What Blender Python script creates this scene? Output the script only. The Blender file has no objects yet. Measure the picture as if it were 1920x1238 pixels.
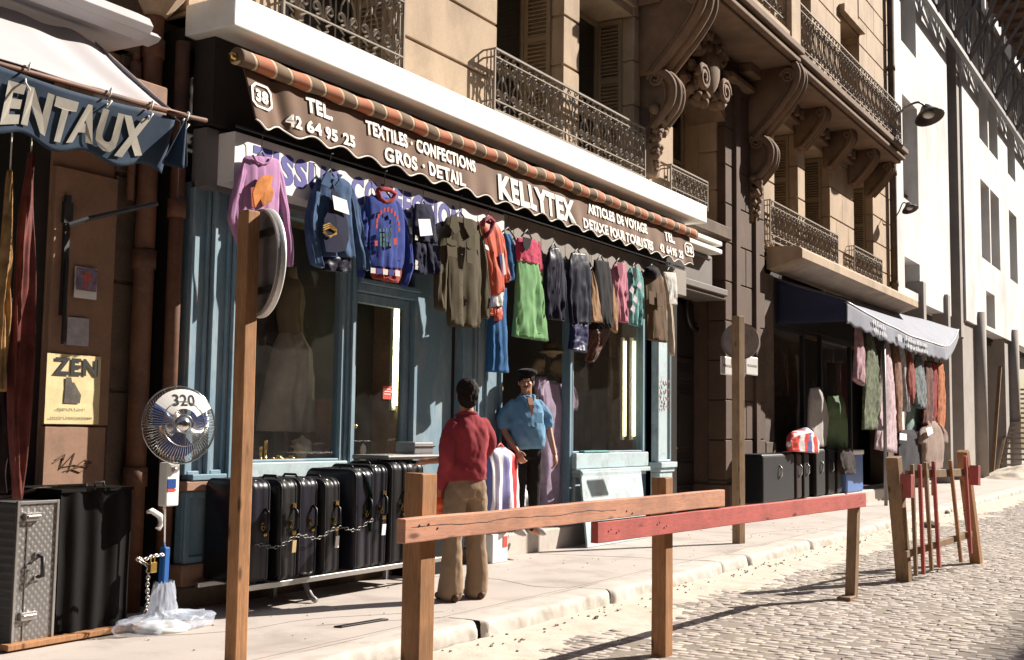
import bpy, math, random
import numpy as np
from mathutils import Vector, Matrix, noise
random.seed(7)
S = bpy.context.scene
COL = S.collection
# ------------------------------------------------------------------ camera, world, sun
CAMZ = 1.35
RX = Vector((0.5243611651, -0.8513881780, 0.0135476528))
RU = Vector((-0.0808225856, -0.0339266140, 0.9961509396))
RF = Vector((0.8476515075, 0.5234378237, 0.0866012569))
FPX = 2150.0
cam = bpy.data.cameras.new("camera"); camo = bpy.data.objects.new("camera", cam); COL.objects.link(camo)
cam.sensor_width = 36.0; cam.lens = FPX / 1920 * 36.0; cam.clip_end = 500; cam.clip_start = 0.05
camo.matrix_world = Matrix(((RX.x, RU.x, -RF.x, 0), (RX.y, RU.y, -RF.y, 0), (RX.z, RU.z, -RF.z, CAMZ), (0, 0, 0, 1)))
S.camera = camo
SUN = Vector((1.75, -1.0, 1.32)).normalized()
elev = math.asin(SUN.z)
w = bpy.data.worlds.new("World"); S.world = w; w.use_nodes = True
wn = w.node_tree.nodes; bg = wn['Background']
sky = wn.new('ShaderNodeTexSky'); sky.sky_type = 'NISHITA'; sky.sun_disc = False
sky.sun_elevation = elev; sky.sun_rotation = math.atan2(SUN.x, SUN.y)
sky.air_density = 1.0; sky.dust_density = 2.0
w.node_tree.links.new(sky.outputs[0], bg.inputs[0]); bg.inputs[1].default_value = 0.05
sl = bpy.data.lights.new("sun", 'SUN'); sl.energy = 5.0; sl.angle = math.radians(0.5); sl.color = (1.0, 0.93, 0.84)
so = bpy.data.objects.new("sun", sl); COL.objects.link(so)
so.rotation_euler = SUN.to_track_quat('Z', 'Y').to_euler()
S.view_settings.view_transform = 'Standard'; S.view_settings.look = 'None'
S.view_settings.exposure = 1.12; S.view_settings.gamma = 1.0
S.cycles.max_bounces = 6; S.cycles.transparent_max_bounces = 12
try: S.cycles.use_denoising = True
except Exception: pass
# ------------------------------------------------------------------ measuring: a photo pixel onto a real plane
def ray(px, py):
    return RX * (px - 960) - RU * (py - 619) + RF * FPX
def at(px, py, X=None, Y=None, Z=None):
    r = ray(px, py)
    t = Y / r.y if Y is not None else ((Z - CAMZ) / r.z if Z is not None else X / r.x)
    return Vector((r.x * t, r.y * t, CAMZ + r.z * t))
# ------------------------------------------------------------------ mesh helpers
class MB:
    def __init__(s): s.v = []; s.f = []; s.mi = []
    def add(s, vs, fs, m=0):
        o = len(s.v); s.v.extend([tuple(p) for p in vs]); s.f.extend([tuple(i + o for i in f) for f in fs]); s.mi.extend([m] * len(fs)); return s
    def box(s, x0, x1, y0, y1, z0, z1, m=0):
        vs = [(x0, y0, z0), (x1, y0, z0), (x1, y1, z0), (x0, y1, z0), (x0, y0, z1), (x1, y0, z1), (x1, y1, z1), (x0, y1, z1)]
        return s.add(vs, [(0, 3, 2, 1), (4, 5, 6, 7), (0, 1, 5, 4), (1, 2, 6, 5), (2, 3, 7, 6), (3, 0, 4, 7)], m)
    def obox(s, c, ax, ay, az, m=0):
        c = Vector(c); ax, ay, az = Vector(ax), Vector(ay), Vector(az)
        vs = [c + ax * i + ay * j + az * k for k in (-1, 1) for j in (-1, 1) for i in (-1, 1)]
        return s.add(vs, [(0, 2, 3, 1), (4, 5, 7, 6), (0, 1, 5, 4), (1, 3, 7, 5), (3, 2, 6, 7), (2, 0, 4, 6)], m)
    def beam(s, a, b, w, h, m=0, up=(0, 0, 1)):
        a, b = Vector(a), Vector(b); d = b - a; L = d.length; d.normalize(); u = Vector(up)
        if abs(d.dot(u)) > 0.98: u = Vector((1, 0, 0))
        sd = d.cross(u).normalized(); u = sd.cross(d)
        return s.obox((a + b) / 2, d * L / 2, sd * w / 2, u * h / 2, m)
    def prism(s, poly, a, b, axis='X', m=0):
        n = len(poly); vs = []
        for t in (a, b):
            for p, q in poly:
                vs.append((t, p, q) if axis == 'X' else ((p, t, q) if axis == 'Y' else (p, q, t)))
        fs = [tuple(range(n))[::-1], tuple(range(n, 2 * n))] + [(i, (i + 1) % n, n + (i + 1) % n, n + i) for i in range(n)]
        return s.add(vs, fs, m)
    def tube(s, pts, r, n=6, m=0, cap=True):
        pts = [Vector(p) for p in pts]; N = len(pts); rs = r if isinstance(r, (list, tuple)) else [r] * N
        vs = []; up = None
        for i, p in enumerate(pts):
            d = (pts[min(i + 1, N - 1)] - pts[max(i - 1, 0)])
            d = d.normalized() if d.length > 1e-9 else Vector((0, 0, 1))
            if up is None: up = Vector((0, 0, 1)) if abs(d.z) < 0.9 else Vector((1, 0, 0))
            sd = d.cross(up)
            if sd.length < 1e-6: sd = d.cross(Vector((0.3, 1, 0.2)))
            sd.normalize(); up = sd.cross(d).normalized()
            rr = rs[i]; ra, rb = rr if isinstance(rr, tuple) else (rr, rr)
            for k in range(n):
                a = 2 * math.pi * k / n; vs.append(p + sd * math.cos(a) * ra + up * math.sin(a) * rb)
        fs = [(i * n + k, i * n + (k + 1) % n, (i + 1) * n + (k + 1) % n, (i + 1) * n + k) for i in range(N - 1) for k in range(n)]
        if cap: fs += [tuple(range(n))[::-1], tuple((N - 1) * n + k for k in range(n))]
        return s.add(vs, fs, m)
    def lathe(s, c, prof, n=20, axis=(0, 0, 1), m=0):
        c = Vector(c); az = Vector(axis).normalized(); ax = az.orthogonal().normalized(); ay = az.cross(ax)
        vs = [c + (ax * math.cos(2 * math.pi * k / n) + ay * math.sin(2 * math.pi * k / n)) * r + az * h for r, h in prof for k in range(n)]
        fs = [(i * n + k, i * n + (k + 1) % n, (i + 1) * n + (k + 1) % n, (i + 1) * n + k) for i in range(len(prof) - 1) for k in range(n)]
        fs += [tuple(range(n))[::-1], tuple((len(prof) - 1) * n + k for k in range(n))]
        return s.add(vs, fs, m)
    def ball(s, c, rx, ry, rz, n=10, k=7, m=0, rough=0.0, seed=0):
        c = Vector(c); vs = []; 
        for j in range(k + 1):
            t = math.pi * j / k
            for i in range(n):
                a = 2 * math.pi * i / n; q = Vector((math.sin(t) * math.cos(a), math.sin(t) * math.sin(a), math.cos(t)))
                f = 1 + (rough * noise.noise(q * 2.1 + Vector((seed, seed * .7, 0))) if rough else 0)
                vs.append(c + Vector((q.x * rx, q.y * ry, q.z * rz)) * f)
        fs = [(j * n + i, j * n + (i + 1) % n, (j + 1) * n + (i + 1) % n, (j + 1) * n + i) for j in range(k) for i in range(n)]
        return s.add(vs, fs, m)
    def sheet(s, fn, nu, nv, m=0):
        vs = [fn(i / nu, j / nv) for j in range(nv + 1) for i in range(nu + 1)]
        fs = [(j * (nu + 1) + i, j * (nu + 1) + i + 1, (j + 1) * (nu + 1) + i + 1, (j + 1) * (nu + 1) + i) for j in range(nv) for i in range(nu)]
        return s.add(vs, fs, m)
    def build(s, name, mat, parent=None, smooth=False, bevel=0.0, seg=1, thick=0.0):
        me = bpy.data.meshes.new(name); org = base(parent)
        me.from_pydata([(v[0] - org.x, v[1] - org.y, v[2] - org.z) for v in s.v], [], s.f)
        for mm in (mat if isinstance(mat, (list, tuple)) else [mat]): me.materials.append(mm)
        if any(s.mi): me.polygons.foreach_set('material_index', s.mi)
        if smooth: me.polygons.foreach_set('use_smooth', [True] * len(s.f))
        me.update()
        o = bpy.data.objects.new(name, me); COL.objects.link(o)
        if parent is not None: o.parent = parent
        if thick:
            md = o.modifiers.new('thick', 'SOLIDIFY'); md.thickness = thick; md.offset = 0
        if bevel:
            md = o.modifiers.new('bevel', 'BEVEL'); md.width = bevel; md.segments = seg; md.limit_method = 'ANGLE'
        return o
def bez(pts, n=8):
    out = []
    for i in range(len(pts) - 1):
        p0 = pts[max(i - 1, 0)]; p1 = pts[i]; p2 = pts[i + 1]; p3 = pts[min(i + 2, len(pts) - 1)]
        for k in range(n):
            t = k / n; out.append(tuple(.5 * (2 * b + (c - a) * t + (2 * a - 5 * b + 4 * c - d) * t * t + (-a + 3 * b - 3 * c + d) * t ** 3) for a, b, c, d in zip(p0, p1, p2, p3)))
    return out + [tuple(pts[-1])]
def base(o):
    v = Vector((0, 0, 0))
    while o is not None: v = v + o.location; o = o.parent
    return v
def tag(o, label, cat=None, group=None, kind=None):
    if label: o['label'] = label
    if cat: o['category'] = cat
    if group: o['group'] = group
    if kind: o['kind'] = kind
    return o
def thing(name, label, cat, loc=(0, 0, 0), group=None):
    o = bpy.data.objects.new(name, None); COL.objects.link(o); o.location = loc; o.empty_display_size = 0.1
    return tag(o, label, cat, group)
def part(parent, name, mat, mb, **k): return mb.build(name, mat, parent, **k)
def dup(root, dloc, label=None):
    r = root.copy(); COL.objects.link(r); r.location = root.location + Vector(dloc)
    if label: r['label'] = label
    def rec(a, b):
        for ch in list(a.children):
            c = ch.copy(); COL.objects.link(c); c.parent = b; rec(ch, c)
    rec(root, r); return r
def text_geo(s, bold=0.0, res=3):
    cu = bpy.data.curves.new('lettering', 'FONT'); cu.body = s; cu.offset = bold; cu.resolution_u = res; cu.fill_mode = 'FRONT'; cu.space_character = 1.0 + bold * 2.6
    o = bpy.data.objects.new('lettering', cu); COL.objects.link(o)
    bpy.context.view_layer.update(); dg = bpy.context.evaluated_depsgraph_get()
    me = bpy.data.meshes.new_from_object(o.evaluated_get(dg))
    vs = np.array([v.co[:2] for v in me.vertices]); fs = [tuple(p.vertices) for p in me.polygons]
    bpy.data.objects.remove(o); bpy.data.curves.remove(cu); bpy.data.meshes.remove(me)
    lo = vs.min(0); hi = vs.max(0)
    return (vs - lo) / (hi - lo), fs
def put_text(mb, s, fn, bold=0.0, m=0):
    uv, fs = text_geo(s, bold); mb.add([fn(u, v) for u, v in uv], fs, m); return mb
# ------------------------------------------------------------------ materials
def lin(c): return tuple(((x / 255 + .055) / 1.055) ** 2.4 if x > 10 else x / 255 / 12.92 for x in c)
class NT:
    def __init__(s, name):
        s.m = bpy.data.materials.new(name); s.m.use_nodes = True; s.t = s.m.node_tree; s.n = s.t.nodes; s.b = s.n['Principled BSDF']
        s.co = s.n.new('ShaderNodeTexCoord').outputs['Object']
    def lk(s, a, b): s.t.links.new(a, b)
    def mapping(s, scale): 
        k = s.n.new('ShaderNodeMapping'); k.inputs['Scale'].default_value = scale; s.lk(s.co, k.inputs[0]); return k.outputs[0]
    def noise(s, scale, detail=4, rough=.6, vec=None, dist=0):
        k = s.n.new('ShaderNodeTexNoise'); k.inputs['Scale'].default_value = scale; k.inputs['Detail'].default_value = detail
        k.inputs['Roughness'].default_value = rough; k.inputs['Distortion'].default_value = dist
        s.lk(vec if vec is not None else s.co, k.inputs['Vector']); return k.outputs['Fac']
    def ramp(s, fac, stops):
        k = s.n.new('ShaderNodeValToRGB'); e = k.color_ramp.elements
        while len(e) < len(stops): e.new(0.5)
        for el, (p, c) in zip(e, stops): el.position = p; el.color = (*c, 1) if len(c) == 3 else c
        s.lk(fac, k.inputs[0]); return k.outputs[0]
    def mix(s, fac, a, b, mode='MIX'):
        k = s.n.new('ShaderNodeMix'); k.data_type = 'RGBA'; k.blend_type = mode
        for inp, v in ((k.inputs[0], fac), (k.inputs[6], a), (k.inputs[7], b)):
            if hasattr(v, 'links') or hasattr(v, 'is_linked'): s.lk(v, inp)
            else: inp.default_value = v if not isinstance(v, tuple) else (*v, 1)
        return k.outputs[2]
    def bump(s, h, strength=.4, dist=.01):
        k = s.n.new('ShaderNodeBump'); k.inputs['Strength'].default_value = strength; k.inputs['Distance'].default_value = dist
        s.lk(h, k.inputs['Height']); s.lk(k.outputs[0], s.b.inputs['Normal'])
    def col(s, c): s.lk(c, s.b.inputs['Base Color'])
    def rough(s, r): s.b.inputs['Roughness'].default_value = r
def g3(v): return (v, v, v)
def mul(c, f): return tuple(min(1, x * f) for x in c)
def mk(name, c, var=.25, scale=6, fine=60, rough=.8, bump=.3, bdist=.006, metal=0, stretch=(1, 1, 1), dirt=None, dirt_amt=.5, dscale=1.5, sheen=0, spec=.5):
    k = NT(name); vec = k.mapping(stretch)
    n1 = k.noise(scale, 5, .6, vec); n2 = k.noise(fine, 3, .6, vec)
    cc = k.ramp(n1, [(.3, mul(c, 1 - var)), (.72, mul(c, 1 + var))])
    cc = k.mix(.35, cc, k.ramp(n2, [(.35, mul(c, 1 - var * 1.3)), (.7, mul(c, 1 + var * .8))]))
    if dirt:
        d = k.ramp(k.noise(dscale, 8, .7, vec, .4), [(.48, g3(0)), (.68, g3(1))])
        f = k.n.new('ShaderNodeMath'); f.operation = 'MULTIPLY'; f.inputs[1].default_value = dirt_amt; k.lk(d, f.inputs[0])
        cc = k.mix(f.outputs[0], cc, dirt)
    k.col(cc); k.rough(rough); k.b.inputs['Metallic'].default_value = metal
    k.b.inputs['Specular IOR Level'].default_value = spec
    if sheen: k.b.inputs['Sheen Weight'].default_value = sheen
    if bump: k.bump(k.mix(.5, k.noise(scale * 2.5, 6, .7, vec), n2), bump, bdist)
    return k.m
def cloth(name, rgb, var=.12, weave=420, rough=.9, spec=.12):
    c = lin(rgb); gv = sum(c) / 3; c = tuple((x * .82 + gv * .18) * .66 for x in c); k = NT(name)
    n1 = k.noise(9, 4); cc = k.ramp(n1, [(.3, mul(c, 1 - var)), (.7, mul(c, 1 + var))]); k.col(cc); k.rough(rough)
    k.b.inputs['Specular IOR Level'].default_value = spec; k.b.inputs['Sheen Weight'].default_value = .06
    k.bump(k.mix(.4, k.noise(28, 5, .6), k.noise(weave, 2)), .35, .004)
    return k.m
def wood(name, c, axis='Z', dark=.55, rough=.75, knots=True):
    k = NT(name); st = {'X': (1.2, 16, 16), 'Y': (16, 1.2, 16), 'Z': (16, 16, 1.2)}[axis]
    v = k.mapping(st); n = k.noise(2.2, 6, .65, v, .8); fine = k.noise(9, 4, .7, v)
    cc = k.ramp(n, [(.25, mul(c, dark)), (.5, c), (.8, mul(c, 1.3))])
    cc = k.mix(.45, cc, k.ramp(fine, [(.3, mul(c, dark * .8)), (.65, mul(c, 1.15))]))
    big = k.ramp(k.noise(3.0, 3), [(.45, g3(0)), (.72, g3(.6))]); cc = k.mix(big, cc, (c[0] * .42, c[1] * .45, c[2] * .5))
    if knots:
        vo = k.n.new('ShaderNodeTexVoronoi'); vo.inputs['Scale'].default_value = 1.0
        k.lk(k.mapping({'X': (3, 9, 9), 'Y': (9, 3, 9), 'Z': (9, 9, 3)}[axis]), vo.inputs['Vector'])
        kn = k.ramp(vo.outputs['Distance'], [(.07, g3(.9)), (.17, g3(0))]); cc = k.mix(kn, cc, mul(c, .22))
    k.col(cc); k.rough(rough); k.bump(k.mix(.5, fine, n), .5, .004); k.b.inputs['Specular IOR Level'].default_value = .25
    return k.m
def emit(name, c, st):
    k = NT(name); k.b.inputs['Base Color'].default_value = (*c, 1); k.b.inputs['Emission Color'].default_value = (*c, 1); k.b.inputs['Emission Strength'].default_value = st; return k.m
def glass(name='window glass', tint=(.80, .80, .78), ior=1.5, dust=.03):
    m = bpy.data.materials.new(name); m.use_nodes = True; t = m.node_tree; n = t.nodes; n.remove(n['Principled BSDF'])
    tr = n.new('ShaderNodeBsdfTransparent'); tr.inputs[0].default_value = (*tint, 1)
    gl = n.new('ShaderNodeBsdfGlossy'); gl.inputs['Roughness'].default_value = .015; gl.inputs['Color'].default_value = (1, 1, 1, 1)
    fr = n.new('ShaderNodeFresnel'); fr.inputs[0].default_value = ior
    mx = n.new('ShaderNodeMixShader'); gm = n.new('ShaderNodeNewGeometry'); iv = n.new('ShaderNodeMath'); iv.operation = 'SUBTRACT'; iv.inputs[0].default_value = 1.0; t.links.new(gm.outputs['Backfacing'], iv.inputs[1]); ff = n.new('ShaderNodeMath'); ff.operation = 'MULTIPLY'; t.links.new(fr.outputs[0], ff.inputs[0]); t.links.new(iv.outputs[0], ff.inputs[1]); t.links.new(ff.outputs[0], mx.inputs[0]); t.links.new(tr.outputs[0], mx.inputs[1]); t.links.new(gl.outputs[0], mx.inputs[2])
    df = n.new('ShaderNodeBsdfDiffuse'); df.inputs[0].default_value = (.45, .42, .38, 1)
    no = n.new('ShaderNodeTexNoise'); no.inputs['Scale'].default_value = 5; no.inputs['Detail'].default_value = 8
    tc = n.new('ShaderNodeTexCoord'); t.links.new(tc.outputs['Object'], no.inputs['Vector'])
    ml = n.new('ShaderNodeMath'); ml.operation = 'MULTIPLY'; ml.inputs[1].default_value = dust * 2; t.links.new(no.outputs['Fac'], ml.inputs[0])
    m2 = n.new('ShaderNodeMixShader'); t.links.new(ml.outputs[0], m2.inputs[0]); t.links.new(mx.outputs[0], m2.inputs[1]); t.links.new(df.outputs[0], m2.inputs[2])
    t.links.new(m2.outputs[0], n['Material Output'].inputs[0]); return m
M = {}
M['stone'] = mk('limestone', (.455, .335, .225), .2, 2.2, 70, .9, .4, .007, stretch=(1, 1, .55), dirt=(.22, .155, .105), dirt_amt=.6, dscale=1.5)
M['stone_shade'] = mk('shade darkened stone', (.10, .058, .039), .3, 2.6, 60, .9, .5, .01, dirt=(.05, .033, .025), dirt_amt=.6, dscale=1.3)  # pilaster stone, darkened in its colour to stand in for shade on it
M['stone_dark'] = mk('dark brown limestone', (.20, .125, .078), .34, 2.6, 60, .9, .5, .01, dirt=(.07, .05, .035), dirt_amt=.6, dscale=1.3)  # brown stone, darker than the wall stone, with darker blotches
M['stone_grime'] = mk('grimy stone', (.13, .09, .062), .35, 3, 50, .92, .5, .01, dirt=(.03, .022, .018), dirt_amt=.6, dscale=2)
M['white'] = mk('white painted metal', (.74, .74, .70), .05, 1.6, 30, .55, .12, .003, stretch=(1, 1, .6), dirt=(.52, .40, .22), dirt_amt=.35, dscale=1.2)
M['plaster'] = mk('white render', (.66, .645, .63), .10, 1.2, 30, .9, .3, .006, stretch=(1, 1, .5), dirt=(.40, .37, .345), dirt_amt=.8, dscale=.55)
M['concrete'] = mk('raw concrete', (.34, .30, .27), .15, 1.5, 40, .9, .3, .006, dirt=(.2, .17, .15), dirt_amt=.4, dscale=.7)
M['blue'] = mk('faded blue paint', (.15, .245, .31), .18, 2.5, 40, .6, .2, .003, stretch=(1, 1, .35), dirt=(.42, .44, .43), dirt_amt=.5, dscale=3.5)
M['blue_dark'] = mk('blue paint', (.085, .15, .20), .15, 3, 40, .55, .15, .003, stretch=(1, 1, .35))
M['blue_pale'] = mk('pale weathered blue paint', (.40, .50, .53), .14, 3, 50, .7, .3, .004, dirt=(.22, .2, .17), dirt_amt=.6, dscale=4)
M['iron'] = mk('weathered wrought iron', (.235, .19, .15), .25, 12, 80, .75, .2, .002)
M['shutter'] = mk('pale wooden shutter', (.34, .255, .155), .15, 5, 50, .8, .2, .003)
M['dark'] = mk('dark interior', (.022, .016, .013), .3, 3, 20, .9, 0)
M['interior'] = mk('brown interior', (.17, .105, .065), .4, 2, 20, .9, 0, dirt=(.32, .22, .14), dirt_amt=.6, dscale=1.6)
M['door'] = mk('dark varnished door', (.018, .014, .013), .3, 4, 40, .42, .2, .003, stretch=(1, 1, .3))
M['timber'] = wood('sawn timber', (.40, .20, .092), 'Z', .42)
M['timber_grey'] = wood('weathered timber', (.29, .185, .105), 'Z', .45)
M['plank'] = wood('pinkish plank', (.56, .275, .175), 'X', .7)
M['plank_red'] = wood('red painted plank', (.50, .125, .105), 'X', .8, knots=True)
M['red_wood'] = wood('red painted wood', (.42, .10, .085), 'Z', .7, knots=False)
M['panel_wood'] = mk('pinkish board', (.29, .165, .105), .18, 4, 40, .8, .2, .003, dirt=(.15, .09, .06), dirt_amt=.5, dscale=3)
M['brownpipe'] = mk('brown pipe paint', (.13, .052, .024), .35, 5, 30, .65, .2, .003, dirt=(.02, .013, .01), dirt_amt=.75, dscale=2.2)
M['black'] = mk('black leatherette', (.005, .0045, .0055), .3, 8, 220, .40, .2, .002, spec=.3)
M['navycase'] = mk('navy leatherette', (.009, .0085, .015), .3, 8, 220, .34, .2, .002, spec=.35)
M['chrome'] = mk('chrome', (.72, .71, .70), .04, 5, 40, .16, 0, metal=1)
M['steel'] = mk('dull steel', (.48, .46, .44), .1, 5, 60, .35, .1, .002, metal=.9)
M['brass'] = mk('brass', (.72, .50, .16), .1, 8, 60, .25, 0, metal=1)
M['greymetal'] = mk('grey metal', (.22, .21, .21), .12, 5, 60, .5, .1, .002, metal=.4)
M['blackmetal'] = mk('black metal', (.02, .02, .022), .2, 5, 60, .5, .1, .002)
M['paper'] = mk('white paper', (.82, .81, .78), .03, 8, 80, .9, .05, .001)
M['lampmetal'] = mk('dark lamp metal', (.055, .042, .036), .25, 6, 60, .5, .1, .002)
M['glass'] = glass()
M['glass_dim'] = glass('dusty window glass', (.62, .60, .57), 1.55, .05)
M['tube'] = emit('fluorescent tube', (.86, 1.0, .58), 16.0)
M['tube_warm'] = emit('warm fluorescent tube', (1.0, .93, .55), 3.0)
M['ink'] = mk('black ink', (.015, .013, .013), .1, 8, 80, .8, 0)
M['signblue'] = mk('blue sign paint', (.055, .05, .26), .1, 8, 80, .7, 0)
M['lettering'] = mk('cream lettering paint', (.83, .80, .72), .04, 8, 80, .8, 0)
M['redmark'] = mk('red paint', (.55, .05, .03), .1, 8, 80, .6, 0)
# brown awning cloth, striped roller cloth
M['awn'] = mk('brown awning canvas', (.160, .094, .060), .12, 3, 260, .9, .2, .003, dirt=(.11, .065, .045), dirt_amt=.5, dscale=1.4)
k = NT('striped awning canvas')
sp = k.n.new('ShaderNodeSeparateXYZ'); k.lk(k.co, sp.inputs[0])
ma = k.n.new('ShaderNodeMath'); ma.operation = 'FRACT'; mm_ = k.n.new('ShaderNodeMath'); mm_.operation = 'MULTIPLY'; mm_.inputs[1].default_value = 1 / .40
mz = k.n.new('ShaderNodeMath'); mz.operation = 'MULTIPLY_ADD'; mz.inputs[1].default_value = .55; k.lk(sp.outputs['Z'], mz.inputs[0]); k.lk(sp.outputs['X'], mz.inputs[2])
k.lk(mz.outputs[0], mm_.inputs[0]); k.lk(mm_.outputs[0], ma.inputs[0])
OR, BR, CR = (.43, .145, .075), (.15, .095, .06), (.60, .47, .31)
rp = k.ramp(ma.outputs[0], [(0, BR), (.33, BR), (.335, CR), (.39, CR), (.395, BR), (.43, BR), (.435, OR), (.86, OR), (.865, CR), (.92, CR), (.925, BR), (1, BR)])
k.col(k.mix(k.ramp(k.noise(3, 5), [(.4, g3(0)), (.8, g3(.4))]), rp, (.30, .2, .12))); k.rough(.9); k.bump(k.noise(40, 4), .3, .004); M['stripe'] = k.m
# ------------------------------------------------------------------ ground
ROADZ = -0.13
def grid_struct(name, x0, x1, y0, y1, nx, ny, zf, mat, kind='structure'):
    mb = MB(); mb.sheet(lambda u, v: (x0 + (x1 - x0) * u, y0 + (y1 - y0) * v, zf(x0 + (x1 - x0) * u, y0 + (y1 - y0) * v)), nx, ny)
    o = mb.build(name, mat, None, smooth=True); o['kind'] = kind; return o
M['cobble'] = mk('granite setts', (.40, .355, .32), .14, 3.3, 50, .85, .5, .006, dirt=(.47, .41, .33), dirt_amt=.55, dscale=.9)
def per_stone(m):
    t = m.node_tree; b = t.nodes['Principled BSDF']; src = b.inputs['Base Color'].links[0].from_socket; g = t.nodes.new('ShaderNodeNewGeometry'); r = t.nodes.new('ShaderNodeValToRGB'); r.color_ramp.elements[0].color = (.78, .74, .73, 1); r.color_ramp.elements[1].color = (1.08, 1.05, 1.03, 1); t.links.new(g.outputs['Random Per Island'], r.inputs[0])
    x = t.nodes.new('ShaderNodeMix'); x.data_type = 'RGBA'; x.blend_type = 'MULTIPLY'; x.inputs[0].default_value = 1; t.links.new(src, x.inputs[6]); t.links.new(r.outputs[0], x.inputs[7]); t.links.new(x.outputs[2], b.inputs['Base Color'])
per_stone(M['cobble'])
M['joint'] = mk('sandy joints', (.22, .185, .148), .2, 3, 60, .95, .4, .008)
M['sand'] = mk('pale sand', (.52, .46, .385), .16, 2.4, 45, .95, .6, .01, dirt=(.40, .31, .215), dirt_amt=.6, dscale=2.4)
M['asphalt'] = mk('pale worn asphalt', (.44, .385, .345), .10, 1.6, 90, .9, .35, .004, dirt=(.25, .205, .18), dirt_amt=.6, dscale=1.3)
M['kerb'] = mk('granite kerb', (.50, .45, .40), .12, 3.5, 120, .85, .6, .008, dirt=(.30, .25, .20), dirt_amt=.6, dscale=3)
grid_struct('ground', -60, 140, -80, 60, 4, 4, lambda x, y: ROADZ - .06, M['joint'])
grid_struct('road', -8, 80, -6, 4.46, 4, 4, lambda x, y: ROADZ - .0045, M['joint'])
# setts: one shallow domed stone each, laid in rows across the street
rng = np.random.default_rng(3)
tv = np.array([(-1, -1, -1), (1, -1, -1), (1, 1, -1), (-1, 1, -1), (-.95, -.95, .5), (.95, -.95, .5), (.95, .95, .5), (-.95, .95, .5), (-.76, -.8, 1), (.76, -.8, 1), (.76, .8, 1), (-.76, .8, 1)])
tf = np.array([(0, 1, 5, 4), (1, 2, 6, 5), (2, 3, 7, 6), (3, 0, 4, 7), (4, 5, 9, 8), (5, 6, 10, 9), (6, 7, 11, 10), (7, 4, 8, 11), (8, 9, 10, 11)])
cs = []
xr = 3.0
while xr < 44:
    wd = .083 + rng.uniform(-.006, .006); y = -2.6 + rng.uniform(0, .15)
    while y < 4.34:
        L = rng.uniform(.095, .14); cs.append((xr + wd / 2 + .02 * math.sin(y * 1.3), y + L / 2, wd / 2 - .004, L / 2 - .004, rng.uniform(-.005, .004), rng.uniform(-.04, .04))); y += L
    xr += wd
cs = np.array(cs); n = len(cs)
P = np.repeat(tv[None], n, 0).astype(float); jit = rng.uniform(-.09, .09, P.shape); P[..., :2] += jit[..., :2]
ca, sa = np.cos(cs[:, 5])[:, None], np.sin(cs[:, 5])[:, None]
lx, ly = P[..., 0] * cs[:, 2:3], P[..., 1] * cs[:, 3:4]
W_ = np.stack([cs[:, 0:1] + lx * ca - ly * sa, cs[:, 1:2] + lx * sa + ly * ca, ROADZ - .012 + P[..., 2] * .010 + cs[:, 4:5] + rng.uniform(-.0015, .0015, P.shape[:2])], -1).reshape(-1, 3)
F_ = (tf[None] + (np.arange(n) * 12)[:, None, None]).reshape(-1, 4)
me = bpy.data.meshes.new('cobblestones'); me.vertices.add(len(W_)); me.vertices.foreach_set('co', W_.ravel()); me.loops.add(F_.size); me.loops.foreach_set('vertex_index', F_.ravel().astype(np.int32))
me.polygons.add(len(F_)); me.polygons.foreach_set('loop_start', np.arange(0, F_.size, 4, dtype=np.int32)); me.polygons.foreach_set('use_smooth', np.ones(len(F_), bool)); me.update(calc_edges=True); me.materials.append(M['cobble'])
co = bpy.data.objects.new('cobblestones', me); COL.objects.link(co); co['kind'] = 'structure'
def sandz(x, y):
    e = (y - 3.05) / 1.3 + .42 * noise.noise((x * .55, y * .8, 0)) + .25 * noise.noise((x * 2.1, y * 2.4, 3)) 
    return ROADZ - .035 + .05 * max(0, min(1.15, e)) + .012 * noise.noise((x * 6, y * 6, 1)) + .006 * noise.noise((x * 17, y * 17, 2))
grid_struct('gutter_sand', 3, 40, 1.9, 4.47, 620, 60, sandz, M['sand'], 'stuff')
grid_struct('pavement', -8, 70, 4.76, 9.5, 4, 4, lambda x, y: 0.0, M['asphalt'])
mb = MB(); xs = [-8, -5.9, -3.8, -1.9, 0.2, 2.3, 4.75, 6.9, 8.88, 11.48, 12.3, 14.5, 16.2, 17.75, 19.6, 21.4, 23.3, 25.2, 27, 29, 31, 33, 35, 37, 40]
for a, b in zip(xs[:-1], xs[1:]):
    off = random.uniform(-.03, .03); n = max(4, int((b - a) / .12)); rows = []
    pr = [(4.80, -.002), (4.62, .004), (4.52, .003), (4.492, .001), (4.476, -.010), (4.468, -.03), (4.463, -.055), (4.461, -.085), (4.460, -.115), (4.458, -.15), (4.456, -.22)]
    def fk(u, v, a=a, b=b, off=off, pr=pr):
        x = a + .012 + (b - a - .024) * u; i = min(int(round(v * (len(pr) - 1))), len(pr) - 1); y, z = pr[i]
        e = .03 * max(0, 1 - min(u, 1 - u) * (b - a) / .05)
        dy = .022 * noise.noise((x * 2.3, z * 6, off * 50)) + .012 * noise.noise((x * 9, z * 14, 3)) + .007 * noise.noise((x * 30, z * 34, 8))
        if i < 2: dy *= .2
        return (x, y + off * (1 if i > 1 else .4) + dy + (e if i > 2 else 0), z + .006 * noise.noise((x * 3, y * 3, 7)) + random.uniform(-.001, .001))
    mb.sheet(fk, n * 5, len(pr) - 1)
ko = mb.build('kerb', M['kerb'], None, smooth=True); ko['kind'] = 'structure'
mb = MB(); mb.box(-8, 40, 4.55, 4.84, -.3, -.02); o = mb.build('kerb_bed', M['joint']); o['kind'] = 'structure'
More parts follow.
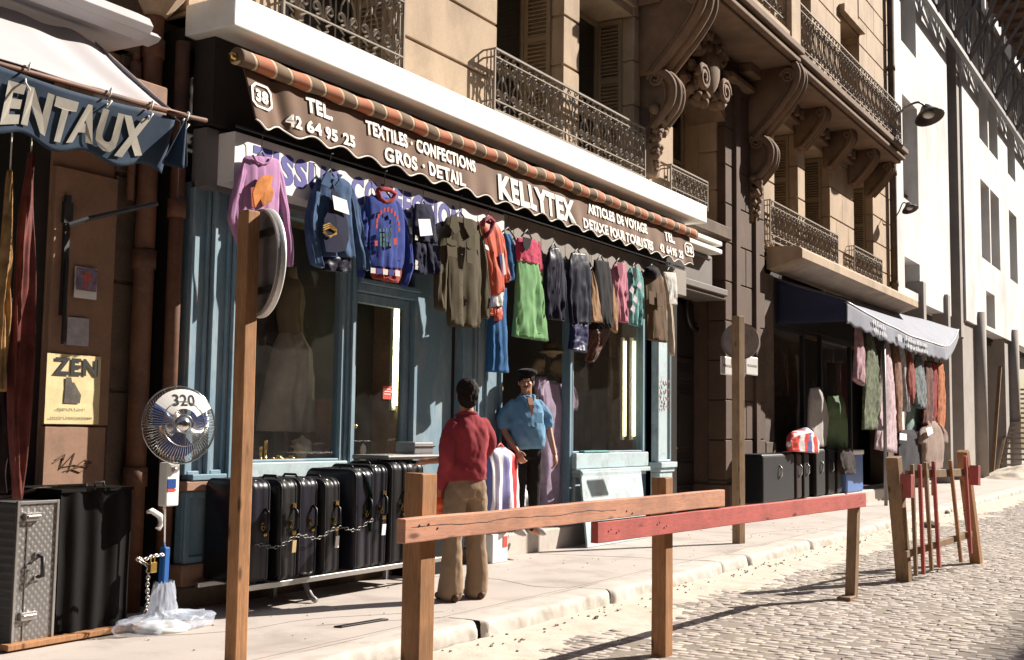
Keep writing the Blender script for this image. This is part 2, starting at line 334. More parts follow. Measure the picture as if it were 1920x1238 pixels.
# loose bits on the sand and the setts
mb = MB()
for i in range(520):
    x = random.uniform(5.5, 24); y = random.uniform(1.0, 4.40) if i % 3 else random.uniform(4.2, 4.44); r = random.uniform(.004, .013) * (1.8 if i % 40 == 0 else 1)
    mb.ball((x, y, sandz(x, y) + .5 * r if y > 2.7 else ROADZ + .006), r * 1.3, r, r * .7, 5, 4, rough=.6, seed=i)
for i in range(120):
    x = random.uniform(5, 20); y = random.uniform(4.9, 6.3); r = random.uniform(.003, .008); mb.ball((x, y, r * .5), r * 1.4, r, r * .6, 5, 4, rough=.6, seed=i)
o = mb.build('pebbles', mk('rubble', (.26, .2, .15), .4, 9, 50, .9, 0)); o['kind'] = 'stuff'

# cracks and old joints in the pavement, tar patch lines
mb = MB(); rr = random.Random(21)
def crack(pts, r):
    q = bez([(x, y, .001) for x, y in pts], 7); q = [(x + .012 * noise.noise((x * 9, y * 9, 1)), y + .012 * noise.noise((x * 9, y * 9, 5)), z) for x, y, z in q]; mb.tube(q, [(r * (.5 + abs(noise.noise((p[0] * 5, p[1] * 5, 2)))), .0015) for p in q], 4)
crack([(4.9, 6.1), (5.6, 5.6), (6.3, 5.5), (7.1, 4.95)], .006); crack([(8.6, 6.4), (8.9, 5.7), (8.7, 5.1), (8.88, 4.8)], .005); crack([(11.0, 6.4), (11.3, 5.5), (11.48, 4.8)], .005); crack([(13.2, 5.6), (14.2, 5.2), (15.1, 5.4), (16.4, 5.0)], .006); crack([(6.1, 5.3), (6.9, 4.8)], .005)
for a, b in zip(xs[6:-4], xs[7:-3]): crack([(a, 4.815), ((a + b) / 2, 4.82), (b, 4.812)], .006)
o = mb.build('pavement_cracks', M['joint']); o['kind'] = 'structure'
# ------------------------------------------------------------------ stone building with the shop fronts
WY = 6.65
B = thing('stone_building', 'ornate stone apartment building with carved brackets, balconies and shops on the ground floor', 'building', (6, WY, 0))
def quad(mb, x0, x1, y, z0, z1): mb.add([(x0, y, z0), (x1, y, z0), (x1, y, z1), (x0, y, z1)], [(0, 1, 2, 3)])
def Xw(px, py, Y=WY): return at(px, py, Y=Y).x
def courses(mb, x0, x1, z0, z1, y0=WY, y1=WY + .62, h=.62, zs=4.545, m=0, gap=.028):
    mb.box(x0 + .025, x1 - .025, y0 + .035, y1, z0, z1, m)
    k = math.floor((z0 - zs) / h); 
    while zs + k * h < z1 - .02:
        a = max(z0, zs + k * h + gap / 2); b = min(z1, zs + (k + 1) * h - gap / 2)
        if b - a > .03:
            # break long courses into blocks
            L = x1 - x0; nb = max(1, round(L / 1.15)); off = .5 if k % 2 and nb > 1 else 0
            cuts = [x0] + [x0 + L * (i + off) / nb for i in range(0 if off else 1, nb) if 0.02 < (i + off) / nb < .98] + [x1]
            for c0, c1 in zip(cuts[:-1], cuts[1:]): mb.box(c0 + (.0025 if c0 > x0 else 0), c1 - (.0025 if c1 < x1 else 0), y0 + random.uniform(0, .004), y0 + .3, a, b, m)
        k += 1
W3r, W4l, W4r, W5l, W5r = Xw(1496, 330), Xw(1509, 330), Xw(1556, 370), Xw(1601, 400), Xw(1637, 420)
openings = [(6.95, 8.67), (10.37, 11.88), (12.28, 13.85), (15.16, 16.85), (W3r - 1.35, W3r), (W4l, W4r), (W5l, W5r)]
mb = MB(); prev = 5.97; ZH = 7.02
for a, b in openings:
    courses(mb, prev, a, 4.50, 7.45); prev = b
    mb.box(a, b, WY + .02, WY + .6, ZH, 7.45); mb.box(a - .0, b + .0, WY - .03, WY + .6, ZH + .12, ZH + .2)
courses(mb, prev, 28.15, 4.50, 7.45)
# second storey
prev = 5.97; up_open = [(7.0, 8.4), (10.2, 11.6), (12.5, 13.9), (15.2, 16.7), (18.2, 19.7), (20.6, 21.9), (24.0, 25.5)]
for a, b in up_open:
    courses(mb, prev, a, 7.45, 12.6); prev = b; mb.box(a, b, WY + .02, WY + .6, 10.3, 12.6); mb.box(a - .1, b + .1, WY - .12, WY + .5, 10.35, 10.52)
courses(mb, prev, 28.15, 7.45, 12.6)
part(B, 'wall', M['stone'], mb, bevel=.006)
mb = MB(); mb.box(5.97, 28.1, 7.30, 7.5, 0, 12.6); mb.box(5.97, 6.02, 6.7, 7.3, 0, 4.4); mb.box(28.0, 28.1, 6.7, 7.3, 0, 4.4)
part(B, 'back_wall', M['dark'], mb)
# windows: frame, pane, louvred shutters folded on both reveals
def window(x0, x1, z0, z1, yb=7.24, shut=True):
    f = MB(); w_ = .07
    for a, b in ((x0, x0 + w_), (x1 - w_, x1), ((x0 + x1) / 2 - .045, (x0 + x1) / 2 + .045)): f.box(a, b, yb - .05, yb, z0, z1)
    f.box(x0 + w_, x1 - w_, yb - .045, yb, z1 - w_, z1); f.box(x0 + w_, x1 - w_, yb - .045, yb, z0, z0 + .3); f.box(x0 + w_, x1 - w_, yb - .04, yb - .004, z0 + 1.0, z0 + 1.05)
    wo = part(B, 'window', M['shutter'], f)
    p = MB(); quad(p, x0 + w_, x1 - w_, yb - .02, z0 + .3, z1 - w_); part(wo, 'pane', M['glass_dim'], p)
    if shut:
        for sx in (x0 + .012, x1 - .052):
            s = MB(); ya, ye = WY + .17, yb - .055
            s.box(sx, sx + .04, ya, ya + .05, z0 + .02, z1 - .02); s.box(sx, sx + .04, ye - .05, ye, z0 + .02, z1 - .02)
            for zz in (z0 + .02, z0 + .9, (z0 + z1) / 2 + .3, z1 - .09): s.box(sx + .002, sx + .038, ya + .05, ye - .05, zz, zz + .07)
            q = z0 + .1
            while q < z1 - .12: s.obox((sx + .02, (ya + ye) / 2, q), (.016, 0, .014), (0, (ye - ya) / 2 - .05, 0), (-.004, 0, .005)); q += .052
            part(wo, 'shutter', M['shutter'], s)
for i, (a, b) in enumerate(openings): window(a, b, 4.6, ZH, shut=i != 3)
for a, b in up_open: window(a, b, 7.75, 10.3, shut=False)
# wrought iron railings
def spiral(mb, c, r, turns, a0, sgn, y, rad):
    pts = []
    for i in range(13):
        t = i / 12; a = a0 + sgn * turns * 2 * math.pi * t; rr = r * (1 - .72 * t); pts.append((c[0] + rr * math.cos(a), y, c[1] + rr * math.sin(a)))
    mb.tube(pts, rad, 4)
def railing(x0, x1, y, z0, z1, unit=.32, name='balcony_railing', rad=.0115, retl=True, retr=True, wall=WY, parent=None):
    mb = MB(); H = z1 - z0
    for z in (z1, z1 - .13 * H, z0 + .16 * H, z0): mb.beam((x0, y, z), (x1, y, z), .03 if z == z1 else .02, .022 if z in (z0, z1) else .014)
    n = max(2, round((x1 - x0) / unit)); u = (x1 - x0) / n
    for i in range(n + 1): 
        if i in (0, n): mb.beam((x0 + u * i, y, z0 - .06), (x0 + u * i, y, z1), .022, .022)
    za, zb = z0 + .16 * H, z1 - .13 * H; hh = zb - za
    for i in range(n):
        c = x0 + u * (i + .5)
        for s in (-1, 1):
            # lyre shaped pair of bars with scrolls at head and foot
            pts = [(c + s * u * q, y, za + hh * v) for q, v in ((.04, .02), (.10, .12), (.30, .26), (.26, .40), (.15, .52), (.20, .66), (.30, .78), (.16, .92), (.02, 1.0))]
            mb.tube(pts, rad, 4)
            spiral(mb, (c + s * u * .29, za + hh * .82), u * .20, 1.15, math.pi / 2, s, y, rad)
            spiral(mb, (c + s * u * .27, za + hh * .17), u * .21, 1.15, -math.pi / 2, -s, y, rad)
            spiral(mb, (c + s * u * .27, z1 - .065 * H), u * .13, 1.0, 0, s, y, rad * .8)
            mb.tube([(c + s * u * q, y, z0 + .16 * H * v) for q, v in ((.0, 0), (.22, .35), (.12, .6), (.36, 1))], rad * .9, 4)
        mb.tube([(c, y, za), (c, y, zb)], rad * .9, 4); mb.ball((c, y, za + hh * .55), .018, .012, .05, 6, 4)
        mb.tube([(c + u * .5, y, z0), (c + u * .5, y, zb)], rad * .8, 4); mb.ball((c + u * .5, y, za + hh * .5), .012, .01, .035, 5, 3)
    for f, xx in ((retl, x0), (retr, x1)):
        if f:
            for z in (z1, z1 - .13 * H, z0 + .16 * H, z0): mb.beam((xx, y, z), (xx, wall + .01, z), .016, .016)
            k = (wall - y)
            for t in (.33, .66): mb.beam((xx, y + k * t, z0), (xx, y + k * t, z1), .012, .012)
            spiral(mb, (xx, za + hh * .5), .03, 1, 0, 1, y + k * .5, rad)
    return part(parent or B, name, M['iron'], mb)
railing(6.85, 8.49, 6.50, 4.74, 5.50); railing(10.10, 13.88, 6.50, 4.76, 5.43); railing(14.74, 16.1, 6.50, 4.74, 5.12, unit=.3)
railing(18.95, 23.08, 6.50, 4.66, 5.37); railing(24.3, 26.66, 6.50, 4.66, 5.34)
# white sheet metal canopy over the shop awning
mb = MB(); mb.box(5.914, 15.1, 6.1, 6.62, 4.30, 4.545); part(B, 'canopy', M['white'], mb, bevel=.012, seg=2)
mb = MB(); mb.box(6.02, 15.0, 6.40, 6.62, 3.62, 4.296); part(B, 'awning_case', M['dark'], mb)
mb = MB()
for z in (4.02, 4.14): mb.box(14.95, 16.2, 6.30, 6.6, z, z + .07)
part(B, 'white_slat', M['white'], mb, bevel=.01)
# ---- ground floor: left shop front
def panel(mb, x0, x1, z0, z1, y, depth=.05, fr=.09, m=0):
    mb.box(x0, x1, y + .03, y + depth + .06, z0, z1, m)
    mb.box(x0, x0 + fr, y, y + .03, z0, z1, m); mb.box(x1 - fr, x1, y, y + .03, z0, z1, m); mb.box(x0 + fr, x1 - fr, y, y + .03, z1 - fr, z1, m); mb.box(x0 + fr, x1 - fr, y, y + .03, z0, z0 + fr, m)
mb = MB()
panel(mb, 6.02, 6.20, .98, 3.2, 6.56, fr=.03); panel(mb, 6.215, 6.40, .98, 3.2, 6.53, fr=.035); mb.box(6.405, 6.46, 6.50, 6.68, .45, 3.2)
mb.box(6.05, 6.40, 6.50, 6.62, .94, .985)
panel(mb, 6.02, 6.40, .33, .86, 6.53, fr=.05)
part(B, 'pilaster', M['blue'], mb, bevel=.006)
mb = MB(); mb.box(6.0, 6.42, 6.505, 6.66, .862, .935); part(B, 'plinth_board', M['panel_wood'], mb, bevel=.008); mb = MB(); mb.box(5.98, 6.46, 6.50, 6.66, .17, .325); part(B, 'plinth_board', M['panel_wood'], mb, bevel=.008)
mb = MB(); mb.box(5.98, 7.9, 6.52, 6.7, -.02, .165); mb.box(7.9, 10.5, 6.54, 6.7, -.02, .15); part(B, 'plinth', M['stone_grime'], mb, bevel=.012)
def shop_window(x0, x1, z0, z1, y, fl, fr_, sill, mat):
    f = MB(); f.box(x0, x0 + fl, y - .04, y + .06, z0, z1); f.box(x1 - fr_, x1, y - .04, y + .06, z0, z1); f.box(x0 + fl, x1 - fr_, y - .035, y + .06, z1 - .09, z1)
    f.box(x0 + fl, x1 - fr_, y - .035, y + .06, z0, z0 + .02)
    o = part(B, 'shop_window', mat, f, bevel=.005)
    p = MB(); quad(p, x0 + fl, x1 - fr_, y, z0 + .02, z1 - .09); part(o, 'pane', M['glass'], p)
    s = MB(); s.box(x0, x1, y - .10, y + .10, z0 - .19, z0 - .002); part(o, 'sill', sill, s, bevel=.008)
    return o
shop_window(6.465, 7.90, 1.06, 3.2, 6.66, .03, .05, M['blue_pale'], M['blue'])
mb = MB(); panel(mb, 6.465, 7.9, .16, .865, 6.60); part(B, 'apron_panel', M['blue_dark'], mb)
mb = MB(); mb.box(7.905, 8.03, 6.60, 6.74, .15, 3.2); mb.box(7.94, 7.99, 6.575, 6.6, .15, 3.2); part(B, 'door_post', M['blue'], mb, bevel=.008)
# glazed door
d = MB(); X0, X1 = 8.035, 8.90
d.box(X0, X0 + .07, 6.66, 6.72, .16, 2.58); d.box(X1 - .09, X1, 6.66, 6.72, .16, 2.58); d.box(X0 + .07, X1 - .09, 6.662, 6.718, 2.49, 2.58); d.box(X0 + .07, X1 - .09, 6.662, 6.718, .16, .95)
do = part(B, 'shop_door', M['blue'], d, bevel=.006)
p = MB(); quad(p, X0 + .07, X1 - .09, 6.69, .95, 2.49); part(do, 'pane', M['glass'], p)
h = MB(); h.box(8.05, 8.075, 6.645, 6.66, 1.25, 1.42); h.ball((8.062, 6.62, 1.36), .022, .022, .022, 8, 6); part(do, 'handle', M['brass'], h, smooth=True)
rs = MB(); rs.box(8.53, 8.66, 6.680, 6.684, 1.62, 1.745); ro = part(do, 'opening_hours_sticker', M['redmark'], rs)
rt = MB(); 
for z in (1.665, 1.69, 1.712): rt.box(8.545, 8.645, 6.677, 6.679, z, z + .007)
part(ro, 'lettering', M['lettering'], rt)
mb = MB(); mb.box(8.035, 8.95, 6.60, 6.74, 2.585, 2.66); mb.box(8.905, 8.96, 6.60, 6.74, .15, 2.585); mb.box(8.035, 8.95, 6.56, 6.62, 2.66, 2.70); part(B, 'door_frame', M['blue'], mb, bevel=.006)
p = MB(); quad(p, 8.035, 8.95, 6.69, 2.70, 3.2); part(B, 'transom_light', M['glass_dim'], p)
mb = MB(); mb.box(8.965, 9.68, 6.70, 6.78, .1, 3.2); mb.box(8.962, 8.99, 6.66, 6.70, .1, 3.2); part(B, 'blind_panel', M['blue'], mb, bevel=.004)
mb = MB(); panel(mb, 9.72, 9.98, .62, 3.2, 6.585, fr=.035); panel(mb, 9.985, 10.18, .62, 3.2, 6.57, fr=.03); panel(mb, 10.185, 10.49, .62, 3.2, 6.585, fr=.035); panel(mb, 9.72, 10.49, .12, .60, 6.57, fr=.06)
part(B, 'pilaster', M['blue'], mb, bevel=.005)
# entry: step, dark opening
mb = MB(); mb.box(9.95, 12.25, 6.52, 8.2, -.02, .235); part(B, 'doorstep', M['kerb'], mb, bevel=.015, seg=2)
mb = MB(); mb.box(12.06, 12.12, 6.62, 6.74, .235, 3.2); part(B, 'door_post', M['blue'], mb, bevel=.006)
o = shop_window(12.125, 14.16, 1.08, 3.2, 6.66, .03, .06, M['blue_pale'], M['blue'])
mb = MB(); mb.box(12.125, 14.1, 6.50, 6.72, .83, .885); mb.box(12.15, 14.05, 6.54, 6.7, .79, .83); mb.box(12.17, 14.0, 6.60, 6.70, -.02, .79)
part(B, 'apron_panel', M['blue_pale'], mb, bevel=.01, seg=2)
mb = MB(); mb.box(14.165, 14.42, 6.72, 6.8, 0, 3.2); part(B, 'blind_panel', M['blue_dark'], mb)
mb = MB(); panel(mb, 14.43, 14.86, .94, 3.2, 6.54, fr=.03); mb.box(14.38, 14.92, 6.47, 6.66, .86, .935); mb.box(14.41, 14.89, 6.50, 6.66, .80, .86); mb.box(14.43, 14.86, 6.52, 6.66, -.02, .80); part(B, 'pilaster', M['blue_pale'], mb, bevel=.008)
# red scrawl on the right pilaster and paper sheet
mb = MB(); rr = random.Random(5)
for j in range(4):
    z = 2.02 - j * .11
    for i in range(4):
        c = (14.5 + i * .085, z); pts = [(c[0] + rr.uniform(-.03, .03), 6.532, c[1] + rr.uniform(-.035, .035)) for _ in range(5)]; mb.tube(pts, .006, 4)
part(B, 'graffiti', mk('pinkish scrawl', (.50, .22, .20), .1, 8, 60, .8, 0), mb)
# interior of the shop, seen through the panes
mb = MB(); mb.box(6.3, 14.4, 6.8, 10, -.06, .1); part(B, 'shop_floor', M['interior'], mb)
mb = MB(); mb.box(6.2, 14.5, 6.72, 10, 3.2, 3.3); mb.box(6.2, 6.3, 6.8, 10, 0, 3.2); mb.box(14.4, 14.5, 6.82, 10, 0, 3.2)
part(B, 'shop_ceiling', M['interior'], mb)
mb = MB(); mb.box(6.48, 7.9, 6.72, 7.7, .95, 1.055); part(B, 'display_floor', M['interior'], mb); mb = MB(); mb.box(12.15, 14.0, 6.72, 7.7, .95, 1.055); part(B, 'display_floor', M['interior'], mb)
mb = MB(); mb.box(6.3, 6.95, 7.7, 7.74, 0, 3.2); mb.box(6.95, 8.0, 7.7, 7.76, 0, 1.95); mb.box(7.97, 8.01, 6.76, 7.7, 0, 1.6); mb.box(9.15, 9.2, 6.85, 9, 0, 3.2)
part(B, 'partition', mk('brown board', (.30, .17, .10), .3, 2, 20, .8, .1), mb)
M['dim_cloth'] = mk('stacked goods', (.26, .18, .13), .6, 6, 30, .9, .2)
mb = MB(); rr = random.Random(8)
for x in np.arange(8.1, 14.3, .5):
    for z in (.2, .75, 1.3, 1.85, 2.4): mb.box(x, x + rr.uniform(.25, .46), 8.6 + rr.uniform(-.15, .1), 9.0, z, z + rr.uniform(.2, .48))
part(B, 'shelved_goods', M['dim_cloth'], mb, bevel=.02)
def tube(x, y, z0, z1, m):
    t = MB(); t.tube([(x, y, z0), (x, y, z1)], .014, 8); o = part(B, 'fluorescent_tube', M[m], t, smooth=True)
    f = MB(); f.box(x - .03, x + .03, y + .025, y + .06, z0 - .05, z1 + .05); part(o, 'fitting', M['white'], f)
p = at(742, 760, Y=6.95); q = at(744, 572, Y=6.95); tube(p.x, 6.95, p.z, q.z, 'tube')
for px in (1172, 1189):
    p = at(px, 818, Y=6.76); q = at(px, 640, Y=6.76); tube(p.x, 6.76, p.z, q.z, 'tube_warm')
# ---- entrance door bay and the great stone pilaster
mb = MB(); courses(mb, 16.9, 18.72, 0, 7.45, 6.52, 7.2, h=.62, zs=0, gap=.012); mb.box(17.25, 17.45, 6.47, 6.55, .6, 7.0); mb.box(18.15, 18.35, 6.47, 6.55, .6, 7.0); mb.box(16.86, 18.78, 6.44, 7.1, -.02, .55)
part(B, 'pilaster', M['stone_shade'], mb, bevel=.012)
mb = MB(); mb.box(14.9, 15.2, 6.6, 7.2, 0, 3.5); mb.box(15.2, 16.9, 7.15, 7.25, 3.3, 4.5); part(B, 'door_jamb', M['door'], mb, bevel=.01)
d = MB(); d.box(15.2, 16.9, 7.05, 7.12, 0, 3.35)
for x0, x1 in ((15.25, 16.02), (16.08, 16.85)):
    for z0, z1 in ((.12, .55), (.65, .95), (1.05, 2.0), (2.1, 2.35)): d.box(x0 + .08, x1 - .08, 7.025, 7.05, z0, z1); d.box(x0 + .14, x1 - .14, 7.005, 7.03, z0 + .06, z1 - .06)
    d.box(x0, x1, 7.02, 7.05, 2.42, 2.5)
do = part(B, 'entrance_door', M['door'], d, bevel=.015, seg=2)
rg = MB(); c = at(1303, 580, Y=7.0); rg.tube([(c.x + .33 * math.cos(a), 7.0, c.z + .33 * math.sin(a)) for a in np.linspace(0, 2 * math.pi, 33)], .035, 8)
rg.tube([(c.x + .25 * math.cos(a), 7.02, c.z + .25 * math.sin(a)) for a in np.linspace(0, 2 * math.pi, 33)], .02, 8); part(do, 'round_light', M['door'], rg, smooth=True)
k_ = MB(); k_.ball((16.0, 6.98, 1.1), .035, .035, .035, 8, 6); part(do, 'handle', M['brass'], k_, smooth=True)
mb = MB(); mb.box(14.3, 16.85, 6.46, 7.0, 3.46, 3.56); mb.box(14.3, 16.85, 6.50, 7.0, 3.40, 3.46); mb.box(14.85, 16.35, 6.52, 6.9, 3.56, 4.02); mb.box(14.95, 16.25, 6.50, 6.53, 3.95, 4.0)
part(B, 'lintel', mk('dull brown painted metal', (.13, .105, .09), .15, 4, 50, .7, .15, .003), mb, bevel=.012)
mb = MB(); mb.box(14.9, 17.0, 6.45, 7.2, 4.35, 4.56); part(B, 'cornice', M['stone_grime'], mb, bevel=.02)
# ---- balcony over the entrance, carried by carved consoles
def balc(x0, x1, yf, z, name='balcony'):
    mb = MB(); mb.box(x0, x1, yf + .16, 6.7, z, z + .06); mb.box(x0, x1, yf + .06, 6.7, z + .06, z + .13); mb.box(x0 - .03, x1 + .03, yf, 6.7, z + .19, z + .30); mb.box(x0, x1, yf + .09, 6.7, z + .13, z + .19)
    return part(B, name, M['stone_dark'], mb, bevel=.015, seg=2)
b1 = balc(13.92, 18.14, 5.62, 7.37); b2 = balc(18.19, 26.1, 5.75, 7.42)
mb = MB()
for x0, x1, yf in ((13.98, 14.38, 5.68), (17.6, 18.08, 5.66)): mb.box(x0, x1, yf, yf + .25, 7.67, 8.75); mb.box(x0 - .04, x1 + .04, yf - .04, yf + .29, 8.6, 8.72)
mb.box(14.3, 17.6, 5.68, 5.86, 7.67, 7.80)
part(b1, 'parapet_pier', M['stone'], mb, bevel=.012)
railing(14.32, 17.58, 5.76, 7.85, 8.7, retl=False, retr=False, parent=b1); railing(18.3, 26.0, 5.88, 7.76, 8.68, unit=.33, retl=False, parent=b2)
def console(x0, x1, garland=True, sc=1.0, zt=7.37, dy=0):
    mb = MB()
    up = bez([(5.74, 7.40), (5.68, 7.24), (5.72, 7.04), (5.88, 6.80), (6.07, 6.58), (6.26, 6.38), (6.42, 6.22)])
    lo = bez([(6.38, 6.26), (6.24, 6.18), (6.15, 6.02), (6.18, 5.80), (6.32, 5.62), (6.45, 5.48)])
    f = lambda p: (6.65 - (6.65 - p[0]) * sc + dy, zt - (7.37 - p[1]) * sc)
    up = [f(p) for p in up]; lo = [f(p) for p in lo]; w_ = x1 - x0
    for cv, ins in ((up, .0), (lo, .05)) if garland else ((up, 0),):
        poly = [(6.66, cv[0][1])] + cv + [(6.66, cv[-1][1])]
        mb.prism(poly, x0 + ins + .03, x1 - ins - .03, 'X')
        for t in (.08, .5, .92):
            xx = x0 + ins + (w_ - 2 * ins) * t; mb.tube([(xx, p[0] + .015, p[1]) for p in cv], .058 * sc if t != .5 else .075 * sc, 8)
        # volutes on the flanks
        c = cv[len(cv) // 5]
        for xx in (x0 + ins + .02, x1 - ins - .02):
            mb.tube([(xx, c[0] + .17 * sc + (.13 - .10 * i / 20) * sc * math.cos(i * .62), c[1] - .02 + (.13 - .10 * i / 20) * sc * math.sin(i * .62)) for i in range(21)], .028 * sc, 6)
            mb.tube([(xx, p[0] + .12 * sc, p[1] - .02) for p in cv[3:-2]], .02, 5)
    if garland:
        rr = random.Random(int(x0 * 10))
        for i in range(46):
            t = i / 45; z = 5.72 - .82 * t; wd = (.20 - .10 * t); c = ((x0 + x1) / 2 + rr.uniform(-wd, wd), 6.40 + .14 * t + rr.uniform(-.07, .05), z + rr.uniform(-.04, .04)); r = rr.uniform(.05, .085) * (1 - .35 * t)
            mb.ball(c, r * 1.2, r, r, 8, 6, rough=.7, seed=i)
        mb.box(x0 + .06, x1 - .06, 6.50, 6.66, 4.85, 5.75)
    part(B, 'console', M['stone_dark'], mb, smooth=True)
console(13.96, 14.42); console(17.95, 18.40); 
for x in (20.75, 22.6, 24.4, 25.75): console(x, x + .36, False, .62, 7.42)
mb = MB(); mb.box(13.94, 14.9, 6.3, 6.66, 7.2, 7.37); mb.box(17.5, 18.9, 6.3, 6.6, 7.2, 7.37); mb.box(16.85, 17.9, 6.38, 6.6, 6.95, 7.06)
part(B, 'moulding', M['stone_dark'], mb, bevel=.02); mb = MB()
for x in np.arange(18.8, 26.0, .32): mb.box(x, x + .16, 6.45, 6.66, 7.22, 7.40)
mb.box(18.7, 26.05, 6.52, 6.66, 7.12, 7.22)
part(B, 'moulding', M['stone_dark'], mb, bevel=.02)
# carved cartouche above the entrance window
mb = MB(); rr = random.Random(3); cx, cz = 15.75, 6.75
mb.ball((cx, 6.35, cz), .30, .16, .38, 16, 10)
for i in range(60):
    a = rr.uniform(0, 6.28); r = rr.uniform(.3, .62); q = rr.uniform(.05, .11); mb.ball((cx + r * math.cos(a) * 1.1, 6.42 + rr.uniform(-.12, .08), cz + r * math.sin(a) * .85), q * 1.3, q, q, 8, 6, rough=.8, seed=i)
for s in (-1, 1):
    for k in (0, 1): mb.tube([(cx + s * (.42 + (.2 - .15 * i / 18) * math.cos(i * .6)), 6.3 - .05 * k, cz + .3 - .55 * k + (.2 - .15 * i / 18) * math.sin(i * .6)) for i in range(19)], .045, 7)
part(B, 'cartouche', M['stone_dark'], mb, smooth=True)
mb = MB()
mb.prism(bez([(15.16, 6.55), (15.5, 6.45), (16.0, 6.5), (16.5, 6.42), (16.85, 6.25), (16.85, 7.1), (15.16, 7.1)][:5], 6) + [(16.85, 7.1), (15.16, 7.1)], 6.50, 7.1, 'Y'); part(B, 'arched_lintel', M['stone_dark'], mb)
# ---- second shop on the right of the building
mb = MB(); mb.prism([(6.02, 4.36), (6.02, 4.52), (6.10, 4.58), (6.66, 4.60), (6.66, 4.20), (6.50, 4.22), (6.30, 4.28), (6.16, 4.33)], 19.2, 28.1, 'X'); part(B, 'cornice', M['stone'], mb, bevel=.008)
mb = MB(); mb.box(27.3, 28.1, 6.58, 7.0, 0, 4.1); part(B, 'shop_pier', M['stone_grime'], mb, bevel=.012); mb = MB(); mb.box(18.75, 19.35, 6.58, 7.0, 0, 4.1); mb.box(18.78, 19.3, 6.53, 6.6, .1, 1.2); part(B, 'shop_pier', M['stone_grime'], mb, bevel=.012)
mb = MB(); mb.box(18.75, 28.1, 6.62, 6.9, 3.3, 4.1); part(B, 'fascia', M['dark'], mb)
for a, b in ((19.4, 21.35), (22.4, 24.6)):
    f = MB(); f.box(a, a + .07, 6.66, 6.74, .55, 3.3); f.box(b - .07, b, 6.66, 6.74, .55, 3.3); f.box(a + .07, b - .07, 6.665, 6.735, .55, .63); f.box(a + .07, b - .07, 6.665, 6.735, 3.2, 3.3)
    o = part(B, 'shop_window', M['blackmetal'], f); p = MB(); quad(p, a + .07, b - .07, 6.70, .63, 3.2); part(o, 'pane', M['glass'], p)
    s = MB(); s.box(a, b, 6.6, 6.75, 0, .545); part(o, 'sill', M['door'], s)
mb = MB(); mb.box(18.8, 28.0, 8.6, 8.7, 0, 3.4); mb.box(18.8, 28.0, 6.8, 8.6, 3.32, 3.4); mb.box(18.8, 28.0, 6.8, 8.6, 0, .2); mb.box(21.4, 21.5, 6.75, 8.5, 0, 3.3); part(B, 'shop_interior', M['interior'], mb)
mb = MB()
for i in range(9):
    x = 19.6 + i * .55; mb.box(x, x + .3, 8.1, 8.3, 1.0 + .3 * (i % 3), 2.9)
part(B, 'hanging_stock', M['dim_cloth'], mb, bevel=.03)
mb = MB(); mb.box(19.35, 27.3, 6.0, 6.6, -.02, .25); part(B, 'doorstep', M['kerb'], mb, bevel=.02)
# rain pipe at the right end
mb = MB(); mb.tube([(28.05, 6.55, .1), (28.05, 6.55, 13)], .085, 10)
for z in (2, 4.9, 7.6, 10.2): mb.lathe((28.05, 6.55, z), [(.10, 0), (.10, .12)], 10)
part(B, 'drainpipe', M['stone_grime'], mb, smooth=True)
# ------------------------------------------------------------------ neighbouring buildings
A = thing('old_shop_building', 'grimy old building with boarded pinkish shop front under the torn blue awning', 'building', (3, 6.8, 0))
mb = MB(); courses(mb, -6, 5.6, 4.1, 12, 6.75, 7.3); mb.box(5.58, 5.95, 6.88, 7.3, 0, 12); courses(mb, 5.55, 5.9, 0, 4.1, 6.86, 7.2, h=.8, zs=0)
part(A, 'wall', M['stone_grime'], mb, bevel=.01)
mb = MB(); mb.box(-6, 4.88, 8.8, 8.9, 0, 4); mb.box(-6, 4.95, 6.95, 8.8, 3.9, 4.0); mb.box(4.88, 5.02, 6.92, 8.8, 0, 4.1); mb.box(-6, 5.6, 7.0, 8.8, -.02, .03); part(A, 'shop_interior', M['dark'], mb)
mb = MB(); mb.box(5.03, 5.56, 6.86, 6.92, 1.34, 3.15); mb.box(5.03, 5.54, 6.855, 6.92, .6, 1.33); mb.box(5.02, 5.56, 6.90, 7.0, .0, 4.1); part(A, 'boarded_panel', M['panel_wood'], mb, bevel=.006)
mb = MB(); mb.tube([(5.1, 6.80, 2.73), (5.25, 6.78, 2.80), (5.62, 6.5, 2.95)], .02, 6); mb.box(5.10, 5.14, 6.83, 6.86, 2.1, 2.95); mb.box(5.085, 5.155, 6.825, 6.86, 2.75, 2.9); mb.tube([(5.12, 6.82, 2.5), (5.115, 6.82, 1.9)], .014, 6); part(A, 'awning_bracket', M['blackmetal'], mb)
mb = MB()
for x, y, r, z0, z1 in ((5.74, 6.76, .075, 0, 12), (5.905, 6.62, .055, .4, 4.25), (5.62, 6.80, .03, 3, 12)):
    mb.tube([(x, y, z0), (x, y, z1)], r, 10)
    for z in np.arange(z0 + .9, z1, 1.6): mb.lathe((x, y, z), [(r + .015, 0), (r + .015, .14)], 10)
part(A, 'drainpipe', M['brownpipe'], mb, smooth=True)
mb = MB(); mb.lathe((5.72, 6.72, 4.42), [(.09, 0), (.22, .16), (.24, .3), (.24, .4)], 12); part(A, 'pipe_hopper', M['stone'], mb)
mb = MB(); mb.box(5.1, 5.5, 6.3, 6.86, 3.52, 3.74); mb.box(5.15, 5.5, 6.6, 6.9, 3.3, 3.5); part(A, 'awning_box', M['panel_wood'], mb, bevel=.01)
def px_poly(pts, Y): return [at(x, y, Y=Y) for x, y in pts]
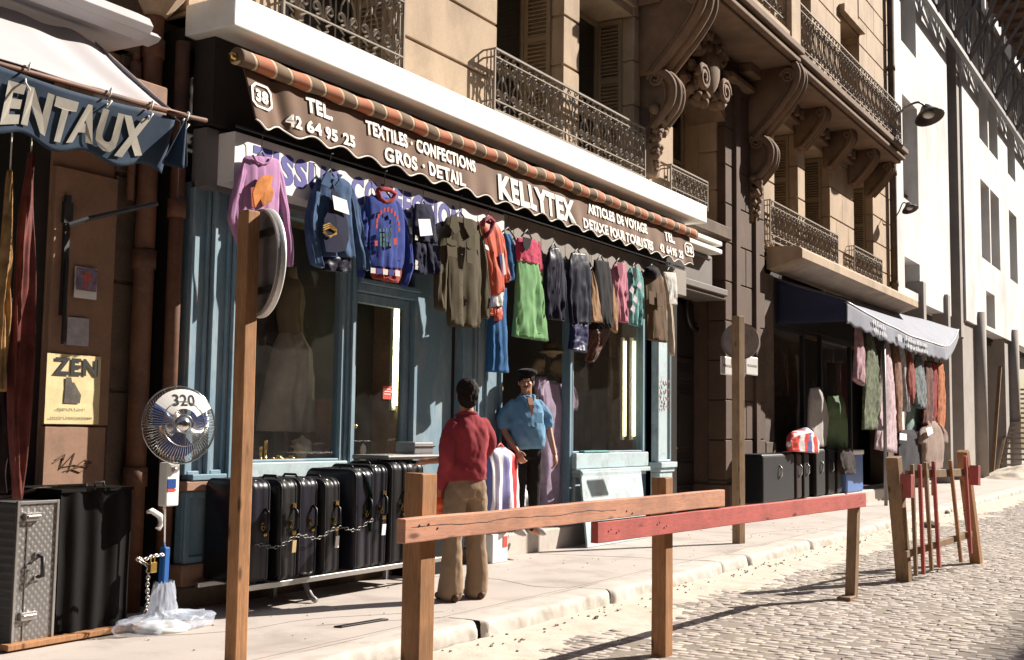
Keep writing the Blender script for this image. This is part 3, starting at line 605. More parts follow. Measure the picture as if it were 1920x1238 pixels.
# posters
YP = 6.848
def poster(name, label, x0, y0, x1, y1, mat, Y=YP):
    a = at(x0, y0, Y=Y); b = at(x1, y1, Y=Y); t = MB(); t.sheet(lambda u, v: (a.x + (b.x - a.x) * u, Y - .004 * (u ** 4) * (1 - v) - .003 * noise.noise((u * 4, v * 5, x0)) - .006, b.z + (a.z - b.z) * v), 8, 10)
    o = t.build(name, mat, None); tag(o, label, 'poster'); return o, a, b
ypap = mk('yellowed poster paper', (.66, .55, .30), .1, 4, 60, .9, .1, .002, dirt=(.5, .38, .2), dirt_amt=.5, dscale=5)
o, a, b = poster('poster', 'yellow paper poster headed ZEN on the pinkish board', 88, 662, 183, 796, ypap)
def row(mb, s, a, b, u0, u1, v0, v1, Y, bold=0.0): put_text(mb, s, lambda u, v: (a.x + (b.x - a.x) * (u0 + (u1 - u0) * u), Y, b.z + (a.z - b.z) * (v0 + (v1 - v0) * v)), bold)
YL = YP - .014
for rw in (('ZEN', .11, .93, .70, .95, .035), ('stages de 6 jours', .2, .72, .19, .235, .01), ('session internationale', .08, .86, .075, .11, .01)): t = MB(); row(t, rw[0], a, b, *rw[1:5], YL, rw[5]); part(o, 'lettering', M['ink'], t)
t = MB(); cx = lambda u, v: (a.x + (b.x - a.x) * u, YP - .013, b.z + (a.z - b.z) * v)
t.add([cx(.33, .30), cx(.62, .30), cx(.64, .42), cx(.56, .52), cx(.5, .60), cx(.46, .60), cx(.44, .67), cx(.34, .67)], [tuple(range(8))]); part(o, 'picture', mk('dim print', (.10, .085, .07), .5, 14, 60, .9, 0), t)
o2, a2, b2 = poster('poster', 'small white flyer with a dancing figure printed on it', 140, 499, 179, 563, M['paper'])
t = MB(); cx = lambda u, v: (a2.x + (b2.x - a2.x) * u, YP - .016, b2.z + (a2.z - b2.z) * v); t.add([cx(.04, .25), cx(.96, .25), cx(.96, .97), cx(.04, .97)], [(0, 1, 2, 3)]); part(o2, 'picture', mk('purplish print', (.22, .16, .24), .6, 22, 60, .9, 0), t)
t = MB(); t.add([(p[0], p[1] - .002, p[2]) for p in (cx(.35, .3), cx(.5, .3), cx(.55, .5), cx(.75, .62), cx(.6, .85), cx(.45, .85), cx(.3, .7), cx(.42, .55))], [tuple(range(8))]); part(o2, 'figure', mk('red print', (.45, .10, .08), .3, 22, 60, .9, 0), t)
o3, a3, b3 = poster('poster', 'torn pale flyer scrap above the yellow poster', 126, 594, 164, 650, mk('stained paper', (.42, .40, .42), .25, 14, 60, .9, .2))
t = MB(); rr = random.Random(2)
for q in (((100, 868), (118, 858), (112, 880), (140, 850), (128, 885), (160, 862), (172, 868), (120, 884)), ((105, 862), (122, 852), (118, 864)), ((118, 876), (138, 872), (165, 876), (150, 886), (134, 880))):
    t.tube([tuple(at(x, y, Y=6.850)) for x, y in q], .004, 4)
part(A, 'graffiti', mk('brown scrawl', (.12, .06, .03), .1, 8, 60, .9, 0), t)
# -------- white modern building on the right
Cb = thing('concrete_building', 'white rendered modern building with deep windows, standing on concrete columns', 'building', (30, WY, 0))
def holes_wall(mb, x0, x1, z0, z1, holes, y, d, m=0):
    xs = sorted({x0, x1} | {h[0] for h in holes} | {h[1] for h in holes}); zs = sorted({z0, z1} | {h[2] for h in holes} | {h[3] for h in holes})
    for a, b in zip(xs[:-1], xs[1:]):
        for c, e in zip(zs[:-1], zs[1:]):
            if any(h[0] <= (a + b) / 2 <= h[1] and h[2] <= (c + e) / 2 <= h[3] for h in holes): continue
            mb.add([(a, y, c), (b, y, c), (b, y, e), (a, y, e)], [(0, 1, 2, 3)], m)
    for a, b, c, e in holes:
        mb.add([(a, y, c), (b, y, c), (b, y, e), (a, y, e), (a, y + d, c), (b, y + d, c), (b, y + d, e), (a, y + d, e)], [(0, 4, 5, 1), (1, 5, 6, 2), (2, 6, 7, 3), (3, 7, 4, 0)], m)
    mb.add([(x0, y, z0), (x1, y, z0), (x1, y + d, z0), (x0, y + d, z0)], [(0, 3, 2, 1)], m); mb.add([(x0, y, z0), (x0, y + d, z0), (x0, y + d, z1), (x0, y, z1)], [(0, 1, 2, 3)], m)
C1 = [(Xw(1693, 300), Xw(1721, 300))]; C2 = [(Xw(1836, 250), Xw(1852, 250)), (Xw(1854, 250), Xw(1870, 250)), (Xw(1889, 300), Xw(1903, 300))]
rows = [(5.05, 5.85), (7.35, 10.05), (11.45, 14.2), (15.6, 18.2)]
hs1 = [(a, b, z0, z1) for a, b in C1 for z0, z1 in rows]; hs2 = [(a, b, z0, z1) for a, b in C2 for z0, z1 in rows[1:]] + [(Xw(1850, 600), Xw(1866, 600), 5.1, 6.3)]
XS0, XS1 = Xw(1778, 300), Xw(1806, 300)
mb = MB(); holes_wall(mb, 28.2, XS0, 4.85, 21, hs1, WY, .5); holes_wall(mb, XS1, 62, 4.95, 21, hs2, WY, .5); part(Cb, 'wall', M['plaster'], mb)
mb = MB(); mb.box(XS0, XS1, 7.10, 7.2, 4.85, 21); mb.box(XS1 - .5, XS1 - .005, 6.72, 7.1, 4.4, 21); part(Cb, 'recessed_strip', M['concrete'], mb)
for z0, z1 in ((5.0, 8.0), (9.2, 10.9), (11.6, 13.4)):
    p = MB(); quad(p, XS0 + .05, XS1 - .9, 7.08, z0, z1); part(Cb, 'strip_window', M['glass_dim'], p)
for a, b, z0, z1 in hs1 + hs2:
    f = MB(); f.box(a, a + .08, 7.02, 7.1, z0, z1); f.box(b - .08, b, 7.02, 7.1, z0, z1); f.box(a + .08, b - .08, 7.02, 7.1, z1 - .1, z1); f.box(a + .08, b - .08, 7.02, 7.1, z0, z0 + .1)
    fo = part(Cb, 'window', M['concrete'], f); p = MB(); quad(p, a + .08, b - .08, 7.06, z0 + .1, z1 - .1); part(fo, 'pane', M['glass_dim'], p)
    if z1 - z0 > 2:
        r = MB(); 
        r.beam((a, WY + .3, z0 + .35), (b, WY + .3, z0 + .35), .05, .05)
        part(fo, 'guard_rail', mk('red guard rail', (.18, .04, .03), .1, 8, 40, .6, 0) if 'gr' not in M else M['gr'], r)
        if 'gr' not in M: M['gr'] = bpy.data.materials['red guard rail']
mb = MB(); mb.box(28.2, 62, 7.15, 7.25, 4.85, 21); part(Cb, 'back_wall', M['dark'], mb)
for x in (31.2, 34.4): mb = MB(); mb.box(x, x + .35, 6.55, 7.0, 0, 5.4); part(Cb, 'column', M['concrete'], mb, bevel=.02)
for x, xt in ((37.6, 40.0), (45.8, 47.2)): mb = MB(); mb.box(x, xt + .2, 6.75, 7.4, 0, 4.95); part(Cb, 'column', M['concrete'], mb, bevel=.02); mb = MB(); mb.tube([(xt, 6.72, 0), (xt, 6.72, 5.4)], .28, 14); part(Cb, 'column', M['concrete'], mb, smooth=True)
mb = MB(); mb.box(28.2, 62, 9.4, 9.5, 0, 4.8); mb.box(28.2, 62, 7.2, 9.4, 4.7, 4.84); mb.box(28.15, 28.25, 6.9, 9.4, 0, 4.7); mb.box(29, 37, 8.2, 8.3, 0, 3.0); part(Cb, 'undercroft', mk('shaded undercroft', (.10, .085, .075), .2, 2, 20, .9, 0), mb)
d_ = MB(); d_.box(34.9, 36.2, 8.0, 8.1, 0, 2.9); d_.box(35.3, 35.42, 7.95, 8.0, .2, 2.7); part(Cb, 'metal_door', M['plaster'], d_)
st = thing('outdoor_staircase', 'concrete staircase climbing beside the white building', 'staircase', (44, 6, 0))
mb = MB()
for i in range(17): mb.box(44 + .3 * i, 44.34 + .3 * i, 4.4, 6.75, .19 * i + .12, .19 * i + .19)
part(st, 'step', M['concrete'], mb)
mb = MB(); mb.beam((43.9, 6.82, -.05), (49.2, 6.82, 3.3), .1, .35); mb.beam((43.9, 4.36, -.05), (49.2, 4.36, 3.3), .1, .35); part(st, 'stringer', M['timber_grey'], mb)
mb = MB(); mb.beam((43.2, 6.86, 0), (45.4, 6.86, 3.9), .12, .1); mb.beam((41.5, 7.0, 2.2), (43.0, 7.0, 0), .1, .1); part(st, 'prop', M['timber_grey'], mb)
mb = MB(); mb.sheet(lambda u, v: (38.6 + 5.6 * u, 4.3 + 2.6 * v, -.02 + .40 * max(0, 1 - ((u - .5) ** 2 + (v - .5) ** 2) * 4.2) * (1 + .5 * noise.noise((u * 5, v * 5, 0))) + .05 * noise.noise((u * 18, v * 12, 2))), 50, 26)
o = mb.build('sand_heap', M['sand'], None, smooth=True); tag(o, 'low heap of earth and sand at the foot of the staircase', 'sand heap')
cp = thing('scaffold_canopy', 'brown deck on open metal trusses high against the white building', 'scaffold', (34, 5.6, 13))
mb = MB(); mb.box(33.5, 64, 4.3, 6.5, 16.6, 16.75)
for x in np.arange(33.5, 64, 1.1): mb.beam((x, 4.3, 16.52), (x, 6.5, 16.52), .12, .14)
part(cp, 'deck', mk('brown deck', (.17, .10, .07), .2, 3, 30, .9, .1), mb)
mb = MB(); mb.beam((28.5, 6.35, 13.0), (64, 6.35, 13.0), .14, .14); mb.beam((30, 4.4, 16.45), (64, 4.4, 16.45), .14, .14); mb.beam((28.5, 6.35, 15.4), (64, 6.35, 15.4), .1, .1)
for i, x in enumerate(np.arange(30, 64, 2.4)):
    mb.beam((x, 6.35, 13.0), (x + 1.2, 4.4, 16.45), .09, .09); mb.beam((x, 6.35, 13.0), (x - 1.2, 4.4, 16.45), .09, .09); mb.beam((x, 6.35, 13.0), (x, 6.35, 16.6), .09, .09); mb.beam((x, 6.35, 13), (x + 1.2, 6.35, 15.4), .07, .07); mb.beam((x + 2.4, 6.35, 13), (x + 1.2, 6.35, 15.4), .07, .07)
part(cp, 'truss', M['greymetal'], mb)
# -------- the building across the street (behind the viewer): it shades the near setts and shows in the panes
Ob = thing('opposite_building', 'long stone terrace across the street, mirrored dimly in the shop panes, its high roof added to block sky light', 'building', (10, -6, 0))
mb = MB(); hs = [(x, x + 1.1, z, z + 2.0) for x in np.arange(-24, 70, 2.3) for z in (.6, 3.6, 6.4)]
mb.add([(-60, -6, 9.5), (90, -6, 9.5), (90, -26, 36.0), (-60, -26, 36.0)], [(0, 1, 2, 3)])  # unseen roof slope, added and carried up high to cut the sky fill
m2 = MB(); holes_wall(m2, -60, 90, ROADZ, 9.5, hs, 6, .3); mb.add([(p[0], -p[1], p[2]) for p in m2.v], m2.f)
part(Ob, 'wall', M['stone_dark'], mb)
mb = MB(); mb.box(-60, 90, -6.5, -6.35, 0, 9.2); part(Ob, 'window', M['glass_dim'], mb)
mb = MB(); mb.box(-60, 90, -18, -6.6, 0, 9.3); part(Ob, 'back_wall', M['dark'], mb)
# ------------------------------------------------------------------ the brown shop awning with its lettered valance
VY = 6.19
aw = thing('shop_awning', 'rolled brown shop awning with orange striped roll and lettered scalloped valance', 'awning', (6.1, VY, 4))
X0, X1 = 6.03, 14.86
mb = MB(); N = 240; pts = []; rad = []
for i in range(N + 1):
    x = X0 + (X1 - X0) * i / N; pts.append((x, 6.19 + .012 * noise.noise((x * 1.1, 0, 0)), 4.115 + .018 * noise.noise((x * 1.7, 5, 0)))); rad.append(.064 + .008 * noise.noise((x * 3, 0, 9)) + .005 * math.sin(x * 15))
mb.tube(pts, rad, 14); part(aw, 'rolled_canvas', M['stripe'], mb, smooth=True)
mb = MB(); mb.tube([(X0 - .05, 6.19, 4.10), (X0 + .02, 6.19, 4.10)], .03, 8); mb.tube([(X1 - .02, 6.19, 4.1), (X1 + .07, 6.19, 4.1)], .03, 8); part(aw, 'roller_end', M['brass'], mb, smooth=True)
VX0, VX1 = 6.14, 14.72; ZT = 4.06
def vy(x, z):
    t = (ZT - z) / .42; sag = .5 + .5 * math.cos((x - 6.14) * .5)
    fold = .035 * math.exp(-((x - 6.47 - .10 * t) / .07) ** 2) - .010 * math.exp(-((x - 6.62 - .12 * t) / .08) ** 2)
    return VY + .03 - .055 * t + t * (.018 * noise.noise((x * 1.5, 0, 0)) + .010 * noise.noise((x * 4.5, t, 2)) + .012 * math.sin(x * 2 * math.pi / .37)) + fold * (1 if x < 7.6 else 0)
def vbot(x): return 3.655 + .026 * math.cos((x - VX0) * 2 * math.pi / .37) + .012 * noise.noise((x * .9, 0, 4))
mb = MB(); mb.sheet(lambda u, v: (lambda x: (lambda z: (x + .09 * (1 - v) * max(0, 1 - (x - VX0) / .3) * 1.0, vy(x, z), z))(ZT + (vbot(x) - ZT) * (1 - v)))(VX0 + (VX1 - VX0) * u), 420, 14)
va = part(aw, 'valance', M['awn'], mb, smooth=True, thick=.006)
mb = MB(); mb.tube([(x + .09 * max(0, 1 - (x - VX0) / .3), vy(x, vbot(x)) - .003, vbot(x)) for x in np.linspace(VX0, VX1, 420)], .007, 5); part(va, 'piping', M['lettering'], mb, smooth=True)
def vtext(s, xl, yl, xr, yt, yb, bold=.02, mb=None):
    a = at(xl, yb, Y=VY); b = at(xr, yb, Y=VY); t = at(xl, yt, Y=VY); mb = MB()
    put_text(mb, s, lambda u, v: (lambda x, z: (x, vy(x, z) - .014, z))(a.x + (b.x - a.x) * u, a.z + (t.z - a.z) * v), bold * .6 + .026); return part(va, 'lettering', M['lettering'], mb)
mb = MB()
vtext('TEL.', 574, 0, 624, 179, 210, .035, mb); vtext('42 64 95 25', 534, 0, 663, 211, 237, .03, mb); vtext('TEXTILES · CONFECTIONS', 686, 0, 893, 223, 251, .02, mb)
vtext('GROS · DETAIL', 719, 0, 869, 274, 302, .02, mb); vtext('KELLYTEX', 934, 0, 1076, 325, 374, .03, mb); vtext('ARTICLES DE VOYAGE', 1102, 0, 1213, 379, 400, .025, mb)
vtext('DETAXE POUR TOURISTES', 1092, 0, 1223, 408, 428, .025, mb); vtext('TEL.', 1246, 0, 1266, 431, 451, .035, mb); vtext('42 64 95 25', 1234, 0, 1279, 455, 472, .035, mb)
def plaque(xl, xr, yt, yb, mb):
    a = at(xl, yb, Y=VY); b = at(xr, yb, Y=VY); t = at(xl, yt, Y=VY); f = lambda u, v: (lambda x, z: (x, vy(x, z) - .014, z))(a.x + (b.x - a.x) * u, a.z + (t.z - a.z) * v)
    oc = [(.2, 0), (.8, 0), (1, .2), (1, .8), (.8, 1), (.2, 1), (0, .8), (0, .2)]; inn = [(.5 + (u - .5) * .82, .5 + (v - .5) * .82) for u, v in oc]
    mb.add([f(*p) for p in oc + inn], [(i, (i + 1) % 8, 8 + (i + 1) % 8, 8 + i) for i in range(8)]); put_text(mb, '38', lambda u, v: f(.2 + .6 * u, .24 + .52 * v), .05)
for q in ((469, 511, 150, 198), (1284, 1299, 453, 479)): mb = MB(); plaque(*q, mb); part(va, 'number_plaque', M['lettering'], mb)
# white sign board behind the clothes
SY = 6.28
sb = thing('sign_board', 'white shop sign board with blue lettering behind the hanging clothes', 'sign', (6.14, SY, 3.2))
mb = MB(); mb.box(6.14, 9.99, SY, 6.5, 3.19, 3.575); part(sb, 'board', mk('white sign paint', (.72, .70, .68), .06, 2, 40, .7, .1, .002, dirt=(.5, .46, .42), dirt_amt=.35, dscale=2), mb, bevel=.004)
def stext(mb, s, xl, xr, z0, z1, bold): a = at(xl, 400, Y=SY).x; b = at(xr, 400, Y=SY).x; put_text(mb, s, lambda u, v: (a + (b - a) * u, SY - .003, z0 + (z1 - z0) * v), bold)
mb = MB(); stext(mb, 'TISSUS', 471, 634, 3.265, 3.515, .055); part(sb, 'lettering', M['signblue'], mb); mb = MB(); stext(mb, 'CONFECTION', 657, 866, 3.265, 3.515, .05); part(sb, 'lettering', M['signblue'], mb)
s2 = MB(); s2.box(10.0, 13.9, SY + .02, 6.5, 3.17, 3.60); s2.box(13.9, 14.9, SY + .05, 6.5, 3.25, 3.6); o = s2.build('fascia_board', mk('grey beige board', (.25, .215, .18), .08, 2, 40, .8, .1, .002, dirt=(.3, .25, .2), dirt_amt=.4), None, bevel=.005); tag(o, 'plain beige fascia board continuing right of the white sign', 'fascia board')
mb = MB(); mb.box(6.02, 6.14, 6.45, 6.6, 3.15, 3.6); mb.box(6.14, 14.9, 6.50, 6.7, 3.15, 3.62); part(B, 'sign_backing', M['greymetal'], mb)
# ------------------------------------------------------------------ the torn blue awning of the shop at the left
TY = 5.4
ta = thing('canvas_awning', 'grey canvas awning with blue lettered valance, corner knotted to a pole', 'awning', (3.6, TY, 3.2))
M['tarp'] = mk('pale grey canvas', (.43, .405, .415), .07, 3, 120, .9, .25, .004, dirt=(.42, .37, .36), dirt_amt=.5, dscale=2)
M['navyval'] = mk('faded blue canvas', (.016, .036, .070), .3, 3, 160, .85, .25, .004, dirt=(.05, .09, .14), dirt_amt=.6, dscale=2.2)
M['creampaint'] = mk('worn cream paint', (.42, .39, .33), .12, 6, 90, .9, .15, .002, dirt=(.28, .27, .27), dirt_amt=.5, dscale=4)
XL, XR = 1.2, 4.84
def tarpf(u, v):
    # v: 0 front bar, 1 back; right hip slants
    xr = XR - .02 - .03 * v; x = XL + (xr - XL) * u
    y = TY + .8 * v; z = 3.255 + .60 * v
    z += -.05 * math.sin(math.pi * v) * (.6 + .4 * math.sin(x * 2.2)) + .012 * noise.noise((x * 2, v * 2, 1))
    e = max(0, (u - .80) / .20); z += .035 * math.sin(e * 11) * e * (1 - v * .3)
    return (x, y, z)
mb = MB(); mb.sheet(tarpf, 90, 22); part(ta, 'canvas', M['tarp'], mb, smooth=True, thick=.006)
mb = MB(); mb.sheet(lambda u, v: (lambda p, t: (p[0] + .03 * math.sin(t * 3), p[1] - .0, p[2]))((XR - .05 + .02 * u * (1 - v), TY + .8 * v * (1) , 3.25 + .6 * v - u * .38 * v), u), 8, 16); part(ta, 'end_flap', M['tarp'], mb, smooth=True, thick=.005)
mb = MB(); mb.tube([(1.2, TY - .01, 3.22), (3.6, TY - .01, 3.225), (4.85, TY - .01, 3.26)], .016, 8); mb.tube([(4.70, TY - .03, 3.24), (5.0, TY - .03, 3.262)], .015, 8); part(ta, 'pole', M['brownpipe'], mb, smooth=True)
def vz(x): return 3.215 - .03 * math.exp(-((x - 4.0) / .5) ** 2) + .01
def nv(u, v):
    x = XL + (4.76 - XL) * u; b = 2.885 + .025 * math.cos(x * 2 * math.pi / .42) + .04 * max(0, (x - 4.4)); z = vz(x) + (b - vz(x)) * v
    return (x, TY - .02 + .10 * v + .03 * noise.noise((x * 1.8, v, 3)) * v + .012 * math.sin(x * 9 + v * 2) * v, z)
mb = MB(); mb.sheet(nv, 110, 14); tv_ = part(ta, 'valance', M['navyval'], mb, smooth=True, thick=.005)
a = at(9, 232, Y=TY).x; b = at(279, 232, Y=TY).x
def ntext(u, v):
    x = a + (b - a) * u; uu = (x - XL) / (4.76 - XL); p = nv(uu, .86 - .70 * v); return (p[0], p[1] - .012, p[2])
mb = MB(); put_text(mb, 'ENTAUX', ntext, .05); part(tv_, 'lettering', M['creampaint'], mb)
mb = MB(); kx, kz = 4.83, 3.24
mb.sheet(lambda u, v: (kx - .16 * v + (.20 * v) * u + .0, TY - .04 + .05 * math.sin(u * 9) * v, kz - .34 * v * (1 - .25 * abs(u - .5))), 18, 12); part(ta, 'knotted_corner', M['navyval'], mb, smooth=True, thick=.005)
mb = MB()
for x in (3.72, 4.25, 4.55, 4.83): mb.tube([(x, TY - .045, 3.22), (x + .02, TY - .04, 3.27), (x + .05, TY, 3.29), (x + .03, TY + .02, 3.24), (x, TY - .03, 3.16), (x + .015, TY - .05, 3.12 if x < 4 else 3.2)], .006, 5)
part(ta, 'tie_string', M['lettering'], mb, smooth=True)
hd = thing('awning_hood', 'grey metal hood with rounded edge above the torn canvas awning', 'awning hood', (4, 6, 3.9))
mb = MB(); pr = [(6.75, 4.16), (6.3, 4.14), (6.05, 4.08), (5.93, 4.02), (5.89, 3.96), (5.92, 3.91), (6.02, 3.885), (6.1, 3.92), (6.75, 3.95)]
mb.prism(pr, 0.8, 5.0, 'X'); n0 = len(mb.v); mb.prism([(y + .12 if i in (2, 3, 4, 5, 6) else y, 3.95 + (z - 3.95) * .55) for i, (y, z) in enumerate(pr)], 5.003, 5.17, 'X'); part(hd, 'hood', M['tarp'], mb, bevel=.02, seg=2)
# ------------------------------------------------------------------ clothes hung along the shop front
GY = 6.222
def resample(pl, n):
    pl = [Vector(p) for p in pl]; d = [0]
    for a, b in zip(pl[:-1], pl[1:]): d.append(d[-1] + (b - a).length)
    out = []
    for i in range(n):
        t = d[-1] * i / (n - 1); k = 0
        while k < len(d) - 2 and d[k + 1] < t: k += 1
        out.append(pl[k].lerp(pl[k + 1], (t - d[k]) / max(1e-6, d[k + 1] - d[k])))
    return out
def smooth_px(pl): 
    return [p for p in bez([tuple(map(float, q)) for q in pl], 6)] if len(pl) > 2 else pl
def pc(mb, L, R, Y=GY, d=.04, rows=36, n=44, amp=.014, k=3.2, seed=0, m=0, flare=.5):
    Lw = resample([at(x, y, Y=Y) for x, y in smooth_px(L)], rows); Rw = resample([at(x, y, Y=Y) for x, y in smooth_px(R)], rows); vs = []
    for i in range(rows):
        v = i / (rows - 1); c = (Lw[i] + Rw[i]) / 2; h = (Rw[i] - Lw[i]) / 2; w_ = h.length
        dd = d * .72 * min(1, .45 + 3 * v) * min(1, .5 + w_ * 8)
        for j in range(n):
            t = 2 * math.pi * j / n; e = math.cos(t); s_ = math.sin(t); ss = math.copysign(abs(s_) ** .75, s_)
            q = e * w_ * 16 + seed * 3.1
            wq = q + .9 * noise.noise((v * 1.8, e * 1.5, seed)); f = (1.0 - 2.2 * abs(noise.noise((wq * k * .26, v * .7, seed))) ** .8 + .7 * noise.noise((wq * k * .55, v * .9, seed + 5)) + .42 * noise.noise((q * .45 + v * 3.0, v * 4 - q * .3, seed + 9)) + .22 * noise.noise((q * .9, v * 9, seed + 4)))
            y = -ss * dd + (-f * amp * 1.25 * abs(s_) ** .5 * (1 - flare + flare * 2 * v)) * (1 if s_ > 0 else -.4)
            p = c + h * e; vs.append((p.x + .004 * noise.noise((e * 2, v * 6, seed)), Y + y, p.z + .006 * noise.noise((e * 3, seed, 2)) * v))
    fs = [(i * n + j, (i + 1) * n + j, (i + 1) * n + (j + 1) % n, i * n + (j + 1) % n) for i in range(rows - 1) for j in range(n)]
    fs += [tuple(range(n)), tuple((rows - 1) * n + j for j in range(n))[::-1]]
    return mb.add(vs, fs, m)
def patch(parent, name, mat, poly, Y, thick=0.003, bulge=0.0):
    mb = MB(); pts = [at(x, y, Y=Y) for x, y in poly]; n = len(pts); c = sum(pts, Vector()) / n; c.y -= bulge
    mb.add(pts + [c], [(i, (i + 1) % n, n) for i in range(n)]); return part(parent, name, mat, mb, thick=thick)
CM = {}
def C_(n, rgb, **k):
    if n not in CM: CM[n] = cloth(n, rgb, **k)
    return CM[n]
HG = MB
def hanger(t, x, y, wpx, Y=GY, ztop=3.60):
    c = at(x, y, Y=Y); w_ = (at(x + wpx, y, Y=Y).x - c.x); mb = MB()
    mb.tube([(c.x + .02, Y, ztop + .005), (c.x + .018, Y - .02, ztop + .015), (c.x - .012, Y - .02, ztop + .01), (c.x, Y - .005, ztop - .03), (c.x, Y, c.z + .03)], .003, 5)
    mb.tube([(c.x - w_, Y, c.z - .06), (c.x, Y, c.z + .03), (c.x + w_, Y, c.z - .06)], .009, 6); part(t, 'hanger', M['blackmetal'], mb, smooth=True)
seedc = [0]
def garment(name, label, cat, hook, parts_, Y=GY, hw=14, ztop=3.60, group='clothes hanging along the shop front'):
    p = at(hook[0], hook[1], Y=Y); t = thing(name, label, cat, (p.x, Y, p.z), group)
    if hw: hanger(t, hook[0], hook[1], hw, Y, ztop)
    for pn, mat, L, R, kw in parts_:
        seedc[0] += 1; mb = MB(); kk = dict(Y=Y, seed=seedc[0]); kk.update(kw); pc(mb, L, R, **kk); part(t, pn, mat, mb, smooth=True)
    return t
rail = MB(); rail.tube([(6.1, 6.235, 3.60), (14.6, 6.235, 3.60)], .012, 6); part(sb, 'clothes_rail', M['blackmetal'], rail, smooth=True)
pink = C_('lilac jersey', (205, 140, 195)); den = C_('washed denim', (62, 96, 140), var=.35); roy = C_('royal blue jersey', (38, 66, 160)); nav = C_('navy cotton', (34, 36, 66)); ol = C_('olive drill', (92, 80, 54)); ora = C_('orange satin', (232, 84, 34), rough=.5); tq = C_('peacock blue cotton', (20, 104, 168)); fu = C_('fuchsia cotton', (214, 36, 92)); gr = C_('light green cotton', (122, 182, 112)); nv2 = C_('midnight nylon', (30, 28, 54), rough=.4); tan = C_('tan cotton', (190, 142, 96)); dk = C_('black cotton', (30, 24, 28)); ro = C_('pink cotton', (218, 124, 150)); te = C_('teal print', (98, 172, 168), var=.5); brn = C_('brown drill', (112, 82, 48)); wh = C_('white cotton', (226, 222, 214)); tar = C_('red tartan', (178, 48, 44), var=.5); bei = C_('beige cotton', (170, 146, 106)); pur = C_('lilac gauze', (186, 160, 192), var=.2); lav = C_('lavender piping', (140, 128, 176)); sc = C_('blue satin', (50, 52, 130), rough=.5); yel = C_('gold thread', (205, 160, 40)); orp = C_('orange print', (236, 140, 40), var=.4)
E0 = {}
t = garment('sweatshirt', 'lilac sweatshirt with an orange print, leftmost of the hanging clothes', 'sweatshirt', (490, 291), [
    ('body', pink, [(464, 292), (455, 300), (452, 340), (451, 400), (450, 440), (452, 468)], [(512, 296), (523, 306), (524, 350), (521, 400), (518, 440), (516, 470)], dict(d=.05)),
    ('sleeve', pink, [(458, 296), (440, 345), (428, 400), (427, 412), (438, 442), (445, 458)], [(466, 298), (458, 340), (451, 380), (450, 410), (449, 440), (449, 460)], dict(d=.035)),
    ('sleeve', pink, [(510, 302), (517, 350), (530, 400), (536, 440), (538, 470), (538, 500)], [(522, 305), (532, 345), (541, 410), (545, 452), (547, 480), (546, 500)], dict(d=.035))])
patch(t, 'print', orp, [(474, 362), (482, 340), (494, 328), (512, 330), (508, 345), (513, 362), (509, 378), (494, 388), (488, 372), (478, 390)], GY - .075, bulge=.01)
patch(t, 'print', C_('rust print', (190, 84, 50)), [(470, 352), (479, 350), (481, 388), (472, 388)], GY - .072)
mb = MB(); mb.tube([tuple(at(x, y, Y=GY - .045)) for x, y in ((474, 291), (480, 302), (492, 308), (504, 305), (510, 296))], .010, 6); part(t, 'collar', pink, mb, smooth=True)
t = garment('denim_jacket', 'faded denim jacket with a white price tag over a dark shirt', 'jacket', (618, 324), [
    ('body', den, [(606, 330), (592, 342), (590, 400), (598, 450), (604, 482)], [(645, 336), (658, 352), (659, 400), (661, 450), (665, 484)], dict(d=.05)),
    ('sleeve', den, [(594, 338), (579, 380), (573, 420), (577, 460), (583, 494)], [(604, 345), (598, 390), (594, 430), (597, 470), (602, 503)], dict(d=.042, amp=.018)),
    ('sleeve', den, [(650, 348), (655, 400), (660, 440), (668, 480), (672, 505)], [(660, 353), (673, 400), (680, 440), (687, 480), (688, 508)], dict(d=.042, amp=.018)),
    ('hanging_trousers', nv2, [(604, 478), (605, 495), (606, 507)], [(656, 480), (658, 496), (657, 512)], dict(d=.03, rows=10))])
patch(t, 'undershirt', nav, [(622, 352), (634, 362), (646, 392), (652, 420), (654, 448), (648, 470), (630, 474), (611, 472), (606, 440), (608, 410), (618, 390)], GY - .078, bulge=.012)
for k_ in range(3):
    q = 4 * k_; mb = MB(); mb.tube([tuple(at(x, y, Y=GY - .094)) for x, y in ((606, 424 + q), (618, 419 + q), (631, 432 + q * .4))], .006, 4); mb.tube([tuple(at(x, y, Y=GY - .094)) for x, y in ((606, 428 + q), (618, 446 - q * .3), (631, 436 + q * .4))], .006, 4); part(t, 'badge', yel, mb)
patch(t, 'price_tag', M['paper'], [(623, 366), (650, 376), (655, 403), (627, 393)], GY - .105)
for xs in ((612, 322, 601, 345, 616, 352), (632, 326, 640, 350, 628, 348)):
    patch(t, 'collar', den, [(xs[0], xs[1]), (xs[0] + 10, xs[1] + 2), (xs[4], xs[5]), (xs[2], xs[3])], GY - .065, thick=.012)
t = garment('sweatshirt', 'royal blue sweatshirt with red arched lettering and striped hem', 'sweatshirt', (720, 358), [
    ('body', roy, [(699, 366), (688, 375), (688, 420), (690, 470), (692, 502)], [(739, 374), (751, 386), (757, 420), (757, 470), (752, 506)], dict(d=.055)),
    ('hem', tar, [(692, 498), (695, 510), (699, 521)], [(752, 503), (751, 518), (746, 531)], dict(d=.058, rows=10, amp=.01)),
    ('sleeve', roy, [(690, 376), (677, 400), (671, 440), (670, 480), (671, 520)], [(697, 380), (691, 420), (686, 460), (682, 490), (680, 522)], dict(d=.035, Y=GY + .02)),
    ('sleeve', roy, [(745, 384), (757, 430), (762, 470), (760, 505), (753, 532)], [(752, 386), (766, 440), (772, 490), (772, 510), (760, 542)], dict(d=.038))])
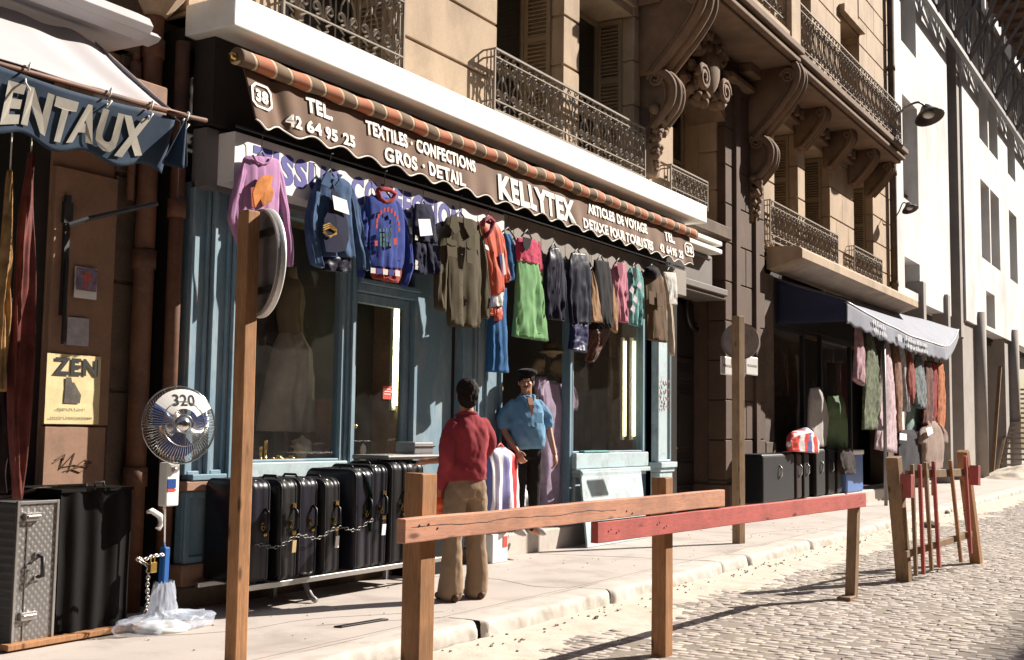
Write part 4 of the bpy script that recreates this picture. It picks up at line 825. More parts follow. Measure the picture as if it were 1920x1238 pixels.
mb = MB(); mb.tube([tuple(at(x, y, Y=GY - .03)) for x, y in ((708, 357), (712, 372), (722, 380), (735, 376), (741, 364), (730, 356), (716, 354), (708, 357))], .022, 7); part(t, 'collar', tar, mb, smooth=True)
for i in range(5):
    x0 = 695 + i * 11.5; patch(t, 'hem_stripe', wh if i % 2 == 0 else roy, [(x0, 502 + i * 1.2), (x0 + 9, 503 + i * 1.2), (x0 + 9, 513 + i * 1.4), (x0, 512 + i * 1.4)], GY - .066)
mb = MB(); rr = random.Random(4)
for i in range(11):
    a_ = math.pi * (1.02 - i / 10 * 1.04); p = at(727 + 21 * math.cos(a_), 425 - 32 * math.sin(a_) + (i - 5) * .6, Y=GY - .082); mb.obox(p, (.014, 0, .003), (0, .003, 0), (.002, 0, .02)); 
part(t, 'lettering', C_('red print', (200, 60, 60)), mb)
mb = MB()
for i in range(16): p = at(722 + (i % 4 - 1.5) * 6 + rr.uniform(-1, 1), 432 + (i // 4) * 9, Y=GY - .084); mb.obox(p, (.012, 0, 0), (0, .003, 0), (0, 0, rr.uniform(.012, .026)))
part(t, 'print', C_('green skyline print', (70, 110, 110), var=.6), mb)
patch(t, 'print', C_('red print', (200, 60, 60)), [(737, 448), (744, 446), (745, 458), (738, 460)], GY - .086); patch(t, 'badge', C_('red print', (200, 60, 60)), [(702, 452), (708, 451), (708, 461), (703, 462)], GY - .086)
t = garment('overalls', 'small navy overalls with a square white price tag', 'overalls', (793, 381), [
    ('bib', nav, [(778, 382), (775, 410), (774, 432), (775, 452)], [(808, 384), (813, 410), (816, 432), (818, 456)], dict(d=.04)),
    ('trouser_leg', nav, [(775, 446), (774, 480), (774, 512)], [(797, 450), (797, 480), (798, 516)], dict(d=.035)),
    ('trouser_leg', nav, [(797, 450), (801, 480), (804, 512)], [(818, 452), (823, 480), (827, 516)], dict(d=.035))], hw=8)
patch(t, 'price_tag', M['paper'], [(784, 411), (806, 411), (811, 441), (788, 443)], GY - .08)
for q in ((779, 446), (779, 492), (779, 501)): patch(t, 'badge', wh, [(q[0], q[1] - 5), (q[0] + 5, q[1] - 2), (q[0] + 4, q[1] + 5), (q[0] - 1, q[1] + 4)], GY - .062)
t = garment('army_shirt', 'large olive army shirt with pointed collar and chest pockets', 'shirt', (862, 402), [
    ('body', ol, [(846, 405), (834, 415), (836, 470), (838, 540), (838, 590), (842, 611)], [(884, 412), (896, 424), (900, 480), (900, 550), (900, 592), (895, 616)], dict(d=.055, amp=.018)),
    ('sleeve', ol, [(840, 410), (826, 440), (818, 480), (815, 540), (816, 576)], [(848, 420), (840, 460), (837, 500), (836, 550), (834, 585)], dict(d=.045, amp=.018)),
    ('sleeve', ol, [(890, 420), (896, 470), (899, 520), (899, 560), (897, 595)], [(899, 424), (908, 470), (912, 520), (914, 560), (914, 598)], dict(d=.045, amp=.018))])
for q in ([(846, 402), (856, 405), (862, 432), (852, 440), (843, 425)], [(868, 408), (884, 412), (892, 438), (880, 445), (870, 425)]): patch(t, 'collar', ol, q, GY - .075, thick=.01)
for q in ([(837, 446), (856, 452), (857, 484), (839, 480)], [(875, 454), (886, 457), (886, 496), (875, 492)]):
    o = patch(t, 'pocket', ol, q, GY - .085, thick=.008); (x0, y0), (x1, y1) = q[0], q[1]; patch(o, 'flap', ol, [(x0, y0), (x1, y1), (x1, y1 + 9), ((x0 + x1) / 2, (y0 + y1) / 2 + 12), (x0, y0 + 9)], GY - .093, thick=.008)
mb = MB()
for y in np.linspace(440, 606, 160): p = at(866, y, Y=GY - .078); mb.box(p.x - .012, p.x + .012, p.y, p.y + .01, p.z - .008, p.z + .008)
mb2 = MB()
for y in (450, 478, 506, 534, 562, 590): p = at(866, y, Y=GY - .092); mb2.ball(p, .008, .004, .008, 8, 5)
part(t, 'button', M['blackmetal'], mb2, smooth=True)
t = garment('tracksuit_jacket', 'bright orange tracksuit jacket with blue and white striped sleeves', 'jacket', (915, 410), [
    ('body', ora, [(906, 412), (898, 426), (905, 470), (914, 520), (917, 556)], [(924, 415), (935, 428), (940, 470), (942, 510), (940, 545)], dict(d=.055, amp=.02)),
    ('striped_band', wh, [(917, 552), (917, 576)], [(943, 535), (940, 574)], dict(d=.05, rows=10)),
    ('cuff', ora, [(917, 574), (917, 588), (919, 592)], [(930, 576), (928, 588), (926, 592)], dict(d=.03, rows=8)),
    ('cuff', ora, [(927, 580), (927, 596), (929, 602)], [(940, 574), (939, 592), (937, 600)], dict(d=.03, rows=8)),
    ('sleeve', ora, [(927, 424), (935, 455), (941, 485), (944, 525)], [(936, 428), (944, 455), (950, 500), (953, 524)], dict(d=.035)),
    ('cuff', ora, [(944, 520), (945, 530)], [(953, 518), (953, 530)], dict(d=.03, rows=6))])
patch(t, 'stripe', sc, [(936, 478), (941, 476), (945, 516), (941, 518)], GY - .062); patch(t, 'stripe', wh, [(941, 476), (944, 475), (949, 514), (945, 516)], GY - .062); patch(t, 'stripe', sc, [(922, 556), (926, 555), (924, 574), (920, 575)], GY - .068)
mb = MB(); mb.tube([tuple(at(x, y, Y=GY - .05)) for x, y in ((905, 424), (908, 412), (918, 408), (926, 416), (920, 432), (910, 444))], .022, 7); part(t, 'collar', C_('orange and blue knit', (170, 66, 90), var=.6), mb, smooth=True)
patch(t, 'label', M['paper'], [(909, 458), (915, 462), (917, 470), (911, 467)], GY - .09)
t = garment('dress', 'long peacock blue dress hanging behind the orange tracksuit jacket', 'dress', (952, 432), [
    ('bodice', tq, [(944, 438), (946, 480), (948, 528)], [(956, 440), (967, 475), (979, 522)], dict(d=.05)),
    ('skirt', tq, [(920, 545), (916, 620), (913, 697)], [(949, 540), (947, 620), (950, 699)], dict(d=.06, amp=.022, Y=6.27))], Y=6.27)
t = garment('dress', 'summer dress with fuchsia bodice and light green skirt', 'dress', (988, 436), [
    ('bodice', fu, [(970, 446), (967, 465), (969, 488)], [(1003, 449), (1010, 470), (1011, 498)], dict(d=.045)),
    ('skirt', gr, [(970, 487), (966, 560), (961, 630)], [(1011, 496), (1017, 570), (1023, 640)], dict(d=.06, amp=.026, k=5)),
    ('belt', C_('cream braid', (220, 200, 150)), [(969, 485), (969, 489)], [(1011, 495), (1011, 499)], dict(d=.053, rows=4, amp=0))], hw=10)
patch(t, 'neckline', dk, [(980, 444), (997, 448), (994, 462), (987, 472), (981, 460)], GY - .062)
patch(t, 'strap', fu, [(1009, 452), (1013, 455), (1017, 500), (1015, 520), (1012, 500)], GY - .02)
t = garment('tracksuit', 'dark navy tracksuit jacket with lavender piping, beside the green skirt', 'tracksuit', (1038, 461), [('body', nv2, [(1030, 466), (1022, 500), (1020, 560), (1027, 598)], [(1046, 463), (1055, 492), (1060, 540), (1058, 602)], dict(d=.055, amp=.02))], hw=9)
mb = MB()
for q in ([(1031, 492), (1034, 540), (1030, 590)], [(1034, 492), (1040, 550), (1036, 585)], [(1049, 494), (1046, 540), (1041, 580)], [(1053, 494), (1052, 530), (1048, 552)]): mb.tube([tuple(at(x, y, Y=GY - .085)) for x, y in q], .006, 4)
part(t, 'piping', lav, mb)
t = garment('tracksuit', 'long midnight blue tracksuit with trousers below its jacket', 'tracksuit', (1082, 472), [
    ('jacket', nv2, [(1071, 474), (1063, 510), (1066, 560), (1070, 606)], [(1098, 476), (1106, 510), (1106, 560), (1104, 608)], dict(d=.055, amp=.02)),
    ('trousers', C_('dark blue nylon', (38, 40, 92), rough=.4), [(1070, 600), (1069, 630), (1066, 654)], [(1102, 602), (1100, 632), (1096, 662)], dict(d=.05, amp=.022))], hw=10)
t = garment('trousers', 'tan trousers hanging open beside the midnight blue tracksuit', 'trousers', (1108, 506), [('trouser_leg', tan, [(1107, 509), (1106, 560), (1107, 603)], [(1110, 508), (1121, 560), (1132, 606)], dict(d=.035))], hw=5)
t = garment('jacket', 'black jacket with one tan sleeve between tan trousers and pink blouse', 'jacket', (1126, 484), [
    ('body', dk, [(1114, 487), (1112, 540), (1122, 600), (1134, 617)], [(1141, 492), (1147, 540), (1146, 590), (1146, 612)], dict(d=.05)),
    ('sleeve', tan, [(1147, 520), (1143, 580), (1144, 615)], [(1150, 522), (1157, 570), (1155, 625)], dict(d=.03))], hw=9)
t = garment('blouse', 'pink collared blouse left of the teal flowered one', 'blouse', (1160, 489), [('body', ro, [(1150, 496), (1146, 520), (1152, 560), (1160, 603)], [(1171, 493), (1175, 540), (1176, 570), (1176, 606)], dict(d=.05, amp=.02))], hw=8)
patch(t, 'neckline', C_('dusky pink', (168, 80, 104)), [(1157, 493), (1167, 492), (1168, 512), (1164, 528), (1159, 512)], GY - .065)
t = garment('blouse', 'teal and white flowered blouse with open collar', 'blouse', (1189, 498), [('body', te, [(1182, 502), (1175, 520), (1176, 570), (1180, 608)], [(1197, 503), (1205, 530), (1205, 580), (1198, 613)], dict(d=.05, amp=.02))], hw=6)
for q in ((1184, 545), (1186, 580), (1198, 536), (1190, 562)): patch(t, 'flower_print', C_('flower print', (220, 200, 205), var=.4), [(q[0] - 4, q[1]), (q[0], q[1] - 9), (q[0] + 5, q[1] - 3), (q[0] + 3, q[1] + 8)], GY - .082)
patch(t, 'neckline', dk, [(1186, 502), (1193, 502), (1194, 520), (1191, 530), (1187, 518)], GY - .066)
t = garment('jacket', 'brown work jacket with a black fur collar near the right end', 'jacket', (1222, 500), [('body', brn, [(1216, 506), (1208, 532), (1211, 580), (1214, 636)], [(1236, 510), (1244, 540), (1247, 590), (1248, 643)], dict(d=.06, amp=.02))], hw=8)
mb = MB(); mb.ball(at(1222, 512, Y=GY - .03), .17, .08, .09, 14, 9, rough=.4); part(t, 'collar', dk, mb, smooth=True)
for q in ([(1216, 545), (1226, 548), (1226, 572), (1217, 569)], [(1231, 549), (1241, 551), (1242, 576), (1232, 573)]): patch(t, 'pocket', brn, q, GY - .098, thick=.01)
t = garment('shirt', 'white shirt with one long dangling sleeve, last of the hanging clothes', 'shirt', (1254, 506), [
    ('body', wh, [(1243, 510), (1248, 540), (1250, 570)], [(1266, 512), (1268, 540), (1267, 572)], dict(d=.045)),
    ('sleeve', C_('cream cotton', (214, 190, 160)), [(1243, 515), (1250, 560), (1255, 620), (1256, 664)], [(1250, 514), (1258, 560), (1263, 620), (1263, 668)], dict(d=.03))], hw=6)
# ---- goods hung in the entry and shown in the windows
EY = 6.80
pur2 = pur
t = garment('dress', 'long lilac gauze dress hanging in the doorway behind the man in the beret', 'dress', (1030, 702), [
    ('body', pur, [(1013, 712), (1013, 760), (1010, 850), (1016, 948)], [(1060, 722), (1063, 790), (1065, 850), (1067, 950)], dict(d=.10, amp=.02)),
    ('sleeve_ruffle', pur, [(1052, 708), (1056, 740), (1058, 764)], [(1066, 716), (1080, 742), (1076, 770)], dict(d=.08, rows=14)),
    ('sleeve_ruffle', pur, [(1006, 706), (1004, 725), (1006, 742)], [(1024, 706), (1020, 728), (1018, 745)], dict(d=.06, rows=14))], Y=EY, hw=16, ztop=2.45, group='clothes hung in the doorway')
t = garment('blouse', 'beige blouse with spread sleeves above the lilac dress', 'blouse', (1028, 668), [
    ('sleeve', bei, [(1004, 672), (996, 690), (1000, 704)], [(1020, 672), (1020, 684), (1014, 704)], dict(d=.05, rows=14)),
    ('sleeve', bei, [(1036, 676), (1030, 690), (1040, 702)], [(1056, 670), (1066, 700), (1070, 728)], dict(d=.05, rows=14)),
    ('scarf', C_('yellow teal scarf', (170, 150, 80), var=.6), [(1058, 664), (1064, 690), (1070, 730)], [(1064, 662), (1070, 690), (1076, 772)], dict(d=.02))], Y=EY + .08, hw=16, ztop=2.75, group='clothes hung in the doorway')
mb = MB(); c = at(1034, 655, Y=EY + .05); mb.ball(c, .11, .1, .10, 12, 8, rough=.2); mb.ball((c.x, c.y, c.z - .03), .19, .17, .03, 14, 6, rough=.2); o = mb.build('sun_hat', bei, None, smooth=True); tag(o, 'pale sun hat hung at the top of the doorway', 'hat')
t = garment('leather_skirt', 'brown leather skirt hung slantwise across the right window', 'skirt', (1122, 616), [('body', C_('brown leather', (110, 62, 44), rough=.5), [(1102, 618), (1096, 648), (1096, 676)], [(1145, 616), (1136, 640), (1112, 680)], dict(d=.03))], Y=6.58, hw=8, ztop=2.95, group='clothes hung in the doorway')
t = garment('yellow_blouse', 'mustard cloth corner hanging beside the blue pilaster in the doorway', 'cloth', (936, 706), [('body', C_('mustard cotton', (190, 130, 50)), [(932, 708), (932, 730), (933, 738)], [(937, 708), (941, 724), (940, 732)], dict(d=.03, rows=10))], Y=6.64, hw=0, group='clothes hung in the doorway')
MY = 7.2
p = at(545, 640, Y=MY); t = thing('shop_mannequin', 'headless mannequin in a long white tiered dress in the left window', 'mannequin', (p.x, MY, 1.06))
for pn, L, R, kw in (('torso', [(536, 520), (528, 545), (522, 570), (526, 600), (530, 630)], [(556, 520), (562, 545), (566, 570), (562, 600), (560, 630)], dict(d=.13, amp=.008)), ('skirt', [(530, 622), (514, 690), (500, 750), (490, 808)], [(560, 622), (572, 690), (578, 750), (584, 812)], dict(d=.24, amp=.03, k=2.2))):
    seedc[0] += 1; mb = MB(); pc(mb, L, R, Y=MY, seed=seedc[0], **kw); part(t, pn, C_('ivory muslin', (245, 230, 212)) if pn == 'skirt' else bei, mb, smooth=True)
mb = MB(); p = at(546, 520, Y=MY); mb.lathe((p.x, MY, p.z - .02), [(.06, 0), (.05, .09), (.045, .12)], 12); mb.tube([(p.x, MY, 1.06), (p.x, MY, 1.4)], .02, 8); part(t, 'neck_stand', bei, mb, smooth=True)
def stick(px, py0, py1, r, nm, lb, cat, mat, prof, grp=None, Y=6.86):
    b_ = at(px, py1, Y=Y); h = at(px, py0, Y=Y).z - 1.06; mb = MB(); mb.lathe((b_.x, Y, 1.06), [(q * r, v * h) for q, v in prof], 14); o = mb.build(nm, mat, None, smooth=True); tag(o, lb, cat, grp); return o
pr_ = [(2.2, 0), (2.2, .05), (.8, .1), (.7, .5), (1, .55), (.8, .6), (.9, .97), (1.1, 1)]
stick(488, 838, 866, .016, 'candlestick', 'shorter brass candlestick in the left window', 'candlestick', M['brass'], pr_); stick(497, 826, 866, .018, 'candlestick', 'taller brass candlestick in the left window', 'candlestick', M['brass'], pr_)
pb = [(.3, 0), (.8, .05), (1, .4), (.9, .6), (.5, .75), (.55, .9), (.7, 1)]
for i, (px, r) in enumerate(((511, .03), (522, .045), (533, .05), (544, .045))): stick(px, 862 - 4 * (i % 2) - 4, 868, r, 'brass_bowl', 'small brass bowl in the row on the left window floor', 'bowl', M['brass'], pb, 'small brass bowls in the left window')
mb = MB(); c = at(566, 850, Y=6.86); mb.ball((c.x, 6.86, 1.16), .10, .08, .10, 14, 9, rough=.7, seed=3); o = mb.build('shell_ornament', mk('ivory shell', (.6, .5, .36), .3, 14, 40, .6, .3), None, smooth=True); tag(o, 'ivory shell ornament beside the brass bowls', 'ornament')
for i, (px, lb) in enumerate(((598, 'folded mauve cloth at the right of the left window'), (425, 'folded mauve cloth at the left edge of the left window'))):
    c = at(px, 850, Y=6.84); mb = MB(); mb.ball((c.x, 6.87, 1.10), .17, .12, .085 + .03 * i, 16, 9, rough=.5, seed=i + 5); o = mb.build('folded_cloth', C_('mauve cloth', (150, 116, 124)), None, smooth=True); tag(o, lb, 'cloth')
mb = MB(); c = at(418, 866, Y=6.74); mb.box(c.x - .06, c.x + .07, 6.74, 6.85, 1.06, 1.15); o = mb.build('cardboard_box', mk('tan card', (.36, .28, .17), .1, 5, 50, .9, .1), None, bevel=.004); tag(o, 'small tan box on the sill of the left window', 'box')
mb = MB(); a = at(1090, 846, Y=6.60); b = at(1138, 852, Y=6.60); mb.obox(((a.x + b.x) / 2, 6.60, 1.095), ((b.x - a.x) / 2, .0, 0), (0, .045, 0), (0, 0, .012)); o = mb.build('folded_cloth', C_('turquoise cloth', (110, 190, 190)), None, bevel=.006); tag(o, 'flat folded turquoise cloth on the sill of the right window', 'cloth')
mb = MB(); c = at(742, 840, Y=6.85); c = at(660, 862, Y=6.95); mb.lathe((c.x + .1, 6.9, 1.0), [(.03, 0), (.04, .03), (.015, .08), (.03, .13), (.025, .17), (.005, .2)], 12); o = mb.build('figurine', M['paper'], None, smooth=True); tag(o, 'small white figurine behind the glass door', 'figurine')
# ------------------------------------------------------------------ suitcases on their low rack
rk = thing('luggage_rack', 'low steel rack with a bent foot carrying the row of suitcases', 'rack', (7.2, 6.1, 0))
mb = MB(); mb.box(6.05, 8.6, 5.985, 6.02, .165, .205); mb.box(6.05, 8.6, 6.4, 6.44, .165, .205)
for x in np.arange(6.3, 8.6, .45): mb.box(x, x + .04, 6.02, 6.4, .175, .2)
part(rk, 'rail', M['steel'], mb, bevel=.004)
for x in (6.86, 8.3):
    mb = MB(); mb.tube([(x, 6.10, .17), (x + .01, 6.08, .10), (x, 6.02, .04), (x - .01, 5.97, .02)], .022, 8); part(rk, 'foot', M['greymetal'], mb, smooth=True)
    mb = MB(); mb.box(x - .02, x + .02, 6.40, 6.44, 0, .165); part(rk, 'foot', M['greymetal'], mb)
rr = random.Random(12)
M['trim'] = mk('grey piping', (.05, .047, .055), .2, 8, 90, .35, .1, .001)
def suitcase(x0, x1, z1, lb, mat='black', y0=6.0, y1=6.50, z0=.207, tagc=None, band=True, lean=0):
    y0 += rr.uniform(-.03, .03); z1 += rr.uniform(-.015, .015); t = thing('suitcase', lb, 'suitcase', ((x0 + x1) / 2, y0 + .25, z0), 'suitcases on the low rack'); w_ = x1 - x0; xc = (x0 + x1) / 2
    mb = MB(); r = .075; prof = []
    for cy, cz, a0 in ((y1 - r, z1 - r, 0), (y0 + r, z1 - r, 90), (y0 + r * .6, z0 + r * .6, 180), (y1 - r * .6, z0 + r * .6, 270)):
        q = r if a0 < 180 else r * .6
        for i in range(7): a = math.radians(a0 + 15 * i); prof.append((cy + q * math.cos(a), cz + q * math.sin(a)))
    n = len(prof); cyc = (y0 + y1) / 2; czc = (z0 + z1) / 2
    secs = [(0, .93), (.012, .975), (.035, 1.0), (w_ * .38, 1.004), (w_ * .395, .994), (w_ * .62, .994), (w_ * .635, 1.004), (w_ - .035, 1.0), (w_ - .012, .975), (w_, .93)]
    vs = []
    for j, (dx, s_) in enumerate(secs):
        for y, z in prof: vs.append((x0 + dx, cyc + (y - cyc) * s_ + .006 * noise.noise((j * .5, y * 6, z * 6 + x0)), czc + (z - czc) * (1 - (1 - s_) * .7)))
    fs = [(j * n + i, j * n + (i + 1) % n, (j + 1) * n + (i + 1) % n, (j + 1) * n + i) for j in range(len(secs) - 1) for i in range(n)] + [tuple(range(n))[::-1], tuple((len(secs) - 1) * n + i for i in range(n))]
    mb.add(vs, fs); part(t, 'shell', M[mat], mb, smooth=True)
    for xx in (x0 + .012, x1 - .012):
        mb = MB(); pts = [(xx, cyc + (y - cyc) * .985, czc + (z - czc) * .99) for y, z in prof]; mb.tube(pts + [pts[0]], .006, 5, cap=False); part(t, 'piping', M['trim'], mb, smooth=True)
    mb = MB(); zc = z0 + (z1 - z0) * .60; mb.tube([(xc + .05, y0 - .002, zc + .09), (xc + .05, y0 - .035, zc + .06), (xc + .05, y0 - .04, zc - .06), (xc + .05, y0 - .002, zc - .09)], .011, 7); part(t, 'handle', M['black'], mb, smooth=True)
    mb = MB()
    for dz in (.1, -.1): mb.box(xc + .03, xc + .07, y0 - .012, y0 + .003, zc + dz - .018, zc + dz + .018)
    if tagc is None: mb = MB(); mb.box(xc + .035, xc + .065, y0 - .01, y0 + .003, zc - .11, zc - .09)
    mb.tube([(xc + .02 + .016 * math.cos(a), y0 - .016, zc - .05 + .016 * math.sin(a)) for a in np.linspace(0, 6.28, 13)], .003, 5); mb.box(xc + .01, xc + .03, y0 - .012, y0, zc - .04, zc - .01)
    part(t, 'buckle', M['brass'], mb)
    mb = MB(); yh = y0 + .12; mb.tube([(xc, yh, z1 - .002), (xc, yh + .02, z1 + .022), (xc, yh + .13, z1 + .022), (xc, yh + .15, z1 - .002)], .010, 7); part(t, 'handle', M['black'], mb, smooth=True)
    mb = MB(); mb.ball((xc - .02, y0 + .05, z1 - .012), .014, .014, .01, 8, 5); part(t, 'lock', M['chrome'], mb, smooth=True)
    if tagc:
        mb = MB(); mb.obox((xc + .03, y0 - .03, zc - .20), (.022, 0, 0), (0, .002, 0), (.004, 0, .045)); mb.tube([(xc + .03, y0 - .03, zc - .155), (xc + .04, y0 - .02, zc - .08)], .002, 4); part(t, 'luggage_tag', tagc, mb)
    t.rotation_euler = (0, rr.uniform(-.018, .018), rr.uniform(-.09, .09)); return t
kraft = mk('kraft tag', (.36, .26, .12), .1, 6, 60, .9, .1)
suitcase(6.16, 6.36, .955, 'black suitcase at the left end of the rack, partly behind the tall post', 'navycase')
suitcase(6.42, 6.61, .96, 'black suitcase with a kraft luggage tag, second on the rack', 'black', tagc=kraft)
suitcase(6.67, 6.885, .955, 'dark navy suitcase with shiny brass buckle, third on the rack', 'navycase')
suitcase(6.915, 7.115, .95, 'black suitcase with a white luggage tag in front of the bigger ones', 'black', tagc=M['paper'])
s5 = suitcase(7.30, 7.535, 1.005, 'large dark suitcase with a green strap hanging from its handle', 'navycase', y1=6.5)
mb = MB(); mb.tube([(7.40, 5.985, .98), (7.45, 5.965, .90), (7.50, 5.96, .80), (7.48, 5.962, .66), (7.50, 5.965, .50)], [(.018, .004)] * 5, 6); part(s5, 'strap', C_('green strap', (30, 92, 74)), mb, smooth=True)
suitcase(7.56, 7.745, 1.045, 'tall grey-edged suitcase between the strapped one and the last one', 'navycase', tagc=M['paper'])
suitcase(7.80, 8.03, 1.05, 'tall black suitcase last but one on the rack, near the man in red', 'black')
suitcase(8.08, 8.32, 1.05, 'tall black suitcase at the far end of the rack behind the man in red', 'black')
mb = MB(); pts = []
L0, L1 = at(478, 1022, Y=5.96), at(700, 975, Y=5.94)
nl = 34
for i in range(nl):
    t = (i + .5) / nl; p = L0.lerp(L1, t); p.z -= .05 * math.sin(t * math.pi * 3) ** 2; d = (L1 - L0).normalized() * .021
    v = Vector((0, 0, .012)) if i % 2 else Vector((0, .012, 0)); mb.tube([p + d * math.cos(a) + v * math.sin(a) for a in np.linspace(0, 6.283, 11)], .0030, 5, cap=False)
M['dullsteel'] = mk('dull chain steel', (.20, .19, .185), .1, 5, 60, .45, .1, .002, metal=.8); o = mb.build('chain', M['dullsteel'], None, smooth=True); tag(o, 'steel security chain looped along the fronts of the suitcases', 'chain')
t = thing('briefcase', 'flat grey briefcase lying on top of the tall suitcases', 'briefcase', (8.1, 6.2, 1.08)); mb = MB(); mb.box(7.78, 8.55, 6.02, 6.42, 1.08, 1.118); part(t, 'shell', M['greymetal'], mb, bevel=.012, seg=3); mb = MB(); mb.box(7.79, 8.54, 6.008, 6.02, 1.095, 1.102); part(t, 'seam', M['chrome'], mb)
t = thing('vanity_case', 'small silver case standing on the flat briefcase', 'case', (8.55, 6.3, 1.12)); mb = MB(); mb.box(8.42, 8.72, 6.22, 6.44, 1.12, 1.225); part(t, 'shell', M['greymetal'], mb, bevel=.012, seg=3); mb = MB(); mb.box(8.41, 8.73, 6.21, 6.22, 1.18, 1.19); part(t, 'trim', M['chrome'], mb)
t = thing('wooden_stall_crate', 'dark crate under the far end of the luggage rack', 'crate', (8.9, 6.4, 0)); mb = MB(); mb.box(8.55, 9.2, 6.25, 6.55, 0, .9)
part(t, 'crate', M['black'], mb, bevel=.01)
# ------------------------------------------------------------------ wooden barrier by the kerb, planks nailed on posts
fb = thing('plank_barrier', 'wooden street barrier of two nailed planks on three rough posts', 'barrier', (7.2, 3.2, ROADZ))
def post(parent, x, y, zt, w_, mat, z0=ROADZ - .05, lean=(0, 0), yaw=.085, name='post'):
    mb = MB(); c, s = math.cos(yaw), -math.sin(yaw); n = 8; rr = random.Random(int(x * 100))
    for k in range(n):
        pass
    vs = []
    for k in range(n + 1):
        t = k / n; z = z0 + (zt - z0) * t
        for a, b in ((-1, -1), (1, -1), (1, 1), (-1, 1)):
            q = w_ / 2 * (1 + .03 * noise.noise((x, z * 2, a + b * 2))); dx, dy = a * q, b * q
            vs.append((x + dx * c - dy * s + lean[0] * t + .006 * noise.noise((x, z, 3)), y + dx * s + dy * c + lean[1] * t, z + (.012 * noise.noise((a * 3, b * 3, x)) if k == n else 0)))
    fs = [(k * 4 + i, k * 4 + (i + 1) % 4, k * 4 + 4 + (i + 1) % 4, k * 4 + 4 + i) for k in range(n) for i in range(4)] + [(3, 2, 1, 0), tuple(n * 4 + i for i in range(4))]
    mb.add(vs, fs); return part(parent, name, mat, mb, bevel=.008, seg=2)
post(fb, 4.70, 3.43, 1.13, .118, M['timber']); post(fb, 7.17, 3.22, 1.045, .107, M['timber']); post(fb, 10.63, 2.91, .80, .092, M['timber_grey'], lean=(.04, -.03))
def plank(parent, pa, pb, h, th, mat, name='plank'):
    a, b = Vector(pa), Vector(pb); d = (b - a); L = d.length; d.normalize(); s = Vector((-d.y, d.x, 0)).normalized(); mb = MB(); n = 26; vs = []
    for k in range(n + 1):
        p = a + d * L * k / n
        for y, z in ((-1, -1), (1, -1), (1, 1), (-1, 1)): vs.append(p + s * y * (th / 2) + Vector((0, 0, z * h / 2 + .004 * noise.noise((k * .35, z, a.x)))) + d * (.008 * noise.noise((y, z, 7)) if k in (0, n) else 0))
    fs = [(k * 4 + i, k * 4 + (i + 1) % 4, k * 4 + 4 + (i + 1) % 4, k * 4 + 4 + i) for k in range(n) for i in range(4)] + [(3, 2, 1, 0), tuple(n * 4 + i for i in range(4))]
    mb.add(vs, fs); o = part(parent, name, mat, mb, bevel=.005, seg=2)
    return o
def fl(x): return 3.22 + (7.17 - x) * .0845
def on_line(px, y):
    # photo column -> point on the fence line, then height from the row
    r = ray(px, 800); x = (3.22 + 7.17 * .0845) / (r.y / r.x + .0845); yy = fl(x) - .088
    r = ray(px, y); t = yy / r.y; return Vector((r.x * t, yy, CAMZ + r.z * t))
def pl_ends(x0, t0, b0, x1, t1, b1):
    A_, B_ = on_line(x0, (t0 + b0) / 2), on_line(x1, (t1 + b1) / 2); hA = (on_line(x0, t0) - on_line(x0, b0)).z; hB = (on_line(x1, t1) - on_line(x1, b1)).z; return A_, B_, (hA + hB) / 2
a_, b_, h_ = pl_ends(751, 972, 1020, 1353, 919, 948); p1 = plank(fb, a_, b_, h_, .055, M['plank']); a_.z += 0
a2_, b2_, h2_ = pl_ends(1115, 980, 1018, 1620, 923, 951); p2 = plank(fb, a2_ + Vector((0, .004, 0)), b2_ + Vector((0, .004, 0)), h2_, .05, M['plank_red'])
mb = MB(); rr = random.Random(6)
for o_, aa, bb in ((p1, a_, b_), (p2, a2_, b2_)):
    mb = MB()
    for tt in ((.03, .05, .07, .60, .62) if o_ is p1 else (.03, .05, .16, .18, .96, .975)): q = aa.lerp(bb, tt); mb.ball((q.x, q.y - .029, q.z + rr.uniform(-.035, .035)), .006, .004, .006, 7, 4)
    part(o_, 'nail', M['blackmetal'], mb)
mb = MB(); pts = []
for i in range(26):
    t = .012 + i * .022; q = a_.lerp(b_, t); pts.append((q.x, q.y - .0275, q.z + .012 + .005 * math.sin(i * .7) + .004 * rr.uniform(-1, 1) - .0004 * i))
mb.tube(pts, [(.0010 + .0014 * abs(math.sin(i * 1.7)),) * 2 for i in range(26)], 4); part(p1, 'split', M['ink'], mb)
mb = MB(); mb.box(10.42, 10.62, 2.86, 2.98, ROADZ - .01, ROADZ + .03); o = mb.build('offcut_or_strip', M['timber_grey'], None, bevel=.005); tag(o, 'small wood offcut wedged at the foot of the far barrier post', 'wood offcut')
# tall post at the kerb, with a round sign plate seen from behind
sp1 = thing('sign_post', 'tall square timber post at the kerb carrying a round sign plate seen from behind', 'post', (4.86, 4.83, 0))
post(sp1, 4.852, 4.812, 2.61, .092, M['timber'], -.01, lean=(-.006, .006), yaw=.1)
def disc(parent, c, n, R, mat, rim, depth=.035):
    n = Vector(n).normalized(); u = n.orthogonal().normalized(); v = n.cross(u)
    mb = MB(); N = 48; prof = [(0, 0), (R * .985, 0), (R * .99, .0), (R, -depth), (R + .004, -depth), (R + .006, .004), (0, .006)]
    vs = []; 
    for r, h in prof[1:6]:
        for k in range(N): a = 2 * math.pi * k / N; vs.append(Vector(c) + (u * math.cos(a) + v * math.sin(a)) * r + n * h)
    m_ = len(prof[1:6]); fs = [(i * N + k, i * N + (k + 1) % N, (i + 1) * N + (k + 1) % N, (i + 1) * N + k) for i in range(m_ - 1) for k in range(N)] + [tuple(range(N)), tuple((m_ - 1) * N + k for k in range(N))[::-1]]
    mb.add(vs, fs); return part(parent, 'round_plate', mat, mb)
